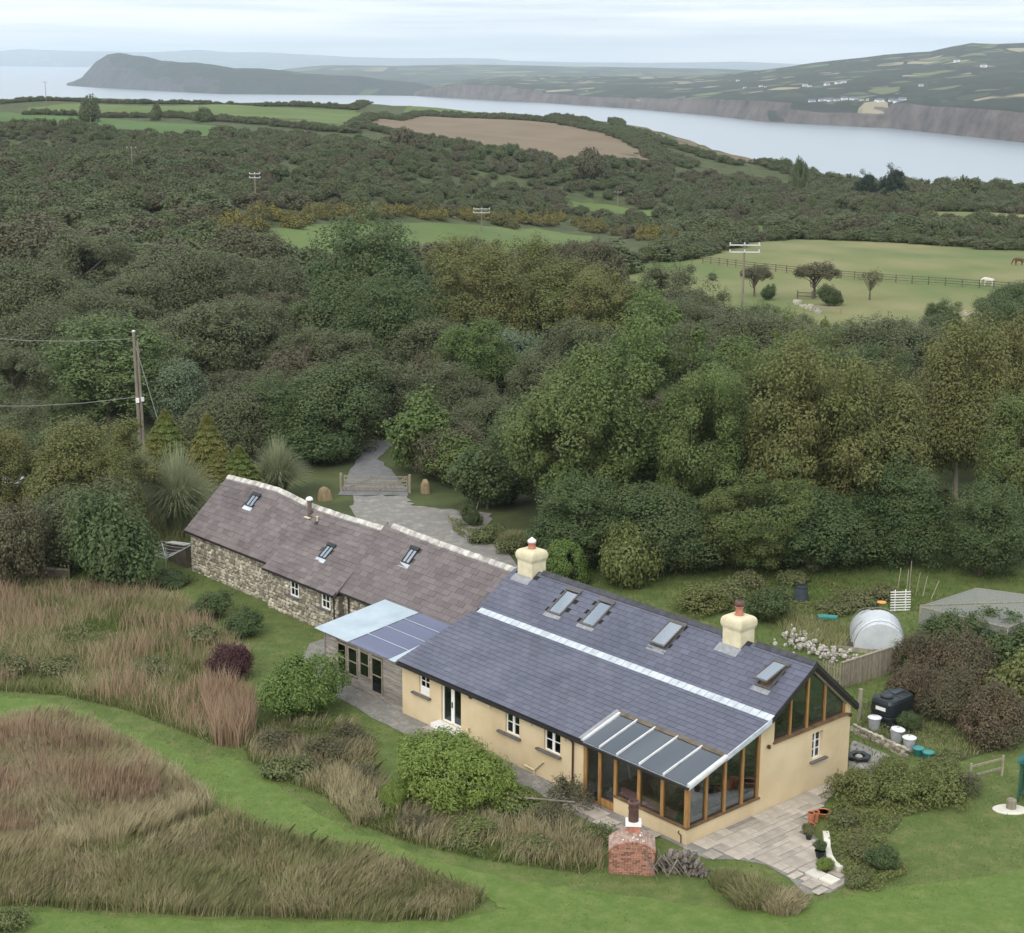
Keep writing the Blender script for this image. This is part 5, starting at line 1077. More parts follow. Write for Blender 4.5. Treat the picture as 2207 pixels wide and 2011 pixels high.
# garden shrubs behind the house
def gplant(key, cx, yb, H, wd, name, label, cat, group=None): P = hk(cx, yb); return plant(key, P, H, wd, name, label, cat, group)
gplant('ball', 1115, 1150, 3.4, 3.3, 'clipped_shrub', 'round clipped light-green shrub behind the chimney', 'shrub')
gplant('rose', 1225, 1160, 4.2, 4.2, 'rose_bush', 'tall loose yellow-green rose bush next to the clipped round shrub', 'bush')
gplant('dense_shrub', 1330, 1130, 3.6, 5.0, 'shrub', 'dark green shrub behind the house between the two chimneys', 'shrub')
gplant('dense_shrub', 925, 1035, 1.5, 1.9, 'shrub', 'small dark glossy shrub on the edge of the gravel yard', 'shrub')
gplant('herb', 955, 1068, 1.3, 3.2, 'flower_clump', 'yellow-green flower clump between gravel yard and cottage ridge', 'plant')
gplant('herb', 1000, 1085, 1.2, 3.0, 'flower_clump', 'low green flower clump behind the cream chimney', 'plant')
gplant('mound_green', 1010, 1075, 1.3, 3., 'grass_clump', 'arching strap-leaved clump behind the cream chimney', 'plant')
for cx, yb, H, wd, k, lb in ((1385, 1195, 1.7, 3.6, 'rose', 'yellowing leafy shrub behind the ridge left of the plain chimney'), (1440, 1185, 1.6, 3.2, 'herb', 'yellow-green leafy clump left of the brown chimney pot'), (1515, 1225, 2.2, 3.4, 'dense_shrub', 'ivy-dark shrub between chimney and white stone heap'), (1470, 1160, 1.5, 2.8, 'herb', 'bright green weeds in front of the kitchen garden'), (1560, 1150, 1.1, 3., 'herb', 'low potato-green plants beside the dark compost bin'), (1690, 1190, 1.0, 3.2, 'herb', 'low leafy vegetables left of the white slatted rack'), (1640, 1205, .9, 3., 'herb', 'low leafy vegetables behind the teal tray'), (1740, 1180, 1.2, 2.6, 'herb', 'leafy climbing beans at the foot of the canes')):
    gplant(k, cx, yb, H, wd, 'garden_plant', lb, 'plant')
for cx, yb, H, wd, k, lb in ((1880, 1290, 2.5, 4.4, 'dense_shrub', 'blue-green leafy shrub right of the white cloche tunnel'), (1975, 1300, 2.5, 5.0, 'dense_shrub', 'wide dark green shrub in front of the fruit cage'), (1790, 1392, 2.7, 3.6, 'fuchsia', 'brown-red fuchsia bush beside the oil tank'), (1870, 1420, 3.0, 4.2, 'fuchsia', 'brown-red fuchsia bush above the teal tubs'), (1965, 1455, 3.2, 4.4, 'fuchsia', 'brown-red fuchsia bush above the green arbour'), (1800, 1325, 2.6, 3.6, 'fuchsia', 'brown-red fuchsia bush at the end of the paling fence'), (1890, 1360, 3.6, 5.0, 'fuchsia', 'tallest brown-red fuchsia bush behind the oil tank'), (2050, 1380, 3.2, 4.6, 'rose', 'bright green shrub at the edge of the kitchen garden')):
    gplant(k, cx, yb, H, wd, 'shrub', lb, 'shrub')
for cx, yb, H, wd, k, lb in ((1700, 1570, 1.5, 2.5, 'rose', 'leafy yellow-flecked shrub at the corner of the gable wall'), (1770, 1580, 1.6, 2.8, 'rose', 'leafy yellow-flecked shrub in the middle of the bed beside the patio'), (1840, 1570, 1.6, 2.6, 'rose', 'leafy yellow-flecked shrub at the lawn end of the patio bed'), (1760, 1515, .7, 2.0, 'rose', 'leafy shrub below the teal tubs'), (1840, 1520, .8, 2.2, 'rose', 'leafy shrub beside the two rails'), (1655, 1625, .9, 1.6, 'herb', 'grey-green tufted plant behind the terracotta pots'), (1690, 1690, .9, 1.6, 'herb', 'grey-green low bush behind the white kerb'), (1740, 1715, 1.1, 1.7, 'dense_shrub', 'dark blue-green bush at the lawn edge of the patio bed'), (1690, 1745, .8, 1.4, 'herb', 'olive spiky bush beside the patio step'), (1900, 1560, 1.2, 2.2, 'twiggy', 'bare twiggy bush left of the green arbour'), (1790, 1440, 1.0, 1.6, 'dense_shrub', 'fern-green plant in front of the oil tank')):
    gplant(k, cx, yb, H, wd, 'shrub', lb, 'shrub')
# in front of the house
gplant('fresh_bush', 588, 1410, 3.3, 5.2, 'bush', 'round bright green bush in front of the timber lean-to', 'bush')
gplant('lime_bush', 875, 1560, 3.2, 6.4, 'bush', 'domed lime-green spurge-like bush in front of the house wall', 'bush')
gplant('lime_bush', 778, 1590, 1.4, 1.8, 'bush', 'small lime-green dome beside the big domed bush', 'bush')
gplant('purple_bush', 462, 1335, 2.0, 3.0, 'bush', 'dark purple-leaved bush behind the bright green bush', 'bush')
for cx, yb, H, wd, k, lb in ((550, 1480, 1.4, 3.0, 'twiggy', 'dull brown twiggy bush below the bright green bush'), (640, 1500, 1.3, 3.2, 'twiggy', 'brown twiggy bush beside the gravel strip'), (690, 1465, 1.2, 2.6, 'twiggy', 'grey-brown twiggy bush in front of the lean-to boards'), (560, 1530, 1.1, 2.8, 'herb', 'dark green bramble clump at the edge of the mown path'), (720, 1540, 1.0, 2.4, 'twiggy', 'brown bramble left of the domed bush'), (1120, 1590, 1.7, 2.4, 'twiggy', 'bare brown shrub beside the oak doors'), (1090, 1625, 1.2, 2.6, 'twiggy', 'brown bramble right of the domed bush'), (1000, 1600, 1.1, 2.4, 'rose', 'green bramble under the domed bush'), (1170, 1660, 1.0, 1.8, 'herb', 'green weeds beside the brick oven'), (930, 1640, .9, 2.6, 'rose', 'leafy bramble along the front of the bed'), (820, 1640, .9, 2.4, 'twiggy', 'brown bramble at the front of the bed near the mown path'), (1060, 1680, .9, 2.4, 'herb', 'green bramble at the front of the bed near the oven')):
    gplant(k, cx, yb, H, wd, 'bramble', lb, 'bush')
for cx, yb, H, wd, k, lb in ((130, 1115, 1.6, 3.6, 'ball', 'rounded yellow-green bush behind the long garden plank'), (220, 1128, 1.2, 3.0, 'ball', 'low yellow-green bush next to the rotary dryer'), (335, 1150, .8, 3.0, 'dense_shrub', 'grey-green herb bush under the rotary dryer'), (60, 1130, 1.4, 2.6, 'twiggy', 'bare grey shrub beside the garden plank'), (420, 1215, 1.5, 3., 'dense_shrub', 'olive bush in the rough grass below the stone cottage'), (480, 1250, 1.4, 2.8, 'dense_shrub', 'dark olive bush nearest the cottage windows'), (400, 1270, 1.4, 2.8, 'herb', 'green bush in the tall russet weeds'), (190, 1165, 1.3, 2.2, 'twiggy', 'leaning pale-stemmed shrub left of the russet weeds'), (120, 1325, 1.2, 3., 'herb', 'green bramble among the russet weeds, beside the mown path'), (10, 1330, 1.4, 3.2, 'herb', 'dark green bramble at the end of the mown path'), (300, 1330, 1.2, 2.6, 'herb', 'green bramble in the rough grass above the mown path'), (20, 1830, 1.0, 1.8, 'herb', 'grey-leaved weed clump at the edge of the lower lawn')):
    gplant(k, cx, yb, H, wd, 'bush', lb, 'bush')
gplant('mound_green', 1480, 1770, .9, 2.8, 'grass_clump', 'arching yellow-green grass mound at the patio edge', 'plant'); gplant('mound_straw', 1540, 1785, .8, 2.4, 'grass_clump', 'arching russet grass mound nearest the patio step', 'plant'); gplant('mound_green', 1430, 1745, .8, 1.8, 'grass_clump', 'arching green grass mound beside the log pile', 'plant')
# ---- field trees
for cx, yb, H, wd, k, lb in ((1485, 585, 5.0, 5.2, 'hawthorn', 'round hawthorn beside the tall pole in the pasture'), (1603, 588, 5.6, 7., 'hawthorn', 'spreading windswept hawthorn in the middle of the pasture'), (1712, 592, 5.2, 5.4, 'hawthorn_bare', 'thin half-bare hawthorn at the pasture edge'), (1514, 592, 2.2, 2.6, 'dense_shrub', 'small dark bush beside the round hawthorn'), (1632, 603, 2.8, 4., 'dense_shrub', 'dark bush at the foot of the windswept hawthorn')):
    gplant(k, cx, yb, H, wd, 'hawthorn' if 'haw' in k else 'bush', lb, 'tree' if 'haw' in k else 'bush')
for cx, yt, wp, D, lb in ((1762, 325, 62, 560, 'tall dark pine standing against the water'), (1706, 336, 52, 565, 'lower dark pine beside the tall pine')): ptree('pine', cx, yt, wp, D, 'pine_tree', lb)
ptree('scrub0', 1890, 352, 66, 540, 'tree', 'domed tree standing alone against the water'); ptree('scrub1', 1578, 312, 30, 640, 'tree', 'small pointed tree on the skyline against the bay')
for cx, yt, wp, D, lb in ((798, 250, 62, 660, 'large round brown-green tree at the brown field edge'), (1155, 290, 64, 640, 'round brown-green tree below the brown field'), (170, 195, 48, 800, 'round bush in the far hedge beside the bright field'), (405, 215, 44, 820, 'domed bush in the hedge between the bright fields'), (305, 208, 26, 850, 'small bush in the hedge of the bright field')):
    ptree('scrub3' if wp > 50 else 'scrub2', cx, yt, wp, D, 'hedge_tree', lb)

# ---- mid-distance scrub: the ones that show largest as trees of their own, the rest one mass
rs = np.random.RandomState(8)
FP = {k: np.array(v) for k, v in FIELDS.items()}
def scatter(n, D0, D1, a0=-.40, a1=.40, avoid=3.):
    D = np.sqrt(rs.uniform(D0**2, D1**2, n)); a = rs.uniform(a0, a1, n); P = np.stack([a * D, D], 1); ok = np.ones(n, bool)
    for k, poly in FP.items():
        c = poly.mean(0); ok &= ~inpoly(P, (poly - c) * (1 + avoid / np.abs(poly - c).max()) + c)
    return P[ok]
def thin(P, d):
    grid = {}; out = []
    for p in P:
        g = (int(p[0] // d), int(p[1] // d))
        if any((q[0]-p[0])**2 + (q[1]-p[1])**2 < d*d for i in (-1, 0, 1) for j in (-1, 0, 1) for q in grid.get((g[0]+i, g[1]+j), ())): continue
        grid.setdefault(g, []).append(p); out.append(p)
    return np.array(out)
SL = [('scrub0', 'dark green scrub bush in the thicket between the fields'), ('scrub1', 'olive green scrub bush in the thicket between the fields'), ('scrub2', 'dull green low scrub bush in the thicket between the fields'), ('scrub3', 'brownish scrub bush in the thicket between the fields')]
Pm = thin(scatter(7000, 225, 690, avoid=7.), 5.6)
Px = np.array(hp((1290, 545), (2060, 545), (2060, 640), (1290, 620))); Pm = Pm[~inpoly(Pm, Px)]
Px = np.array(hp((430, 425), (1180, 420), (1330, 470), (1330, 500), (1180, 520), (430, 520))); Pm = Pm[~inpoly(Pm, Px)]
cb = np.interp(Pm[:, 0] / Pm[:, 1], _coast[:, 0], _coast[:, 1]); Pm = Pm[Pm[:, 1] < cb - 12]
# keep the slope of the headland and the far ploughland open
hs_ = np.array(hp((1150, 228), (1290, 243), (1430, 275), (1500, 320), (1440, 324), (1220, 256))); Pm = Pm[~inpoly(Pm, hs_)]
tall = fbm(Pm[:, 0] / 60, Pm[:, 1] / 60, 5, 3)
vis = (np.abs(Pm[:, 0]) < Pm[:, 1] * .31)
order = np.argsort(Pm[:, 1]); nsep = 0; rest = []
for i in order:
    p = Pm[i]; D = p[1]; h = 1.6 + 5.6 * tall[i] + rs.uniform(-.8, 1.6)
    if D > 450: h *= .8
    if vis[i] and nsep < 190 and (rs.rand() < .62):
        k, lb = SL[rs.randint(4)]; wd = h * rs.uniform(1.5, 2.4); plant(k, p, h, wd, 'scrub_bush', lb, 'bush', lb.split(' scrub')[0] + ' scrub bushes between the fields'); nsep += 1
    else: rest.append((p[0], p[1], h))
HEDGES = [[(0, 205), (150, 200), (350, 205), (560, 209), (700, 216)], [(700, 212), (830, 208), (950, 215), (1070, 226)], [(60, 226), (330, 229), (500, 243), (640, 258), (700, 262)], [(690, 256), (720, 238), (760, 228)], [(740, 234), (850, 226), (960, 231), (1110, 244)], [(1110, 244), (1200, 264), (1270, 296), (1300, 330)], [(1070, 228), (1150, 232), (1220, 254), (1300, 282), (1380, 305), (1450, 326)], [(1095, 236), (1160, 245), (1215, 262), (1290, 295), (1365, 328)], [(1085, 232), (1150, 240), (1225, 268), (1300, 305), (1345, 330)], [(720, 252), (800, 270), (930, 294), (1060, 314), (1200, 325), (1290, 328)], [(810, 228), (950, 234), (1075, 240)], [(1340, 512), (1400, 492), (1450, 476), (1440, 455)], [(1560, 470), (1720, 474), (1900, 485), (2080, 497)], [(1840, 416), (1960, 418), (2080, 425)]]
for H_ in HEDGES:
    W_ = [hk(*p)[:2] for p in H_]
    for a, b in zip(W_[:-1], W_[1:]):
        L = np.linalg.norm(b - a); n = max(2, int(L / 2.2))
        for t_ in np.linspace(0, 1, n):
            q = a + (b - a) * t_ + rs.normal(size=2) * 1.0; rest.append((q[0], q[1], rs.uniform(1.8, 3.4)))
# coast brow scrub on the right skyline
for a in np.linspace(.145, .42, 130):
    D = np.interp(a, _coast[:, 0], _coast[:, 1]) - rs.uniform(5, 30); rest.append((a * D, D, rs.uniform(2.5, 5.5)))
rest = np.array(rest)
def mass(name, pts, key, label):
    """one object whose geometry nodes set a bush on every point"""
    me = bpy.data.meshes.new(name); z = gz(pts[:, 0], pts[:, 1]); V = np.stack([pts[:, 0], pts[:, 1], z], 1)
    me.vertices.add(len(V)); me.vertices.foreach_set('co', V.astype(np.float32).ravel()); at = me.attributes.new('hs', 'FLOAT', 'POINT'); at.data.foreach_set('value', pts[:, 2].astype(np.float32)); me.update()
    o = obj(name, me, None, kind='stuff'); tag(o, label, 'scrub')
    src = next(x for x in COL.objects if x.type == 'MESH' and x.data == PROTO[key][0]); H0 = PROTO[key][2]
    ng = bpy.data.node_groups.new(name, 'GeometryNodeTree'); ng.interface.new_socket('Geometry', in_out='INPUT', socket_type='NodeSocketGeometry'); ng.interface.new_socket('Geometry', in_out='OUTPUT', socket_type='NodeSocketGeometry')
    gi = N(ng, 'NodeGroupInput'); go = N(ng, 'NodeGroupOutput'); oi = N(ng, 'GeometryNodeObjectInfo'); oi.inputs['Object'].default_value = src; oi.inputs['As Instance'].default_value = True
    ip = N(ng, 'GeometryNodeInstanceOnPoints'); rv = N(ng, 'FunctionNodeRandomValue', data_type='FLOAT_VECTOR'); rv.inputs[0].default_value = (0, 0, 0); rv.inputs[1].default_value = (0, 0, 6.28)
    na = N(ng, 'GeometryNodeInputNamedAttribute', data_type='FLOAT'); na.inputs[0].default_value = 'hs'
    dv = N(ng, 'ShaderNodeMath', operation='DIVIDE'); dv.inputs[1].default_value = H0; rw = N(ng, 'FunctionNodeRandomValue', data_type='FLOAT'); rw.inputs[2].default_value = .8; rw.inputs[3].default_value = 1.6
    cx_ = N(ng, 'ShaderNodeCombineXYZ'); L = ng.links.new
    L(gi.outputs[0], ip.inputs['Points']); L(oi.outputs['Geometry'], ip.inputs['Instance']); L(rv.outputs[0], ip.inputs['Rotation'])
    mw = N(ng, 'ShaderNodeMath', operation='MAXIMUM'); mw.inputs[1].default_value = .85; L(na.outputs[0], dv.inputs[0]); L(dv.outputs[0], mw.inputs[0]); mu = N(ng, 'ShaderNodeMath', operation='MULTIPLY'); L(mw.outputs[0], mu.inputs[0]); L(rw.outputs[1], mu.inputs[1])
    L(mu.outputs[0], cx_.inputs[0]); L(mu.outputs[0], cx_.inputs[1]); L(dv.outputs[0], cx_.inputs[2]); L(cx_.outputs[0], ip.inputs['Scale']); L(ip.outputs[0], go.inputs[0])
    md = o.modifiers.new('scatter', 'NODES'); md.node_group = ng; return o
pick = rs.randint(0, 4, len(rest))
for k_, lb in enumerate(('far dark green scrub and hedges running together into one mass', 'far olive scrub and hedges running together into one mass', 'far dull green scrub and hedges running together into one mass', 'far brownish scrub and hedges running together into one mass')):
    mass('far_scrub', rest[pick == k_], f'scrub{k_}', lb)
# gorse in flower along the middle field
gl = []
for H_ in ([(440, 452), (560, 438), (700, 428), (860, 428), (1010, 436), (1160, 448), (1290, 470), (1320, 490)],):
    W_ = [hk(*p)[:2] for p in H_]
    for a, b in zip(W_[:-1], W_[1:]):
        for t_ in np.linspace(0, 1, 18): q = a + (b - a) * t_ + rs.normal(size=2) * np.array([2.5, 5]); gl.append(q)
for q in gl: plant('gorse', q, rs.uniform(1.6, 3.), rs.uniform(3.5, 6), 'gorse_bush', 'gorse bush flecked with yellow flower above the middle field', 'bush', 'gorse along the middle field')

# ================================================================== LONG GRASS
def insample(poly, n, seed):
    r_ = np.random.RandomState(seed); poly = np.array(poly); lo = poly.min(0); hi = poly.max(0); out = []
    P = r_.uniform(lo, hi, (n * 3, 2)); P = P[inpoly(P, poly)]; return P[:n], r_
def meadow(name, poly, dens, hg, wid, lean, leaf, label, seed, ld=None, clump=.0, cs=2.5, edge=0):
    ar = 0; p = np.array(poly); ar = abs(np.sum(p[:, 0] * np.roll(p[:, 1], -1) - p[:, 1] * np.roll(p[:, 0], -1))) / 2
    P, r_ = insample(rough(poly, edge, 5, seed) if edge else poly, int(ar * dens), seed)
    f = fbm(P[:, 0] / cs, P[:, 1] / cs, seed, 3)
    if clump: k = f > clump + r_.uniform(-.12, .12, len(P)); P = P[k]; f = f[k]
    h = r_.uniform(*hg, len(P)) * (.55 + .9 * f); base = np.stack([P[:, 0], P[:, 1], gz(P[:, 0], P[:, 1]) + .0], 1)
    B = blades(r_, base, h, np.full(len(P), wid) * r_.uniform(.6, 1.4, len(P)), r_.uniform(lean[0], lean[1], len(P)), ld)
    o = obj(name, pent(name, B, LF[leaf]), None, kind='stuff'); return tag(o, label, 'grass')
LD = np.array([.75, -.35])
M1 = hp((-40, 1440), (30, 1418), (100, 1412), (200, 1440), (300, 1505), (395, 1570), (425, 1600), (300, 1650), (130, 1690), (-40, 1725))
M2 = hp((-40, 1735), (130, 1695), (300, 1660), (440, 1610), (560, 1645), (700, 1690), (840, 1725), (960, 1775), (880, 1815), (650, 1812), (400, 1806), (200, 1795), (-40, 1782))
M3 = hp((-40, 1150), (60, 1150), (170, 1155), (290, 1165), (380, 1200), (440, 1260), (500, 1300), (420, 1330), (410, 1400), (480, 1440), (430, 1470), (380, 1450), (250, 1400), (120, 1370), (-40, 1360))
M4 = hp((395, 1380), (440, 1370), (500, 1395), (505, 1450), (470, 1475), (420, 1470))
M5 = hp((470, 1440), (560, 1430), (700, 1430), (735, 1480), (730, 1540), (800, 1580), (1000, 1600), (1160, 1640), (1185, 1700), (1150, 1722), (980, 1700), (820, 1665), (690, 1620), (640, 1570), (560, 1540), (490, 1500))
meadow('meadow_grass', M1, 330, (.7, 1.2), .020, (.15, .7), 'straw', 'tall pale straw grass bending in the bank beside the mown path', 1, LD, edge=.2)
meadow('undergrowth', M1, 120, (.3, .7), .03, (.2, .8), 'green', 'green undergrowth showing between the straw grass of the bank', 21, LD, .42, 2.)
meadow('russet_weeds', hp((-40, 1470), (60, 1450), (200, 1480), (290, 1540), (320, 1580), (250, 1610), (100, 1650), (-40, 1680)), 170, (.9, 1.45), .036, (.05, .35), 'rust', 'tall russet seed heads standing in the straw grass of the bank', 2, LD, .40, 3.)
meadow('meadow_grass', M2, 260, (.5, .95), .020, (.2, .8), 'straw_green', 'green and straw grass in the lower bank above the lawn', 3, LD, edge=.2)
meadow('meadow_grass', M2, 170, (.6, 1.0), .020, (.2, .8), 'straw', 'pale seeding grass scattered over the lower bank', 4, LD, .39, 3.)
meadow('undergrowth', M2, 110, (.25, .6), .03, (.2, .8), 'green', 'green undergrowth showing between the grass of the lower bank', 22, LD, .47, 2.)
meadow('russet_weeds', M2, 16, (.6, 1.1), .034, (.05, .4), 'rust', 'thin russet docks scattered over the lower bank', 5, LD, .52, 2.)
meadow('russet_weeds', M3, 42, (.8, 1.6), .030, (.05, .3), 'rust', 'tall russet docks and willowherb below the stone cottage', 6, None, .48, 3.2)
meadow('meadow_grass', M3, 150, (.4, .9), .024, (.2, .8), 'straw_green', 'tangled green and straw grass among the russet docks', 7, None, .36, 3.)
meadow('meadow_grass', M3, 60, (.6, 1.2), .022, (.1, .6), 'straw', 'pale seeding grass among the russet docks', 23, None, .5, 2.)
meadow('undergrowth', M3, 90, (.3, .7), .05, (.2, .9), 'green', 'low green undergrowth among the russet docks', 8)
meadow('russet_weeds', M4, 150, (1.2, 2.1), .036, (.05, .3), 'rust', 'tall tan seeding willowherb beside the bright green bush', 9)
meadow('meadow_grass', M5, 140, (.45, 1.0), .022, (.2, .8), 'straw', 'straw-coloured grass in the rough bed before the house', 10, LD, .46, 2.2)
meadow('meadow_grass', hp((640, 1520), (720, 1560), (760, 1620), (700, 1630), (650, 1580)), 220, (.7, 1.3), .022, (.2, .7), 'straw', 'tall pale straw grass left of the domed lime-green bush', 24, LD)
meadow('meadow_grass', hp((1020, 1640), (1180, 1660), (1190, 1715), (1100, 1710), (1000, 1690)), 160, (.5, 1.1), .022, (.2, .7), 'straw', 'tall pale straw grass left of the brick oven', 25, LD)
meadow('undergrowth', M5, 150, (.25, .6), .045, (.2, .9), 'green', 'green undergrowth in the rough bed before the house', 11)
LV = [(-30, 56), (30, 56)] + LAWN[2:]
meadow('lawn_grass', LV, 13, (.05, .13), .04, (.3, 1.2), 'green', 'short tufty green grass of the lawn', 12)
meadow('lawn_grass', LV, 18, (.05, .15), .05, (.4, 1.3), 'straw_green', 'dry straw-coloured wisps lying in the lawn', 13, None, .45, 4.)
meadow('meadow_grass', hp((170, 960), (330, 1000), (400, 1010), (385, 1060), (300, 1100), (240, 1080), (200, 1020)), 40, (.3, .8), .05, (.2, .9), 'straw_green', 'rough dry grass beside the cottage end wall', 14, None, .38)
meadow('meadow_grass', hp((560, 1395), (640, 1420), (600, 1450), (520, 1440)), 60, (.3, .6), .03, (.2, .8), 'straw_green', 'rough grass at the foot of the bright green bush', 15)
meadow('meadow_grass', hp((1560, 1215), (1680, 1235), (1660, 1290), (1560, 1262), (1530, 1235)), 60, (.4, .8), .04, (.2, .6), 'straw_green', 'yellowing grass behind the white stone heap', 16)
meadow('garden_weeds', GG, 16, (.1, .35), .05, (.3, 1.), 'green', 'green grass and weeds of the kitchen garden', 26)
meadow('meadow_grass', hp((1620, 1130), (1800, 1150), (1990, 1220), (1600, 1190), (1400, 1150)), 25, (.15, .4), .05, (.2, .8), 'green', 'taller green grass round the vegetable beds', 17)
meadow('meadow_grass', hp((1700, 1390), (1900, 1440), (1930, 1490), (1780, 1470), (1690, 1430)), 45, (.2, .5), .04, (.2, .8), 'straw_green', 'rough grass round the oil tank and bins', 18)

# ---- low leafy ground cover
def leafcover(name, poly, dens, hmax, L, Wd, leaf, label, seed, cs=1.2, thr=.3):
    p = np.array(poly); ar = abs(np.sum(p[:, 0] * np.roll(p[:, 1], -1) - p[:, 1] * np.roll(p[:, 0], -1))) / 2
    P, r_ = insample(poly, int(ar * dens), seed); f = fbm(P[:, 0] / cs, P[:, 1] / cs, seed, 3); k = f > thr + r_.uniform(-.06, .06, len(P)); P, f = P[k], f[k]
    z = gz(P[:, 0], P[:, 1]) + hmax * np.clip((f - thr) * 2.6, .12, 1.2) * r_.uniform(.25, 1, len(P)) ** .6
    C_ = np.concatenate([P, z[:, None]], 1); nn = nrm(r_.normal(size=(len(P), 3)) * .6 + np.array([0, -.25, .8]))
    o = obj(name, quads(name, leaves(C_, nn, L, Wd, r_), LF[leaf]), None, kind='stuff'); return tag(o, label, 'plants')
BED = hp((1640, 1590), (1720, 1560), (1880, 1545), (1900, 1580), (1780, 1610), (1740, 1660), (1790, 1720), (1720, 1765), (1665, 1740), (1640, 1690), (1620, 1640))
leafcover('bed_planting', BED, 260, .55, .13, .08, 'rose', 'mixed yellow-green planting filling the bed beside the patio', 41)
leafcover('bed_planting', BED, 160, .5, .12, .06, 'herb', 'grey-green low plants filling the bed beside the patio', 42, 1.6, .42)
leafcover('bramble_cover', M5, 200, .75, .12, .075, 'herb', 'leafy bramble cover in the rough bed before the house', 43, 1.8, .38)
leafcover('bramble_cover', M5, 160, .7, .12, .07, 'thorn', 'dull brown bramble cover in the rough bed before the house', 44, 2.2, .46)
leafcover('weed_cover', M3, 120, .9, .13, .08, 'herb', 'leafy green weeds among the russet docks', 45, 2.4, .44)
leafcover('weed_cover', M3, 90, .9, .13, .08, 'ash_dark', 'darker nettles among the russet docks', 46, 2.8, .5)
leafcover('weed_cover', hp((1690, 1385), (1800, 1400), (1930, 1470), (1900, 1500), (1760, 1480), (1690, 1430)), 120, .5, .13, .08, 'herb', 'leafy weeds round the oil tank and bins', 47, 1.4, .42)
leafcover('weed_cover', hp((1350, 1150), (1560, 1140), (1720, 1160), (1740, 1200), (1640, 1215), (1520, 1225), (1400, 1200)), 130, .8, .16, .10, 'rose', 'leafy yellow-green growth of the vegetable beds', 48, 2., .42)
leafcover('weed_cover', hp((880, 1030), (985, 1040), (1015, 1090), (960, 1075), (900, 1055)), 150, .8, .15, .09, 'rose', 'leafy flower border between the gravel yard and the cottage', 49, 1.6, .36)
leafcover('weed_cover', hp((250, 1085), (370, 1095), (470, 1170), (520, 1220), (440, 1230), (330, 1150)), 60, .35, .12, .07, 'herb', 'low weeds in the grass beside the stone cottage', 50, 1.8, .46)

# ================================================================== PATIO
S8 = .3599
def z8(a, b): return (1200 + a * S8, 1350 + b * S8)
def zA(a, b): s = 557 / 1860; return (1650 + a * s, 1200 + b * s)
def zB(a, b): s = 600 / 2016; return (a * s, 1100 + b * s)
def z5(a, b): s = 500 / 2016; return (650 + a * s, 900 + b * s)
def zP(a, b): s = 807 / 1977; return (1400 + a * s, 400 + b * s)
def on(p, z=None): return hit(*p) if z is None else atz(*p, z)
pat = [w2h(on(z8(*p)))[:2] for p in ((610, 1260), (760, 1330), (760, 1340), (900, 1395), (1080, 1400), (1250, 1430), (1390, 1510), (1490, 1612), (1640, 1600), (1750, 1545), (1690, 1470), (1610, 1380), (1580, 1300), (1530, 1250), (1530, 1180), (1580, 1100), (1640, 1020))] + [(.3, 13.5), (-.5, 13.5), (.02, 11.9), (.02, -.03), (-6.6, -.03), (-6.6, -1.6), (-3.6, -1.5)]
pb = obj('patio', MB().prism([tuple(p) for p in pat][::-1], lambda x, y: (x, y, -.02), lambda x, y: (x, y, .07)), MT['gravel'], None)
pb.location = (X0, Y0, 0); pb.rotation_euler = (0, 0, YAW); pb['kind'] = 'structure'
r = random.Random(4); sm = []; y = -7.0; pa = np.array(pat); used = np.zeros((400, 400), bool)
cell = .32; ox, oy = -8., -8.
for j in range(70):
    for i in range(70):
        if used[i, j]: continue
        a, b = r.choice(((3, 2), (2, 2), (4, 3), (3, 3), (2, 3)))
        while used[i:i+a, j].any(): a -= 1
        used[i:i+a, j:j+b] = True
        x0, y0, x1, y1 = ox + i*cell, oy + j*cell, ox + (i+a)*cell, oy + (j+b)*cell
        cn = np.array([((x0+x1)/2, (y0+y1)/2), (x0+.12, y0+.12), (x1-.12, y0+.12), (x0+.12, y1-.12), (x1-.12, y1-.12)])
        ins = inpoly(cn, pa)
        if not ins.all(): 
            if not ins[0]: continue
            x0 += .12; x1 -= .12; y0 += .12; y1 -= .12
            if not inpoly(np.array([(x0, y0), (x1, y0), (x0, y1), (x1, y1)]), pa).sum() >= 3: continue
        sm.append(frame(((x0+x1)/2, y0 + .012, .072 + r.uniform(0, .012)), (1, 0, 0), (0, 1, 0), (0, 0, 1), (x1-x0-.024, y1-y0-.024, .03)))
pieces(pb, 'paving_slab', UBOX, UBOXF, sm, MT['paving'], 300, 'paving_slabs', RM)
# pale step at the patio tip and the curved kerb
stp = thing('stone_step', 'pale stone step at the outer tip of the patio', 'step', on(z8(1590, 1520)), YAW)
for i_, (dx, dy) in enumerate(((-.36, 0), (.36, .05))): obj('slab', MB().box((dx, dy, .16), (.7, .62, .09)), MT['paving_pale'], stp)
obj('riser', MB().box((0, .0, .06), (1.3, .5, .11)), MT['paving'], stp)
kp = [on(z8(*p)) for p in ((1590, 1265), (1598, 1310), (1600, 1360), (1612, 1410), (1640, 1455), (1680, 1485))]
kb = thing('low_garden_wall', 'curved low white rendered wall along the patio bed', 'wall', kp[2])
for a, b in zip(kp[:-1], kp[1:]):
    A, B_ = a - kp[2], b - kp[2]; d = (B_ - A)[:2]; n_ = np.array([d[1], -d[0]]) / np.linalg.norm(d); o1 = np.array([*(-n_ * .28), 0.])
    z0, z1 = np.array([0, 0, -.05]), np.array([0, 0, .34])
    obj('wall_segment', MB().hexa([A + z0, B_ + z0, B_ + o1 + z0, A + o1 + z0, A + z1, B_ + z1, B_ + o1 + z1, A + o1 + z1]), MT['paving_pale'], kb)
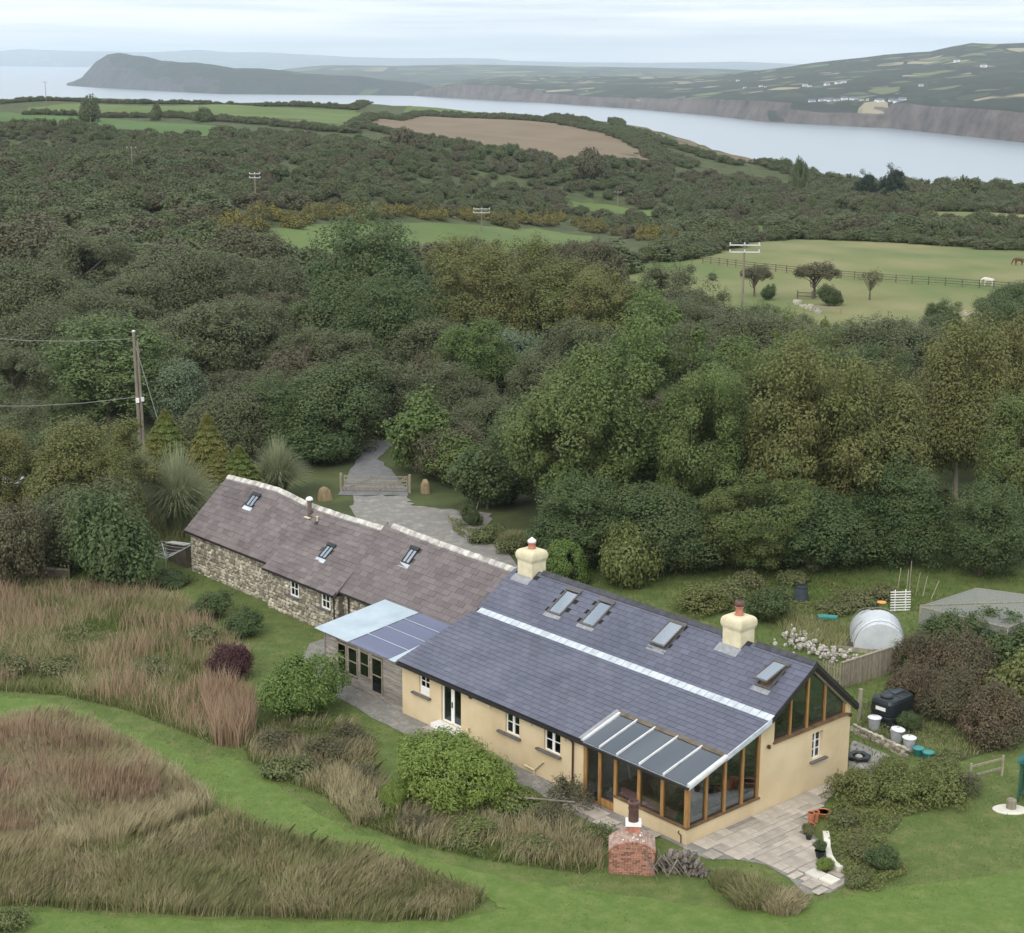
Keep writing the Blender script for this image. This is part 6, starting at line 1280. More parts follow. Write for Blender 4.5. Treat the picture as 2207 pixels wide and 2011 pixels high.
def pot(p, rr, h, m, label, name='flower_pot', plantkey=None):
    P = on(p); o = thing(name, label, 'pot', (P[0], P[1], max(P[2], .08)))
    obj('pot', MB().lathe([(rr*.68, 0), (rr*.95, h*.85), (rr*1.06, h*.86), (rr*1.06, h), (rr*.9, h), (rr*.88, h*.9)], n=16), MT[m], o)
    obj('compost', MB().lathe([(rr*.86, h*.8), (rr*.86, h*.9)], n=12), MT['soil'], o)
    if plantkey: q = plant(plantkey, (P[0], P[1], max(P[2], .08) + h * .88), .5, .75, 'potted_plant', 'leafy plant growing in the ' + label.split(' on')[0].split(' beside')[0], 'plant')
    return o
pot(z8(1520, 1195), .17, .62, 'terracotta', 'tall terracotta pot beside the bed, on the patio'); pot(z8(1548, 1180), .17, .55, 'terracotta', 'second tall terracotta pot, tucked behind the first')
pot(z8(1500, 1250), .24, .34, 'plastic_black', 'wide black pot on the patio'); pot(z8(1520, 1225), .20, .26, 'terracotta', 'low terracotta pot behind the wide black one'); pot(z8(1508, 1290), .17, .34, 'plastic_black', 'narrow black pot on the patio', plantkey='herb')
pot(z8(1575, 1400), .24, .36, 'plastic_black', 'black pot against the curved white wall', plantkey='dense_shrub'); pot(z8(1610, 1475), .24, .18, 'plastic_black', 'shallow black bowl by the pale step', plantkey='lime_bush')
pot(z8(1595, 1140), .34, .22, 'terracotta', 'broad terracotta dish at the edge of the bed')
tp = on(zA(670, 1460)); o = thing('scalloped_planter', 'black scalloped planter on the path beside the gable corner', 'planter', tp)
mb = MB()
for z_, q in ((0., 1.), (.22, 1.05), (.26, .95)):
    pass
P = []; n_ = 28
for z_, q in ((0, .9), (.24, 1.), (.28, .9), (.24, .55), (.12, .5)):
    for k in range(n_): a = 2*math.pi*k/n_; rr = .58 * q * (1 + .10 * math.cos(a * 7)); P.append((rr*math.cos(a), rr*math.sin(a), z_))
fs = [(i*n_+k, i*n_+(k+1) % n_, (i+1)*n_+(k+1) % n_, (i+1)*n_+k) for i in range(4) for k in range(n_)] + [tuple(4*n_+k for k in range(n_))]
obj('planter', MB().add(P, fs), MT['plastic_black'], o); obj('stones', MB().lathe([(.16, .1), (.2, .2), (.1, .27)], n=10), MT['white_stone'], o)

# ================================================================== BRICK OVEN
ov = thing('brick_oven', 'vaulted red-brick garden oven with stubby chimney on the patio edge', 'oven', on(z8(448, 1492)), -.06)
w2_, dp = 1.0, 1.55; sp_ = 1.12; ris = .42      # half width, depth, springing height, rise
Rv = (w2_**2 + ris**2) / (2*ris); zc_ = sp_ + ris - Rv; am = math.asin(w2_ / Rv)
arc = [(Rv*math.sin(-am + 2*am*k/12), zc_ + Rv*math.cos(-am + 2*am*k/12)) for k in range(13)]
sc_ = .965
obj('core', MB().prism([(w2_*sc_, -.2)] + [(x*sc_, z - .035) for x, z in arc[::-1]] + [(-w2_*sc_, -.2)], lambda x, z: (x, dp-.03, z), lambda x, z: (x, .035, z)), MT['mortar'], ov)
bm_ = []; bw, bh = .225, .072; row = 0; z = -.05
while z < sp_ + ris:
    half = w2_ if z < sp_ else math.sqrt(max(0, Rv**2 - (z + bh - zc_)**2)) - .11
    if half > .1:
        x = -half + (-.5 * bw if row % 2 else 0)
        while x < half:
            a, b = max(x, -half), min(x + bw, half); x += bw + .026
            if b - a > .05: bm_.append(frame(((a+b)/2, r.uniform(-.006, .008), z), (1, 0, 0), (0, 1, 0), (0, 0, 1), (b-a, .09, bh)))
    if z < sp_:
        y = .1 + (0 if row % 2 else -.1)
        while y < dp:
            a, b = max(y, .1), min(y + bw, dp); y += bw + .026
            if b - a > .05: bm_.append(frame((w2_ + r.uniform(-.006, .006) - .03, a, z), (1, 0, 0), (0, 1, 0), (0, 0, 1), (.09, b-a, bh)))
    z += bh + .026; row += 1
vm_ = []
for k in range(25):       # arch ring and vault courses
    t_ = -am + 2*am*(k+.5)/25; ex = (math.cos(t_), 0, -math.sin(t_)); ez = (math.sin(t_), 0, math.cos(t_)); wq = 2*am*Rv/25 - .014
    bm_.append(frame((Rv*.975*math.sin(t_), -.012, zc_ + Rv*.955*math.cos(t_)), ex, (0, 1, 0), ez, (wq, .11, .085)))
    for q in range(7):
        y0 = .11 + q*.21 + (.1 if k % 2 else 0); L = min(.195, dp - y0)
        if L > .05: vm_.append(frame((Rv*.985*math.sin(t_), y0, zc_ + Rv*.985*math.cos(t_) - .05 + r.uniform(-.006, .006)), ex, (0, 1, 0), ez, (wq, L, .06)))
pieces(ov, 'brick', UBOX, UBOXF, bm_, MT['brick'], 300, 'bricks', Matrix.Translation(ov.location)); pieces(ov, 'vault_brick', UBOX, UBOXF, vm_, MT['brick_pale'], 300)
oc = obj('chimney', MB().box((.05, dp - .25, sp_ + ris + .12), (.62, .5, .32)), MT['brick'], ov); obj('collar', MB().box((.05, dp - .25, sp_ + ris + .36), (.70, .6, .16)), MT['white_paint'], oc)
obj('pot', MB().lathe([(.23, 0), (.22, .55), (.25, .57), (.25, .62), (.22, .64), (.24, .8), (.29, .83), (.29, .9), (.26, .93), (.20, .95), (.18, .85)], (.05, dp - .25, sp_ + ris + .44), 18), MT['pot_brown'], oc, smooth=False)
for k in range(9): obj('lichen_patch', MB().lathe([(r.uniform(.03, .06), 0), (.02, .012)], (r.uniform(-.6, .6), r.uniform(.2, 1.2), 0), 7), MT['white_paint'], ov).location.z = 0
for o in [c for c in ov.children if c.name.startswith('lichen')]:
    v = o.data.vertices[0].co; xm = sum(q.co.x for q in o.data.vertices) / len(o.data.vertices); o.location.z = zc_ + math.sqrt(Rv**2 - xm**2) * 1.0 + .018
# log pile
lp = thing('log_pile', 'heap of split logs and sticks against the brick oven', 'log pile', on(z8(740, 1480)), YAW + .5)
nL = 14; logm = []
for k in range(110):
    lay = int(r.random() ** 1.4 * 6); x = r.uniform(-1.15 + lay*.13, 1.15 - lay*.13); rr = r.uniform(.05, .10); a = r.uniform(-.25, .25); y = r.uniform(-.28, .12)
    logm.append(frame((x, y, .04 + lay*.15 + r.uniform(-.02, .03)), (math.cos(a), math.sin(a), 0), (-math.sin(a), math.cos(a), r.uniform(-.1, .1)), (0, 0, 1), (rr*2, r.uniform(.35, .55), rr*2)))
lt = [(.5*math.cos(2*math.pi*k/7), yy, .5*math.sin(2*math.pi*k/7)+.5) for yy in (0, 1) for k in range(7)]
pieces(lp, 'log', lt, [tuple(range(6, -1, -1)), tuple(range(7, 14))] + [(k, (k+1) % 7, 7+(k+1) % 7, 7+k) for k in range(7)], logm, MT['log'], 300)
for k in range(22): x, y = r.uniform(-1.6, -.2), r.uniform(-.6, .2); obj('stick', MB().tube([(x, y, .1 + r.uniform(0, .8)), (x + r.uniform(-.3, .3), y - .2, .7 + r.uniform(0, .4)), (x + r.uniform(-.2, .9), y - r.uniform(.2, .9), r.uniform(0, .5))], [.03, .025, .015], 5), MT['log'], lp)
# pole rail lying through the bed
a, b, c_, d_ = (on(p) for p in ((400+1215*.4464, 1350+805*.4464), (400+1390*.4464, 1350+865*.4464), (400+1600*.4464, 1350+905*.4464), (400+1880*.4464, 1350+925*.4464)))
o = tag(obj('rustic_rail', MB().tube([a + (0, 0, 1.1), b + (0, 0, 1.0), c_ + (0, 0, .85), d_ + (0, 0, .8)], [.05, .055, .055, .04], 7), MT['pole_wood']), 'long grey rustic rail running through the bed below the domed bush', 'rail')
for k, q in enumerate((a, c_)): tag(obj('rail_post', MB().tube([q + (0, 0, -.2), q + (0, 0, 1.15 if k == 0 else .9)], [.06, .05], 6), MT['pole_wood']), 'short grey post carrying the rustic rail ' + ('under the domed bush' if k == 0 else 'near the oven'), 'post')

# ================================================================== KITCHEN GARDEN SIDE
# oil tank
tk = thing('oil_tank', 'dark blue-black plastic oil tank with round lid and white label', 'tank', on(zA(905, 1180)), YAW + .02 + math.pi/2)
def rbox(L, W_, prof, n=20):
    mb = MB(); P = []
    for s, z in prof:
        for k in range(n):
            a = 2*math.pi*k/n; ca, sa = math.cos(a), math.sin(a); e_ = .38
            P.append((math.copysign(abs(ca)**e_, ca)*L/2*s, math.copysign(abs(sa)**e_, sa)*W_/2*s, z))
    m = len(prof); fs = [(i*n+k, i*n+(k+1) % n, (i+1)*n+(k+1) % n, (i+1)*n+k) for i in range(m-1) for k in range(n)] + [tuple(range(n-1, -1, -1)), tuple((m-1)*n+k for k in range(n))]
    return mb.add(P, fs)
obj('body', rbox(2.3, 1.5, [(.92, 0), (1, .08), (1, .55), (.97, .58), (.97, .62), (1, .66), (1, 1.3), (.93, 1.46), (.82, 1.52)]), MT['plastic_black'], tk, smooth=False)
obj('lid', MB().lathe([(.34, 1.52), (.36, 1.60), (.30, 1.66), (.1, 1.68)], (-.55, .0, 0), 20), MT['plastic_black'], tk); obj('hatch', MB().box((.45, .0, 1.56), (.95, .34, .09)), MT['plastic_slate'], tk)
for k in range(3): obj('rib', MB().box((-.1 + k*.45, 0, 1.535), (.05, 1.15, .03)), MT['plastic_slate'], tk)
lb = obj('label_panel', MB().box((-1.155, -.05, 1.02), (.012, .62, .20)), MT['white_paint'], tk)
# bins and tubs
for i_, (p, l_) in enumerate(((( 780, 1248), 'dented zinc dustbin with pale lid, alone by the oil tank'), ((938, 1338), 'zinc dustbin with tilted pale lid in front of the oil tank'), ((1030, 1395), 'zinc dustbin with pale lid next to the teal tubs'))):
    P = on(zA(*p)); o = thing('dustbin', l_, 'dustbin', P, .4*i_, 'zinc dustbins')
    obj('body', MB().lathe([(.26, 0), (.27, .05), (.32, .66), (.345, .67), (.345, .70)], n=20), MT['zinc'], o)
    q = obj('lid', MB().lathe([(.36, .702), (.37, .74), (.33, .76), (.2, .80), (.05, .82)], n=20), MT['zinc_lid'], o); q.rotation_euler = ((0, .0, 0), (.10, .05, 0), (0, 0, 0))[i_]
    if i_ == 1: q.location.z = .05
    obj('handle', MB().tube([(-.1, 0, .80), (-.06, 0, .87), (.06, 0, .87), (.1, 0, .80)], .015, 5), MT['zinc'], q)
for p, l_ in (((1098, 1432), 'teal plastic tub with lid beside the zinc dustbin'), ((1168, 1462), 'teal plastic tub with lid at the end of the row')):
    o = thing('plastic_tub', l_, 'tub', on(zA(*p)), .3); obj('body', MB().lathe([(.22, 0), (.27, .36), (.28, .37), (.28, .40)], n=18), MT['teal_dark'], o); obj('lid', MB().lathe([(.30, .402), (.30, .44), (.27, .46), (.08, .47)], n=18), MT['teal'], o)
    obj('handle', MB().tube([(-.28, 0, .42), (-.2, .1, .55), (.2, .1, .55), (.28, 0, .42)], .012, 5), MT['teal_dark'], o)
# retaining wall of rough stones
a, b = on(zA(628, 1262)), on(zA(1010, 1440)); L = float(np.linalg.norm(b - a)); rw = thing('retaining_wall', 'low rough stone retaining wall between path and bins', 'wall', a, math.atan2(b[1]-a[1], b[0]-a[0]))
obj('core', MB().bb(0, L, -.12, .16, -.2, .42), MT['stone_mortar'], rw); sm = []
for j in range(4):
    x = r.uniform(-.1, .1)
    while x < L: wd = r.uniform(.18, .42); sm.append(frame((x + wd/2, -.11, -.02 + j*.13 + .06), (1, 0, 0), (0, 0, 1), (0, -1, 0), (wd, .15, r.uniform(.03, .08)))); x += wd
x = 0
while x < L: wd = r.uniform(.2, .45); sm.append(frame((x + wd/2, .02, .40), (1, 0, 0), (0, 1, 0), (0, 0, 1), (wd, r.uniform(.22, .34), r.uniform(.05, .12)))); x += wd
pieces(rw, 'stone', lump, lf, sm, MT['stone'], 300)
sheet('garden_path', [on(zA(*p))[:2] for p in ((615, 1340), (640, 1330), (900, 1440), (960, 1480), (800, 1560), (590, 1560))], MT['gravel'], .06, .8)
# paling fence
def paling(a, b, name, label, hgt, gap, m='timber', rails=2, post=1.8, pw=.09, rnd=.05):
    L = float(np.linalg.norm((b - a)[:2])); f = thing(name, label, 'fence', a, math.atan2(b[1]-a[1], b[0]-a[0])); dz = (b[2] - a[2]) / L
    x = 0
    while x < L: h = hgt + r.uniform(-rnd, rnd); obj('pale', MB().box((x + pw/2, 0, x*dz + h/2 + .03), (pw, .022, h)), MT[m], f); x += pw + gap
    for k in range(rails): z_ = hgt * (.25 + .55 * k / max(1, rails-1)); obj('rail', MB().hexa([(0, .012, z_-.04), (L, .012, z_-.04+L*dz), (L, .06, z_-.04+L*dz), (0, .06, z_-.04), (0, .012, z_+.04), (L, .012, z_+.04+L*dz), (L, .06, z_+.04+L*dz), (0, .06, z_+.04)]), MT[m], f)
    x = 0
    while x < L + .3: obj('post', MB().box((x, .11, x*dz + hgt/2 - .05), (.09, .09, hgt + .2)), MT[m], f); x += post
    return f
pf = paling(on(zA(548, 955)), on(zA(905, 838)), 'paling_fence', 'weathered close-boarded paling fence behind the oil tank', 1.55, .012)
Lf = float(np.linalg.norm(on(zA(905, 838)) - on(zA(548, 955)))); obj('capping', MB().bb(-.05, Lf, -.05, .08, 1.60, 1.66), MT['timber'], pf)
paling(on(zA(405, 890)), on(zA(540, 925)), 'picket_gate', 'small weathered picket gate beside the gable', 1.2, .09)
tag(obj('gate_post', MB().tube([on(zA(672, 1190)) + (0, 0, -.2), on(zA(672, 1190)) + (0, 0, 1.9)], [.13, .12], 12), MT['timber']), 'thick round timber post beside the oil tank', 'post')
# white stone heap
hp_ = on(zA(400, 700)); rk = thing('stone_heap', 'spread heap of whitish stones behind the gable ridge', 'stone heap', hp_); sm = []
ends = [on(zA(*p)) - hp_ for p in ((200, 545), (240, 660), (400, 720), (600, 745))]
for k in range(150):
    s = r.random() * 3; i = int(s); q = ends[i] + (ends[i+1] - ends[i]) * (s - i) + np.array([r.gauss(0, .55), r.gauss(0, .5), 0]); u = r.uniform(.12, .34); a = r.uniform(0, 3.1)
    sm.append(frame((q[0], q[1], r.uniform(-.05, .55) * math.exp(-.3 * abs(r.gauss(0, 1)))), (math.cos(a), math.sin(a), r.uniform(-.3, .3)), (-math.sin(a), math.cos(a), 0), (0, 0, 1), (u, u * r.uniform(.6, 1), u * r.uniform(.4, .8))))
pieces(rk, 'stone', lump, lf, sm, MT['white_stone'], 300)
rb_ = thing('raised_bed', 'timber edging board of the raised bed by the paling fence', 'raised bed', on(zA(670, 690)), -.35); obj('board', MB().box((0, 0, .15), (2.6, .05, .3)), MT['timber'], rb_); obj('board', MB().box((1.3, .9, .15), (.05, 1.8, .3)), MT['timber'], rb_); obj('soil', MB().box((.1, .9, .1), (2.3, 1.7, .18)), MT['soil'], rb_)
# cloche tunnel
def tunnel(P, rz, wd, L, H, m, label, name='cloche_tunnel', hoops=2):
    t = thing(name, label, 'cloche', P, rz); n = 16; q = MB(); V = []; fs = []
    for i in range(7):
        for k in range(n+1): a = math.pi*k/n; bl = 1 - .10 * (i in (0, 6)); V.append((-math.cos(a)*wd/2*(1 + .01*math.sin(i*3+k)), L*i/6, math.sin(a)**.85*H*bl if k not in (0, n) else -.05))
    for i in range(6):
        for k in range(n): fs.append((i*(n+1)+k, i*(n+1)+k+1, (i+1)*(n+1)+k+1, (i+1)*(n+1)+k))
    fs += [tuple(range(n, -1, -1)), tuple(6*(n+1)+k for k in range(n+1))]
    obj('cover', q.add(V, fs), MT[m], t, smooth=False)
    for i in range(hoops): y = L*i/(hoops-1); obj('hoop', MB().tube([(-math.cos(math.pi*k/12)*(wd/2+.015), y, math.sin(math.pi*k/12)**.85*(H+.015)) for k in range(13)], .02, 5), MT['wire'], t)
    return t
tunnel(on(zA(820, 690)), -.15, 3.1, 2.6, 2.0, 'poly', 'white polythene-covered cloche tunnel with a domed end'); tunnel(on(zA(745, 640)), -.15, 2.2, 2.2, 1.7, 'poly_grey', 'dull grey covered tunnel behind the white cloche')
# fruit cage
fc = thing('fruit_cage', 'timber-framed fruit cage hung with grey netting', 'fruit cage', on(zA(1470, 640)))
c0 = [on(zA(1095, 640)), on(zA(1720, 800)), on(zA(2200, 600)), on(zA(1500, 500))]; c0 = [p - np.array(fc.location) for p in c0]; hh = 2.5
for i in range(4):
    a, b = c0[i], c0[(i+1) % 4]; up = np.array([0, 0, hh])
    obj('post', MB().bar(a - (0, 0, .2), a + up, .08, .08), MT['timber'], fc); obj('top_rail', MB().bar(a + up, b + up, .07, .07), MT['timber'], fc); obj('post', MB().bar((a+b)/2 - (0, 0, .2), (a+b)/2 + up, .06, .06), MT['timber'], fc)
    obj('netting', MB().add([a + (0, 0, .03), b + (0, 0, .03), b + up - (0, 0, .05), a + up - (0, 0, .05)], [(0, 1, 2, 3)]), MT['net'], fc)
up = np.array([0, 0, hh + .04]); obj('netting', MB().add([c + up for c in c0], [(0, 1, 2, 3)]), MT['net'], fc); obj('ridge_pole', MB().bar(c0[0] + up + (0, 0, .05), c0[2] + up + (0, 0, .05), .06, .06), MT['timber'], fc)
# bean canes, rack, bin, feeder, tray
for p, q, l_ in (((940, 300), (975, 80), 'leaning bean cane left of the tallest cane'), ((1030, 300), (1052, 30), 'tallest bean cane behind the white rack'), ((1075, 290), (1115, 110), 'bean cane right of the tallest cane'), ((1130, 290), (1165, 140), 'short bean cane near the fruit cage'), ((1185, 310), (1250, 170), 'leaning bean cane nearest the fruit cage'), ((1010, 300), (1030, 90), 'bean cane between the tallest and the leaning one')):
    b = on(zA(*p)); t_ = atD(*zA(*q), b[1] + .3); tag(obj('bean_cane', MB().tube([b - (0, 0, .1), t_], [.035, .025], 6), MT['timber']), l_, 'cane', 'bean canes')
wr = thing('slatted_rack', 'white slatted rack leaning among the bean canes', 'rack', on(zA(968, 395)), .1)
for k in range(8): obj('slat', MB().box((0, -.02 + k*.015, .12 + k*.17), (1.35, .03, .07)), MT['white_paint'], wr)
for x in (-.35, .35): obj('upright', MB().bar((x, .04, 0), (x, .16, 1.45), .06, .04), MT['white_paint'], wr)
cbn = thing('compost_bin', 'dark conical compost bin on the grass behind the house', 'compost bin', on(zA(252, 325))); obj('body', MB().lathe([(.56, 0), (.54, .1), (.42, .95), (.40, 1.0)], n=20), MT['plastic_slate'], cbn); obj('lid', MB().lathe([(.43, 1.0), (.43, 1.06), (.30, 1.16), (.08, 1.2)], n=20), MT['plastic_black'], cbn)
fd = thing('bird_feeder', 'orange dish on a stick in the vegetable bed', 'bird feeder', on(zA(830, 435))); obj('stake', MB().tube([(0, 0, -.1), (0, 0, .9)], .02, 6), MT['timber'], fd); obj('dish', MB().lathe([(.12, .88), (.30, .98), (.31, 1.02), (.24, .99), (.1, .93)], n=16), MT['orange'], fd)
tt = thing('plastic_tray', 'teal plastic tray on legs in the vegetable bed', 'tray', on(zA(445, 485)), -.15); obj('tray', rbox(1.25, .5, [(.95, .42), (1, .5), (1, .55), (.9, .53)]), MT['teal'], tt)
for x, y in ((-.5, -.15), (.5, -.15), (-.5, .15), (.5, .15)): obj('leg', MB().box((x, y, .21), (.05, .05, .42)), MT['timber'], tt)
# two-rail fence
a, b = on(zA(1470, 1640)), on(zA(1700, 1580)); rf2 = thing('rail_fence', 'short grey two-rail fence between shrubs and arbour', 'fence', a); q = b - a
for z_ in (.45, .95): obj('rail', MB().bar((0, 0, z_), q + (0, 0, z_), .05, .10), MT['timber'], rf2)
for t_ in (0, 1.): obj('post', MB().box(q * t_ + (0, 0, .5), (.10, .10, 1.25)), MT['timber'], rf2)
# green arbour at the frame edge
ab = thing('garden_arbour', 'dark green timber arbour seat with slatted side', 'arbour', on(zA(1930, 1760)), -.5)
for x in (-.65, .65):
    for y in (-.45, .45): obj('post', MB().box((x, y, 1.0), (.09, .09, 2.1)), MT['arbour'], ab)
    for k in range(9): obj('slat', MB().box((x, 0, .25 + k*.19), (.03, .8, .08)), MT['arbour'], ab)
obj('seat', MB().box((0, 0, .45), (1.2, .8, .05)), MT['arbour'], ab); obj('roof', MB().prism([(-.85, 2.05), (.85, 2.05), (0, 2.6)], lambda x, z: (x, .65, z), lambda x, z: (x, -.65, z)), MT['teal_dark'], ab)
for k in range(6): obj('back_slat', MB().box((0, .44, .65 + k*.2), (1.2, .03, .1)), MT['arbour'], ab)
sp1 = on(zA(1760, 1825)); sb = thing('round_plinth', 'pale round stone plinth at the lawn edge by the arbour', 'stone', sp1); obj('disc', MB().lathe([(.55, -.05), (.56, .06), (.5, .10)], n=24, sx=1.5), MT['paving_pale'], sb)
lg = thing('log_stump', 'cut log standing on the pale round plinth', 'log', (sp1[0] + .05, sp1[1] + .05, sp1[2] + .105)); obj('trunk', MB().lathe([(.24, 0), (.23, .2), (.24, .42), (.22, .44)], n=14), MT['bark_pale'], lg)

# ================================================================== LEFT SIDE
rd = thing('rotary_dryer', 'grey rotary clothes dryer with sagging lines beside the cottage end', 'clothes dryer', on(zB(1205, 445)))
obj('pole', MB().tube([(0, 0, -.1), (0, 0, 1.75)], .03, 8), MT['zinc'], rd); ends = []
for k in range(4):
    a = .35 + k*math.pi/2; e = np.array([math.cos(a)*1.75, math.sin(a)*1.75, 1.75]); ends.append(e)
    obj('arm', MB().tube([(0, 0, .95), tuple(e)], .022, 6), MT['insulator'], rd); obj('brace', MB().tube([(0, 0, 1.35), tuple(e*np.array([.45, .45, 1]) - (0, 0, .44))], .014, 5), MT['zinc'], rd)
for s in (.4, .6, .8, 1.):
    for k in range(4): a, b = ends[k], ends[(k+1) % 4]; p = np.array([0, 0, .95]); obj('line', MB().tube([p + (a-p)*s, p + ((a+b)/2-p)*s - (0, 0, .05), p + (b-p)*s], .010, 4), MT['insulator'], rd)
ew = thing('garden_wall', 'short dark stone wall with pale sloping coping at the cottage end', 'wall', on(zB(1345, 425)), YAW)
obj('wall', MB().hexa([(-2.6, .1, -.2), (-.05, .1, -.2), (-.05, .5, -.2), (-2.6, .5, -.2), (-2.6, .1, 1.25), (-.05, .1, 1.65), (-.05, .5, 1.65), (-2.6, .5, 1.25)]), MT['timber_dark'], ew); obj('coping', MB().hexa([(-2.7, .0, 1.26), (-.05, .0, 1.66), (-.05, .6, 1.66), (-2.7, .6, 1.26), (-2.7, .0, 1.34), (-.05, .0, 1.74), (-.05, .6, 1.74), (-2.7, .6, 1.34)]), MT['ridge_old'], ew)
a, b = on(zB(100, 490)), on(zB(500, 500)); pk = thing('garden_plank', 'long grey plank fence at the edge of the weeds', 'fence', a); q = b - a; obj('board', MB().bar((0, 0, .85), q + (0, 0, .70), .05, .16), MT['timber'], pk); obj('panel', MB().bar((0, 0.03, .48), q + (0, .03, .40), .04, .5), MT['timber_dark'], pk)
for t_ in (.0, .5, 1.): obj('post', MB().box(q*t_ + (0, .08, .45), (.1, .1, 1.1)), MT['timber'], pk)
cg = thing('wire_pen', 'timber-framed pen roofed with dark netting among the trees', 'pen', on((20, 1085)))
for x in (-2.2, 0, 1.0):
    for y in (-.9, .9): obj('post', MB().box((x, y, .9), (.08, .08, 2.0)), MT['timber'], cg)
for y in (-.9, .9): obj('rail', MB().box((-.6, y, 1.92), (3.4, .08, .08)), MT['insulator'], cg)
for x in (-2.2, 1.0): obj('rail', MB().box((x, 0, 1.922), (.08, 1.7, .08)), MT['insulator'], cg)
obj('netting', MB().add([(-2.2, -.9, 1.97), (1., -.9, 1.97), (1., .9, 1.97), (-2.2, .9, 1.97)], [(0, 1, 2, 3)]), MT['net'], cg)

# ---- gate, gateposts, boulders
ga, gb_ = on(z5(365, 640)), on(z5(925, 650)); q = gb_ - ga; L = float(np.linalg.norm(q)); gt_ = thing('field_gate', 'weathered five-bar gate across the lane', 'gate', ga, math.atan2(q[1], q[0]))
for z_ in (.18, .42, .68, .96, 1.30): obj('bar', MB().box((L/2, 0, z_), (L - .1, .035, .10)), MT['timber'], gt_)
for x in (.08, L - .08, L*.5): obj('stile', MB().box((x, .02, .74), (.09, .06, 1.25)), MT['timber'], gt_)
for x0, x1 in ((.1, L*.5), (L - .1, L*.55), (L-.1, L*.75)): obj('brace', MB().bar((x0, -.03, 1.28 if x0 > 1 else .2), (x1, -.03, .2 if x0 > 1 else 1.28), .03, .08), MT['timber'], gt_)
for p, l_ in ((z5(345, 640), 'grey timber gatepost on the boulder side of the gate'), (z5(940, 655), 'thick grey gatepost on the shrub side of the gate')): P = on(p); tag(obj('gate_post', MB().tube([P - (0, 0, .2), P + (0, 0, 1.55)], .12, 8), MT['timber']), l_, 'post')
def boulder(p, wd, h, seed, label):
    rs_ = np.random.RandomState(seed); bm = bmesh.new(); bmesh.ops.create_icosphere(bm, subdivisions=3, radius=1); f = lobes(rs_, 8)
    V = np.array([v.co[:] for v in bm.verts]); k = f(nrm(V)); V = V * k[:, None] * (1 + .06 * rs_.normal(size=(len(V), 1)) * .5); V[:, 2] = np.where(V[:, 2] > 0, V[:, 2] * 1.0, V[:, 2] * .25)
    V *= np.array([wd/2, wd/2*.8, h]); 
    for v, c in zip(bm.verts, V): v.co = c
    me = bpy.data.meshes.new('boulder'); bm.to_mesh(me); bm.free(); P = on(p); o = obj('boulder', me, MT['boulder']); o.location = P; tag(o, label, 'boulder')
boulder(z5(200, 715), 1.35, 1.45, 3, 'big tan upright boulder behind the cottage ridge'); boulder(z5(1075, 655), 1.0, 1.35, 6, 'pointed tan standing stone right of the gate')
P = on(z5(1515, 800)); tag(obj('leaning_stake', MB().tube([P - (0, 0, .1), P + (.4, .1, 1.3)], .05, 6), MT['timber']), 'leaning pale stake at the edge of the gravel yard', 'stake')

# ================================================================== UTILITY POLES
def pole(P, H, label, arm=1.9, r0=.15, arms=1, rz=0., m='pole_wood', group='utility poles carrying wires across the scrub'):
    o = thing('utility_pole', label, 'pole', P, rz, group); obj('pole', MB().tube([(0, 0, -.4), (0, 0, H)], [r0, r0*.72], 9), MT[m], o)
    for k in range(arms):
        z_ = H - .25 - k*.95; ca = obj('crossarm', MB().box((0, -r0, z_), (arm, .12, .14)), MT['insulator'] if arms > 1 else MT[m], o)
        for x in (-arm*.47, 0, arm*.47): obj('insulator', MB().lathe([(.05, 0), (.11, .06), (.06, .14), (.10, .2), (.04, .3)], (x, -r0, z_ + .07), 8), MT['insulator'], ca)
    return o
NP = on((305, 1003)); ph_ = (atD(298, 715, NP[1])[2] - NP[2])
npole = thing('utility_pole', 'twin-timber utility pole with white boxes behind the cottage', 'pole', NP)
obj('pole', MB().tube([(0, 0, -.4), (-.12, 0, ph_)], [.19, .13], 10), MT['pole_wood'], npole); obj('pole', MB().tube([(.33, .0, -.4), (.16, 0, ph_ * .93)], [.13, .10], 8), MT['pole_wood'], npole)
bz = atD(300, 862, NP[1])[2] - NP[2]; obj('junction_box', MB().box((-.02, -.2, bz), (.3, .16, .42)), MT['white_paint'], npole); obj('junction_box', MB().box((.42, -.18, bz + .1), (.26, .14, .36)), MT['insulator'], npole); obj('cap', MB().lathe([(.16, 0), (.16, .08), (.05, .14)], (-.12, 0, ph_), 10), MT['insulator'], npole)
sg = on((372, 1010)); tag(obj('stay_wire', MB().tube([NP + (-.08, 0, ph_ - 1.0), sg], .035, 5), MT['wire']), 'stay wire slanting from the near pole to the ground', 'wire')
for (u, v), z_, l_ in (((-60, 726), ph_ - .6, 'upper phone wire leaving the near pole'), ((-60, 875), bz + .25, 'lower phone wire leaving the near pole')):
    e = atD(u, v, NP[1] - 2); s = NP + (-.1, 0, z_); tag(obj('phone_wire', MB().tube([s, s + (e - s) * .33 - (0, 0, .28), s + (e - s) * .66 - (0, 0, .28), e], .028, 5), MT['wire']), l_, 'wire')
PL = []
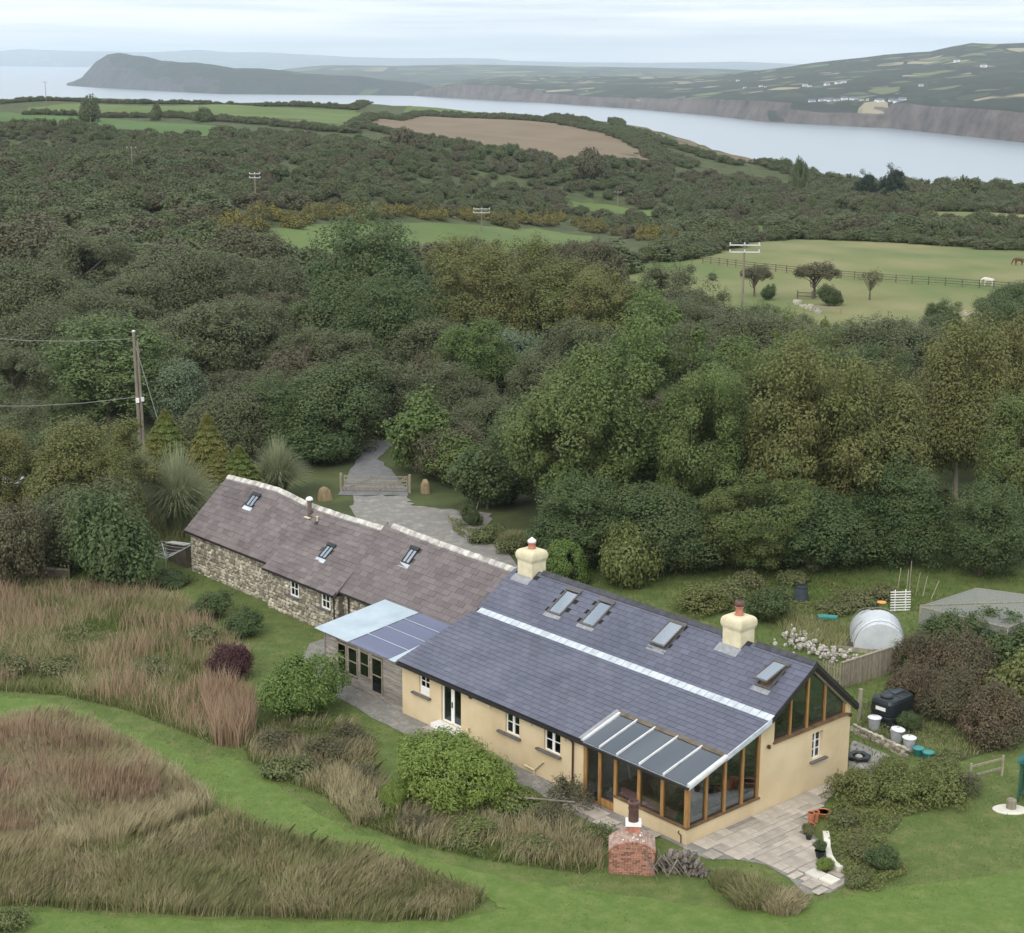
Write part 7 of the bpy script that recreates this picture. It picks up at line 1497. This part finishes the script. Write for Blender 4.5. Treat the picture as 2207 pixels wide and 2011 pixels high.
for (u, vt), D, arms, l_, am_ in (((1605, 524), 228, 2, 'tall utility pole with double pale crossarms in front of the pasture', 4.2), ((1038, 448), 420, 2, 'utility pole with double pale crossarms above the middle field', 4.2), ((549, 372), 400, 2, 'utility pole rising from scrub left of the middle field', 2.6), ((283, 317), 470, 1, 'small far utility pole in the left scrub', 2.6), ((116, 288), 640, 1, 'smallest far utility pole below the bright fields', 3.), ((1332, 413), 560, 1, 'far utility pole beside the small green patch', 2.2), ((97, 176), 1000, 1, 'tiny utility pole on the far skyline above the sea', 2.6)):
    T = atD(u, vt, D); g = g1(T[0], T[1]); H = T[2] - g; PL.append((T, H)); pole((T[0], T[1], g), H, l_, am_, .17, arms, group=None)
for i, j in ((0, 1), (1, 2), (2, 3), (3, 4)):
    (A, _), (B_, _) = PL[i], PL[j]
    for dx, w_ in ((-1, 'left'), (1, 'right')):
        a = A + (dx*1.4, 0, -.1); b = B_ + (dx*1.0, 0, -.1); tag(obj('overhead_wire', MB().tube([a + (b-a)*t_ - (0, 0, 4*1.6*t_*(1-t_)) for t_ in np.linspace(0, 1, 9)], .016, 4), MT['wire_dark']), f'overhead wire strung between two of the utility poles', 'wire', 'overhead wires between the poles')

# ================================================================== PASTURE
fa = [hit(*zP(*p)) for p in ((280, 412), (500, 440), (780, 470), (1010, 492), (1300, 515), (1560, 532), (1740, 545), (2050, 570))]
pfn = thing('pasture_fence', 'long post-and-rail fence crossing the pasture', 'fence', fa[0]); pos = []
for a, b in zip(fa[:-1], fa[1:]):
    n = max(1, int(round(np.linalg.norm(b - a) / 2.9)))
    for k in range(n): pos.append(a + (b - a) * k / n)
pos.append(fa[-1]); pos = [np.array([p[0], p[1], g1(p[0], p[1]) + .08]) - fa[0] for p in pos]
for a, b in zip(pos[:-1], pos[1:]):
    for z_ in (.45, .85, 1.22): obj('rail', MB().bar(a + (0, -.08, z_), b + (0, -.08, z_), .05, .10), MT['timber_dark'], pfn)
for p in pos: obj('post', MB().box(p + (0, 0, .6), (.14, .12, 1.5)), MT['timber_dark'], pfn)
a, b = hit(*zP(780, 600)), hit(*zP(935, 605)); f3 = thing('rail_fence', 'short dark rail fence under the windswept hawthorn', 'fence', a); q = b - a
for z_ in (.5, 1.0): obj('rail', MB().bar((0, 0, z_), q + (0, 0, z_), .06, .14), MT['timber_dark'], f3)
for t_ in (0, .5, 1.): obj('post', MB().box(q*t_ + (0, 0, .6), (.16, .16, 1.5)), MT['timber_dark'], f3)
for p0, p1, l_ in (((860, 668), (1010, 680), 'pale fallen beam along the pasture edge below the dark bush'), ((1640, 718), (1800, 724), 'pale beam with stones at the far end of the pasture edge')):
    a, b = hit(*zP(*p0)), hit(*zP(*p1)); tag(obj('beam', MB().bar(a + (0, 0, .8), b + (0, 0, .8), .2, .22).bar(a - (0, 0, .1), a + (0, 0, .72), .14, .14).bar(b - (0, 0, .1), b + (0, 0, .72), .14, .14), MT['timber']), l_, 'beam')
sm = []; o0 = hit(*zP(780, 640)); so_ = thing('field_stones', 'tumbled pale field stones at the pasture edge', 'stones', o0)
for p in [(770 + 10*k, 625 + 4*k + r.uniform(-8, 8)) for k in range(14)] + [(1660 + 10*k, 690 + r.uniform(-10, 10)) for k in range(14)]:
    P = hit(*zP(*p)) - o0; u = r.uniform(.5, 1.1); sm.append(frame((P[0], P[1], P[2] + .05), (1, 0, 0), (0, 1, 0), (0, 0, 1), (u, u*.8, u*.6)))
pieces(so_, 'stone', lump, lf, sm, MT['quoin'], 300)
def horse(P, rz, m, label, graze=True):
    bm = bmesh.new(); dl = None; J = {}
    def v(k, p, r_): J[k] = (bm.verts.new(p), r_)
    v('pel', (-.62, 0, 1.12), .27); v('bel', (-.15, 0, 1.05), .31); v('che', (.38, 0, 1.10), .29); v('sho', (.55, 0, 1.22), .22)
    if graze: v('n1', (.90, 0, 1.05), .16); v('n2', (1.12, 0, .68), .12); v('hd', (1.20, 0, .48), .12); v('mz', (1.26, 0, .12), .07)
    else: v('n1', (.85, 0, 1.45), .16); v('n2', (1.05, 0, 1.70), .12); v('hd', (1.16, 0, 1.74), .12); v('mz', (1.45, 0, 1.52), .07)
    v('t1', (-.92, 0, 1.12), .07); v('t2', (-1.0, 0, .75), .06); v('t3', (-1.0, 0, .45), .03)
    E = [('pel', 'bel'), ('bel', 'che'), ('che', 'sho'), ('sho', 'n1'), ('n1', 'n2'), ('n2', 'hd'), ('hd', 'mz'), ('pel', 't1'), ('t1', 't2'), ('t2', 't3')]
    for s, sn in ((-1, 'l'), (1, 'r')):
        v('h1'+sn, (-.60, s*.17, .80), .16); v('h2'+sn, (-.78, s*.17, .50), .08); v('h3'+sn, (-.70, s*.17, .12), .05); v('h4'+sn, (-.66, s*.17, .02), .065)
        v('f1'+sn, (.42, s*.16, .78), .12); v('f2'+sn, (.44, s*.16, .42), .07); v('f3'+sn, (.42, s*.16, .10), .045); v('f4'+sn, (.44, s*.16, .02), .06)
        v('e'+sn, (1.12 if graze else 1.05, s*.07, .66 if graze else 1.92), .03)
        E += [('pel', 'h1'+sn), ('h1'+sn, 'h2'+sn), ('h2'+sn, 'h3'+sn), ('h3'+sn, 'h4'+sn), ('che', 'f1'+sn), ('f1'+sn, 'f2'+sn), ('f2'+sn, 'f3'+sn), ('f3'+sn, 'f4'+sn), ('n2', 'e'+sn)]
    for a, b in E: bm.edges.new((J[a][0], J[b][0]))
    bm.verts.index_update(); ks = list(J); me = bpy.data.meshes.new('horse'); bm.to_mesh(me); bm.free()
    o = obj('horse', me, MT[m]); o.location = P; o.rotation_euler = (0, 0, rz); md = o.modifiers.new('skin', 'SKIN')
    if not me.skin_vertices: me.skin_vertices.new() if hasattr(me.skin_vertices, 'new') else None
    for i, k in enumerate(ks):
        sv = me.skin_vertices[0].data[i]; sv.radius = (J[k][1], J[k][1]); sv.use_root = (k == 'pel')
    s = o.modifiers.new('sub', 'SUBSURF'); s.levels = 2; s.render_levels = 2
    tag(o, label, 'horse'); return o
def horse_at(p, rz, m, label, graze=True):
    P = hit(*p); P[2] += .1; return horse(P, rz, m, label, graze)
horse_at((2128, 618), 3.0, 'horse_white', 'grazing white pony beside the pasture fence')
horse_at((2194, 573), 3.3, 'horse_brown', 'brown pony grazing at the far side of the pasture')
# ================================================================== FAR HOUSES
def far_house(u, v, wd, hgt, label, group, t=None):
    """white house on the far hillside: walls, roof, chimney, window band"""
    k = np.interp(u, us2, np.arange(len(us2))); f = lambda A: float(np.interp(k, np.arange(len(us2)), A))
    vc, vr = float(ct(u)), float(cr_(u)); q = min(1, max(0.01, (v - vc) / (vr - vc))); tt = q ** (1/.62); D = f(Dc2) + 25 + (f(Dr2) - f(Dc2)) * tt
    dp_ = bpy.context.evaluated_depsgraph_get(); d = ray(u, v); hitp = None
    ok, loc, nor, idx = HILL.ray_cast(Vector(CAM), Vector(d).normalized())
    P = np.array(loc) if ok else atD(u, v, D)
    o = thing('far_house', label, 'house', (P[0], P[1], P[2] - .6), R.uniform(-.4, .4), group)
    dpt = wd * .6; obj('wall', MB().bb(-wd/2, wd/2, -dpt/2, dpt/2, -2, hgt), MT['far_white'], o)
    obj('roof', MB().prism([(-dpt/2 - .3, hgt), (dpt/2 + .3, hgt), (0, hgt + dpt*.4)], lambda y, z: (-wd/2 - .2, y, z), lambda y, z: (wd/2 + .2, y, z)), MT['slate'], o)
    obj('window', MB().bb(-wd*.3, wd*.3, -dpt/2 - .05, -dpt/2 + .01, hgt*.4, hgt*.75), MT['glass_dark'], o)
HILL = next(o for o in COL.objects if o.name == 'mainland_hill')
bpy.context.view_layer.update()
for k in range(15): far_house(1752 + k * 13.6 + R.uniform(-6, 6), 219 + R.uniform(-2.5, .6) - (2 if 4 < k < 9 else 0), R.uniform(4, 16), R.uniform(2.4, 4.2), 'small white chalet in the row along the far cliff top', 'white chalets on the far cliff')
for u, v, s in ((1735, 186, 11), (1745, 187, 8), (1782, 184, 11), (1806, 181, 12), (1818, 179, 12), (1640, 187, 8), (1605, 190, 7), (1650, 188, 6), (1985, 186, 9), (2062, 134, 14), (2120, 145, 14), (1590, 175, 9)):
    far_house(u, v, s * 1.1, s * .42, 'white farmhouse scattered on the far wooded hillside', 'white houses on the far hillside')

# house plants inside the glazed room
for x, y, h, w_, l_ in ((-.9, 3.2, 1.9, 1.3, 'tall leafy house plant inside the glazed room by the gable'), (-.8, 1.0, 1.2, 1.2, 'bushy house plant inside the glazed corner'), (-1.0, 4.4, 2.2, 1.2, 'tallest climbing house plant against the inner wall of the glazed room'), (-.9, 2.2, 1.3, 1.1, 'low house plant between two taller ones in the glazed room')):
    P = h2w(x, y); plant('dense_shrub', (P[0], P[1], .06), h, w_, 'house_plant', l_, 'plant')
